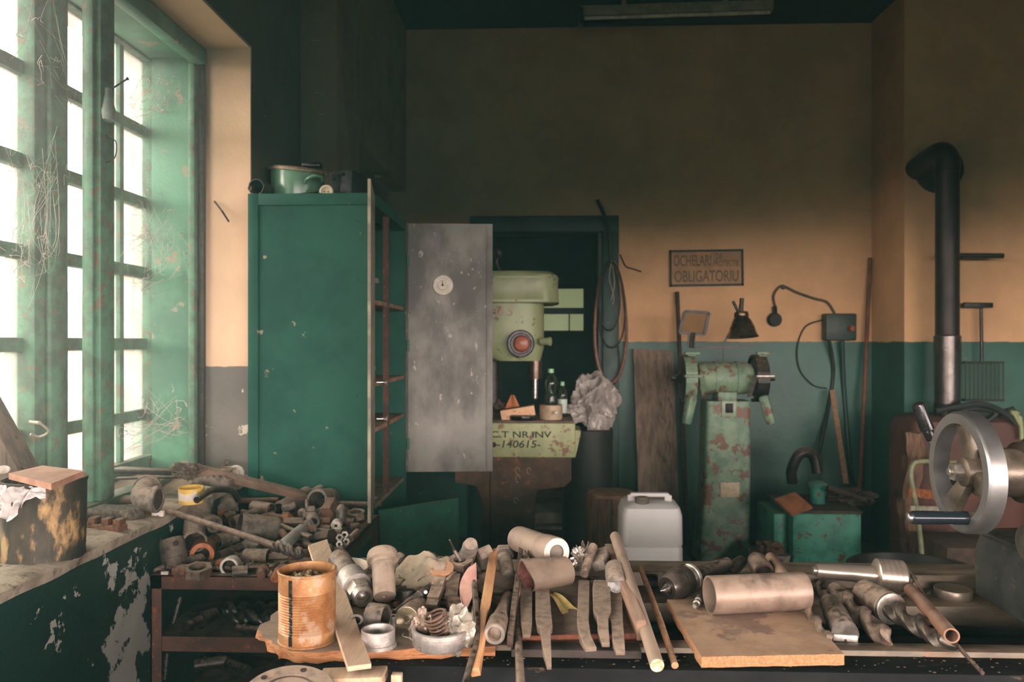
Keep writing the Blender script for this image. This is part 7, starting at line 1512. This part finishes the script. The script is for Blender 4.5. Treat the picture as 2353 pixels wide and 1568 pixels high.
c = PZ(1358, 1337, 1.012); b = B(); hexnut(b, c, Vector((0, -.1, 1)), W(24, c), W(10, c), .004, 24, 48); rev(b, c + Vector((0, 0, .003)), (0, -.1, 1), [(0, W(15, c)), (.003, W(12, c)), (.003, W(9, c)), (0, W(9, c))], 30, closed=True); one('stepped_washer', b, STEEL, 'stepped washer with a bright centre lying on the lathe tools', 'washer')
c = PZ(1412, 1362, 1.008); b = B(); hexnut(b, c, Vector((0, -.1, 1)), W(14, c), W(8, c), .004, 24, 48); one('flat_washer', b, STEEL, 'small washer lying under the milled shaft end', 'washer')
Q('small_cup', 'small steel cup standing at the right of the tray', 'cup', 1438, 1396, ZTY, 1438, 1381, ZTY + .016, 10.5, ((0, .75), (.8, .95), (.82, 1.08), (1, 1.08)), BRIGHTD, .7, .5)
Q('small_bush', 'little bush with a dark hole behind the small steel cup', 'bush', 1438, 1352, 1.012, 1441, 1364, 1.010, 9, CYP, BRIGHTD, .5)
# lathe tools in the tray
def tool(label, pts, w_px, th, m=STEELW, tipw=None, name='lathe_tool'):
    """flat tool shank through pixel points (px, py, z, half-width px)"""
    b = B(); P = []
    for px, py, z, hw in pts: q = PZ(px, py, z); P.append((q, W(hw, q)))
    ra = []
    for i, (q, hw) in enumerate(P):
        d = (P[min(i + 1, len(P) - 1)][0] - P[max(i - 1, 0)][0]).normalized(); sd = d.cross(Vector((0, 0, 1))).normalized(); up = sd.cross(d).normalized()
        t_ = th if i < len(P) - 1 else th * .45
        ra.append([b.verts.new(q + sd * a * hw + up * c_ * t_ / 2 + (up * (t_ / 2 - th / 2) * 0)) for a, c_ in ((-1, -1), (1, -1), (1, 1), (-1, 1))])
    for k in range(len(ra) - 1):
        for i in range(4): b.faces.new((ra[k][i], ra[k][(i + 1) % 4], ra[k + 1][(i + 1) % 4], ra[k + 1][i]))
    b.faces.new(ra[0][::-1]); b.faces.new(ra[-1])
    bmesh.ops.bevel(b, geom=b.edges[:], offset=.0009, segments=1, affect='EDGES')
    return one(name, b, m, label, 'lathe tool', 'lathe tools in the tray')
DT = mat('dust_coated_tool', L(138, 118, 100), L(114, 98, 84), rough=.75, metal=.2, scale=9, dust=.8)
tool('short lathe tool with a rounded nose, first from the left in the tray', [(1209, 1355, 1.01, 14), (1209, 1405, 1.009, 14), (1210, 1440, 1.007, 13), (1210, 1464, 1.002, 9)], 14, .016, DT)
tool('long lathe tool with a narrow stepped blade hanging over the tray front', [(1246, 1360, 1.012, 16), (1249, 1428, 1.01, 18), (1252, 1446, 1.009, 17), (1253, 1452, 1.008, 11), (1257, 1500, 1.002, 9), (1262, 1536, .992, 5)], 16, .016, DT)
tool('lathe tool with a bent nose curling right, middle of the tray', [(1342, 1342, 1.02, 13), (1341, 1400, 1.012, 13), (1339, 1435, 1.009, 13), (1345, 1470, 1.005, 12), (1358, 1494, 1.0, 13)], 14, .017, DT)
tool('lathe tool with a wide shank and a pointed boring tip', [(1378, 1342, 1.025, 14), (1382, 1360, 1.022, 20), (1384, 1412, 1.014, 20), (1385, 1428, 1.012, 12), (1386, 1458, 1.007, 12), (1392, 1484, 1.0, 9)], 20, .017, DT)
tool('straight lathe tool nearest the side rail of the tray', [(1413, 1366, 1.01, 16), (1416, 1430, 1.008, 15), (1418, 1440, 1.007, 13), (1421, 1480, 1.002, 13), (1426, 1503, .995, 10)], 15, .016, DT)
b = B(); y4 = [PZ(1262, 1368, ZTY + .012), PZ(1274, 1363, ZTY + .012), PZ(1328, 1398, ZTY + .003), PZ(1293, 1409, ZTY + .003)]
sheet(b, lambda u, v: y4[0].lerp(y4[1], u).lerp(y4[3].lerp(y4[2], u), v) + Vector((0, 0, .004 * math.sin(v * 5) + .002 * math.sin(u * 7))), 6, 12, .0006); one('yellow_paper', b, mat('yellow_paper', L(222, 196, 126), L(206, 178, 108), rough=.8, scale=30), 'scrap of yellow paper lying on the tray between the lathe tools', 'paper')
# rods right of the tray
rp_ = thing('thick_round_bar', 'thick dusty round bar with a freshly cut end jutting over the bed front', 'bar', PZ(1505, 1545, ZB))
A = PZ(1413, 1232, 1.075); Bp = PZ(1510, 1530, ZB + .014); R_ = W(15.5, Bp); dn = (Bp - A).normalized(); Ln = (Bp - A).length
b = B(); rev(b, A, dn, [(0, R_ * .9), (.004, R_), (Ln, R_)], 30); obj('bar', b, mat('dusty_bar_wood', L(164, 140, 118), L(138, 116, 96), rough=.8, scale=5, dust=.6), rp_)
b = B(); rev(b, Bp - dn * .0005, dn, [(0, R_ * .96), (.001, R_ * .96), (.001, 0)], 30); obj('cut_end', b, mat('cut_end', L(236, 214, 186), L(214, 150, 100), rough=.8, scale=26), rp_)
b = B(); pts = spline([PZ(1472, 1306, 1.03), PZ(1496, 1370, 1.01), PZ(1528, 1460, .998), PZ(1551, 1530, ZB + .008)], 8); sweep(b, pts, [.0062 + .0012 * noise.noise(Vector((k * .6, 0, 0))) for k in range(len(pts))], 12); one('rusty_rod', b, mat('flaky_rust_rod', L(176, 136, 100), L(132, 102, 80), rough=.8, scale=14, c3=L(196, 120, 66), t3=.55, s3=30, bump=.7), 'thin flaky rusty rod lying right of the thick bar', 'rod')
Q('black_sleeve', 'small black sleeve behind the drill chuck', 'sleeve', 1510, 1338, ZB + .02, 1488, 1338, ZB + .02, 14, CYP, BLK, .7, .4)

# ---------------------------------------------------------------- right group on the chipboard and the rear way
ck = thing('drill_chuck', 'dark steel drill chuck with a pointed centre, nose facing forward left', 'drill chuck', PZ(1560, 1360, ZB + .03))
A = PZ(1610, 1318, 1.04); Bp = PZ(1533, 1352, 1.028); dn = (Bp - A).normalized(); R_ = W(35, Bp)
CK = mat('dark_polished_steel', L(96, 88, 82), L(70, 64, 60), rough=.28, metal=.85, scale=5, bump=.04, dust=.3)
Ln = (Bp - A).length
b = B(); rev(b, Bp, -dn, [(0, 0), (0, R_ * .34), (.006, R_ * .34), (.006, R_ * .36), (0, R_ * .40), (0, R_ * .70), (.002, R_ * .75), (.030, R_ * .98), (.034, R_ * 1.0), (.0345, R_ * .95), (.036, R_ * .95), (.0365, R_ * 1.0), (.056, R_ * 1.0), (.060, R_ * .92)], 52); obj('sleeve', b, CK, ck)
b = B(); rev(b, Bp - dn * .06, -dn, [(0, R_ * .9), (.006, R_ * .92), (.008, R_ * .8), (.012, R_ * .8), (.014, R_ * .92), (.02, R_ * .92), (.024, R_ * .62)], 48); obj('collar', b, BRIGHTD, ck)
b = B(); rev(b, Bp - dn * .005, dn, [(0, R_ * .26), (.006, R_ * .26), (.026, R_ * .03), (.027, 0)], 24); obj('centre_point', b, BRIGHT, ck)
b = B()
E_ = PZ(1672, 1296, 1.045); st_ = Bp - dn * .08; rev(b, st_, E_ - st_, [(0, W(20, A)), ((E_ - st_).length, W(15, A)), ((E_ - st_).length + .003, W(12, A))], 30); obj('taper_shank', b, DARK, ck)
b = B(); rev(b, PZ(1560, 1318, 1.05), Vector((.5, .8, 0)), [(0, W(14, A)), (.02, W(16, A)), (.03, W(14, A)), (.03, 0)], 24); one('round_stop', b, BLACK, 'round dark knob just behind the chuck sleeve', 'stop')
Q('taper_sleeve', 'dark taper sleeve with a bright rim facing forward behind the big pipe', 'sleeve', 1704, 1290, 1.03, 1668, 1322, 1.022, 17.5, ((0, .75), (.9, 1), (1, .96)), BLACK, .6, .2)
Q('taper_sleeve', 'wide brown sleeve with a bright ring mouth behind the big pipe', 'sleeve', 1735, 1284, 1.04, 1755, 1318, 1.022, 24, ((0, .7), (.2, .85), (.95, 1), (1, .97)), mat('brown_sleeve', L(98, 80, 68), L(74, 62, 54), rough=.5, metal=.4, scale=8, dust=.4), .72, .25)
Q('hook_piece', 'small curved hook piece between chuck and taper sleeve', 'hook', 1640, 1330, 1.01, 1652, 1312, 1.02, 8, CYP, STEEL)
bp_ = PZ(1790, 1284, 1.03)
drillbit('long_drill', 'long slim drill bit with a wooden-looking shank lying partly under the big pipe', PZ(1770, 1280, 1.035), PZ(1910, 1482, ZB + .022), .0125, mat('worn_drill', L(138, 120, 100), L(108, 94, 80), rough=.45, metal=.5, scale=9, dust=.6), .62, .0125, mat('tan_shank', L(170, 134, 108), L(146, 114, 90), rough=.75, scale=5, dust=.5), 1.3)
sb = thing('small_bolt', 'little stepped bolt lying on the chipboard left of the big pipe mouth', 'bolt', PZ(1600, 1390, ZCB))
A = PZ(1608, 1372, ZCB + .008); Bp = PZ(1597, 1395, ZCB + .007); dn = (Bp - A).normalized(); Ln = (Bp - A).length
b = B(); rev(b, A, dn, [(0, .006), (Ln * .4, .007), (Ln * .42, .0045), (Ln * .6, .0045), (Ln * .6, .0075), (Ln * .72, .0075), (Ln * .74, .005), (Ln, .0048), (Ln + .002, .003)], 20); obj('bolt', b, BRIGHTD, sb)
A = PZ(1630, 1368, ZCB + .039); Bp = PZ(1838, 1350, ZCB + .037); Bp = Vector((Bp.x, A.y + .035, A.z))
R_ = .0375; b = B(); d_ = Bp - A; rev(b, A, d_, [(0, R_ * .9), (0, R_), (d_.length - .004, R_), (d_.length, R_ * .97), (d_.length, R_ * .88), (d_.length * .6, R_ * .88)], 56, closed=True)
for f in b.faces:
    if all(((v.co - A) - d_.normalized() * (v.co - A).dot(d_.normalized())).length < R_ * .91 for v in f.verts): f.material_index = 1
one('large_pipe', b, [mat('tan_dusty_pipe', L(146, 124, 108), L(112, 94, 82), rough=.45, metal=.35, scale=8, c3=L(90, 80, 70), t3=.60, s3=9, sharp=.1, dust=.6), mat('pipe_inside', L(132, 112, 94), L(104, 90, 76), rough=.7)], 'large smooth tan pipe lying across the chipboard', 'pipe')
# live centre
lc = thing('live_centre', 'shiny live centre with a ringed body and a conical point aimed right', 'live centre', PZ(2040, 1360, ZB))
A = PZ(1868, 1311, ZB + .052); Bp = PZ(2105, 1334, ZB + .034); Bp = Vector((Bp.x, A.y - .015, A.z - .012)); d_ = Bp - A; dn = d_.normalized(); Ln = d_.length; R_ = W(34, Bp); r1 = W(14.5, A)
LCM = mat('bright_ground_steel', L(188, 174, 160), L(164, 150, 136), rough=.32, metal=.75, scale=4, bump=.03, dust=.15)
b = B(); rev(b, A, dn, [(0, r1 * .5), (0, r1 * .55), (.008, r1 * .55), (.008, r1 * .95), (.012, r1), (Ln * .09, r1 * 1.0), (Ln * .10, r1 * 1.05), (Ln * .60, r1 * 1.30)], 40); obj('taper_shank', b, LCM, lc)
b = B(); t0, t1 = Ln * .595, Ln * .865; w_ = t1 - t0; pr = [(t0, R_ * .85), (t0 + .003, R_ * .98)]
for k in range(5): pr += [(t0 + w_ * (.06 + .19 * k), R_ * 1.0), (t0 + w_ * (.22 + .19 * k - .02), R_ * 1.0), (t0 + w_ * (.22 + .19 * k - .015), R_ * .97), (t0 + w_ * (.22 + .19 * k + .0), R_ * .97)]
pr += [(t1, R_ * .95), (t1, R_ * .5)]; rev(b, A, dn, pr, 52); obj('body', b, LCM, lc)
b = B(); rev(b, A, dn, [(t1, R_ * .52), (t1 + .012, R_ * .50), (t1 + .013, R_ * .46), (Ln, .0005)], 36); obj('point', b, LCM, lc)
# cutters on the bed right
tq = thing('flat_drill', 'thick round cutter blank with a half-flat drilled face, front right', 'cutter', PZ(1925, 1470, ZB))
A = PZ(1906, 1385, ZB + .026); Bp = PZ(1942, 1458, ZB + .022); d_ = Bp - A; dn = d_.normalized(); Ln = d_.length; R_ = W(28, Bp)
b = B(); rev(b, A, dn, [(0, R_ * .7), (.003, R_ * .78), (Ln * .35, R_ * .85), (Ln * .38, R_ * .92), (Ln * .98, R_), (Ln, R_ * .97)], 44)
fc = (dn + Vector((0, 0, .55))).normalized()
gm = b.verts[:] + b.edges[:] + b.faces[:]
r_ = bmesh.ops.bisect_plane(b, geom=gm, plane_co=Bp - dn * .012, plane_no=(dn * .6 + Vector((0, 0, 1))).normalized() , clear_outer=False)
obj('body', b, STEEL, tq)
b = B(); c_ = Bp; sd = dn.cross(Vector((0, 0, 1))).normalized(); upv = sd.cross(dn).normalized(); bar(b, c_ - upv * R_ * .42 - dn * .02, c_ - upv * R_ * .42 + dn * .004, R_ * 1.78, R_ * .86, .003); obj('blade_face', b, BRIGHTD, tq)
b = B(); rev(b, c_ - upv * R_ * .42 + dn * .0038, dn, [(0, .0028), (.0008, .0028), (.0008, 0)], 14); obj('screw_hole', b, HOLE, tq)
drillbit('twist_drill', 'small twist drill with a hooked tip between live centre and cutter blank', PZ(1910, 1392, ZB + .01), PZ(1876, 1338, ZB + .012), .013, STEEL, .1, turns=1.0, depth=.7)
drillbit('twist_drill', 'medium twist drill lying over the front way, bright tip forward', PZ(1918, 1356, ZB + .02), PZ(2045, 1478, ZB + .018), .0205, STEELW, .12, turns=1.35, depth=.6)
td = drillbit('twist_drill', 'large taper-shank twist drill lying furthest right with a dark fluted body', PZ(1985, 1362, ZB + .03), PZ(2196, 1488, ZB + .022), .021, mat('dark_flute_steel', L(104, 94, 84), L(72, 66, 60), rough=.35, metal=.75, scale=8, dust=.3), .34, .030, STEELW, 1.5, depth=.6)
A = PZ(1985, 1362, ZB + .03); Bp = PZ(2196, 1488, ZB + .022); dn = (Bp - A).normalized(); b = B(); k = A + dn * (Bp - A).length * .335; rev(b, k, dn, [(0, .0322), (.002, .0322), (.003, .030), (.003, .016)], 40); obj('bright_shoulder', b, BRIGHTD, td)
A = PZ(2092, 1356, ZB + .030); Bp = PZ(2187, 1462, ZB + .05); b = B(); d_ = Bp - A
pipe(b, A, Bp, .0135, .0105, 30); rev(b, A, -d_, [(-.004, .0132), (0, .0125), (.006, .006), (.007, 0)], 24)
one('copper_tube', b, mat('copperish_tube', L(150, 108, 86), L(124, 90, 72), rough=.6, metal=.2, scale=6, dust=.6), 'reddish brown tube resting on the large twist drill, open end forward', 'tube')
b = B(); sweep(b, spline([PZ(2086, 1308, ZB + .06), PZ(2112, 1350, ZB + .04), PZ(2160, 1430, ZB + .03), PZ(2205, 1490, ZB + .016), PZ(2258, 1548, ZB + .006)], 8), .0035, 10); one('welding_rod', b, RUSTD, 'thin dark welding rod crossing diagonally at the far right of the tools', 'rod')
c = PZ(2190, 1372, ZB); R0 = W(35, c); b = B(); rev(b, c, (0, 0, 1), [(0, R0 * .97), (.002, R0), (.018, R0), (.020, R0 * .97), (.020, 0)], 44); one('steel_puck', b, mat('turned_puck', L(132, 120, 106), L(104, 94, 84), rough=.4, metal=.6, scale=4), 'short round steel puck standing on the rear ledge before the tailstock', 'puck')
for k, (x_, y_) in enumerate(((2042, 1363), (2056, 1366), (2068, 1368), (2110, 1360), (2136, 1362), (2228, 1368))):
    b = B(); rock(b, PZ(x_, y_, ZB + .003), (.005, .004, .0035), k, 1, .5, 2); one('aluminium_chip', b, BRIGHT, 'bright metal chip on the rear ledge near the live centre', 'chip', group='bright chips by the live centre')
# front left flange and wood scraps below the bed
c = PY(660, 1600, 1.28); fl = thing('flange_plate', 'dusty round flange plate cut off by the bottom edge of the photo', 'flange', c)
R0 = mm(100, c); b = B(); rev(b, c, (.05, -.25, 1), [(-.02, R0 * .95), (-.018, R0), (0, R0), (.002, R0 * .98), (.002, R0 * .66), (-.004, R0 * .64), (-.004, R0 * .56), (.004, R0 * .54), (.004, R0 * .3), (-.01, R0 * .28), (-.01, 0)], 60); obj('disc', b, PALE, fl)
ax = Vector((.05, -.25, 1)).normalized(); Qm = frame(ax)
for k in range(6):
    a = k * PI / 3 + 2.3; b = B(); rev(b, c + ax * .0015 + Qm @ Vector((R0 * .83 * math.cos(a), R0 * .83 * math.sin(a), 0)), ax, [(0, R0 * .07), (.001, R0 * .07), (.001, 0)], 16); obj('bolt_hole', b, HOLE, fl)
b = B(); A = PY(735, 1562, 1.36); Bp = PY(885, 1556, 1.36); bar(b, A, Bp, .05, .02, .002); one('wooden_lath', b, SLW, 'pale lath lying below the slat at the bottom edge of the photo', 'lath')
b = B(); A = PY(912, 1548, 1.36); bar(b, A, A + Vector((.0, 0, -.06)), .018, .016, .002); one('wooden_lath', b, SLW, 'short pale upright lath end right of the bottom lath', 'lath')
# support for them
b = B(); box(b, -.62, -.12, 1.18, Yf - .003, .60, .885, .004); one('front_shelf_box', b, BEDM, 'black box ledge in front of the machine bed carrying the flange plate', 'ledge')
# ================================================================ TAILSTOCK WITH HAND WHEEL
hc = PY(2221, 1085, 1.70)
hw = thing('hand_wheel', 'large polished steel hand wheel with a black crank handle at the right edge', 'hand wheel', hc)
CHR = mat('polished_wheel_steel', L(196, 194, 192), L(168, 164, 160), rough=.36, metal=.9, scale=4, bump=.03)
CST = mat('cast_spokes', L(112, 100, 86), L(76, 66, 56), rough=.45, metal=.6, scale=8, c3=L(86, 70, 56), t3=.6, s3=14, dust=.3)
ro = .125; X = Vector((1, 0, 0))
b = B(); rev(b, hc - X * .020, X, [(0, ro * .80), (0, ro * .82), (0, ro * .96), (.003, ro * .985), (.006, ro), (.034, ro), (.037, ro * .96), (.037, ro * .84), (.034, ro * .80)], 96, closed=True); obj('rim', b, CHR, hw)
for a in (math.radians(82), math.radians(202), math.radians(-52)):
    b = B(); dr_ = Vector((0, math.cos(a), math.sin(a)))
    bar(b, hc + dr_ * .016 + X * .012, hc + dr_ * ro * .84 + X * .004, .030, .020, .006, up=X, w2=.048, h2=.022); obj('spoke', b, CST, hw)
b = B(); rev(b, hc - X * .012, X, [(0, .022), (.004, .030), (.03, .032), (.06, .028), (.062, .02)], 36); obj('hub', b, CST, hw)
b = B(); hexnut(b, hc - X * .030, X, .019, .007, .018); rev(b, hc - X * .038, X, [(0, .006), (.002, .008), (.03, .008)], 20); obj('hub_nut', b, BRIGHTD, hw)
# crank handle, horizontal
hz = PY(2236, 1191, 1.66); A = Vector((hc.x - .018, hz.y, hz.z)); 
Bp = Vector((PY(2083, 1191, hz.y).x, hz.y, hz.z)); Ln = (A - Bp).length; r_ = mm(14, Bp)
BH = mat('blue_black_handle', L(40, 46, 52), L(30, 34, 40), rough=.18, metal=.3, bump=.02, scale=4)
b = B(); rev(b, Bp, A - Bp, [(.008, r_ * .7), (.010, r_ * .9), (.014, r_ * 1.0), (Ln * .45, r_ * 1.02), (Ln * .75, r_ * .92), (Ln * .76, r_ * .98), (Ln * .98, r_ * 1.02), (Ln, r_ * .8)], 36); hd = obj('handle', b, BH, hw)
b = B(); rev(b, Bp, A - Bp, [(0, r_ * .4), (.002, r_ * .75), (.012, r_ * .8)], 24); obj('handle_end', b, BRIGHT, hd)
b = B(); cyl(b, A - X * .002, A + X * .012, .012, n=20); obj('handle_bolt', b, CST, hw)
# lever behind the wheel
lv = thing('clamp_lever', 'slanting clamp lever with a black ribbed grip behind the hand wheel', 'lever', PY(2150, 1060, 1.86))
A = PY(2108, 926, 1.86); Bp = PY(2140, 1012, 1.86); C_ = PY(2165, 1085, 1.86); dn = (Bp - A).normalized(); Ln = (Bp - A).length; r_ = mm(13, A)
b = B(); rev(b, A, dn, [(0, r_ * .6), (.004, r_ * .95), (.008, r_), (Ln * .72, r_ * 1.1), (Ln * .74, r_ * .8), (Ln * .76, r_ * .85), (Ln, r_ * .7)], 10); obj('grip', b, mat('black_grip', L(34, 34, 34), L(26, 26, 26), rough=.25, bump=0), lv)
b = B(); cyl(b, Bp, C_, r_ * .5, r_ * .6, n=16); sweep(b, spline([C_, C_ + Vector((.06, 0, -.04)), Vector((hc.x + .12, 1.84, hc.z - .02))], 6), r_ * .6, 12); obj('arm', b, BRIGHT, lv)
# tailstock body
ts = thing('tailstock', 'massive dark tailstock casting carrying the hand wheel, cut off by the right edge', 'tailstock', (hc.x + .25, 1.7, ZB))
TSM = mat('oily_dark_casting', L(46, 46, 43), L(28, 30, 29), rough=.6, metal=.0, spec=.2, scale=5, c3=L(86, 78, 64), t3=.62, s3=12, dust=.12, bump=.3)
b = B(); cyl(b, hc + X * .02, hc + X * .12, .05, n=36); rev(b, hc + X * .10, X, [(0, .055), (.004, .062), (.03, .064), (.034, .058), (.04, .058), (.045, .082), (.10, .088), (.5, .088)], 48); obj('barrel', b, mat('barrel_steel', L(112, 100, 88), L(84, 76, 68), rough=.35, metal=.7, scale=6, dust=.4), ts)
x0 = PY(2240, 1300, 1.82).x
b = B(); zt_ = PY(2240, 1212, 1.82).z
o_ = [(x0, ZB + .012), (x0 - .004, zt_ - .05), (x0 + .01, zt_ - .01), (x0 + .04, zt_), (2.0, zt_ + .02), (2.0, ZB + .012)]
va = [b.verts.new((x_, 1.40 if z_ < 1.1 else 1.46, z_)) for x_, z_ in o_]; vb = [b.verts.new((x_, 1.82, z_)) for x_, z_ in o_]
b.faces.new(va); b.faces.new(vb[::-1])
for i in range(len(o_)): b.faces.new((va[i], vb[i], vb[(i + 1) % len(o_)], va[(i + 1) % len(o_)]))
bmesh.ops.triangulate(b, faces=[f for f in b.faces if len(f.verts) > 4]); bmesh.ops.bevel(b, geom=b.edges[:], offset=.006, segments=2, affect='EDGES')
obj('body', b, TSM, ts)
b = B(); cyl(b, Vector((x0 + .0, 1.62, zt_ + .015)), Vector((x0 + .3, 1.62, zt_ + .015)), .032, n=32); rev(b, Vector((x0 - .01, 1.62, zt_ + .015)), X, [(0, .02), (.002, .034), (.02, .034), (.022, .03)], 32); obj('clamp_boss', b, mat('worn_boss', L(130, 122, 112), L(96, 90, 82), rough=.35, metal=.7, dust=.3), ts)
b = B(); box(b, x0 + .14, 2.0, 1.56, 1.82, zt_ + .0, hc.z - .03, .012); obj('barrel_seat', b, TSM, ts)
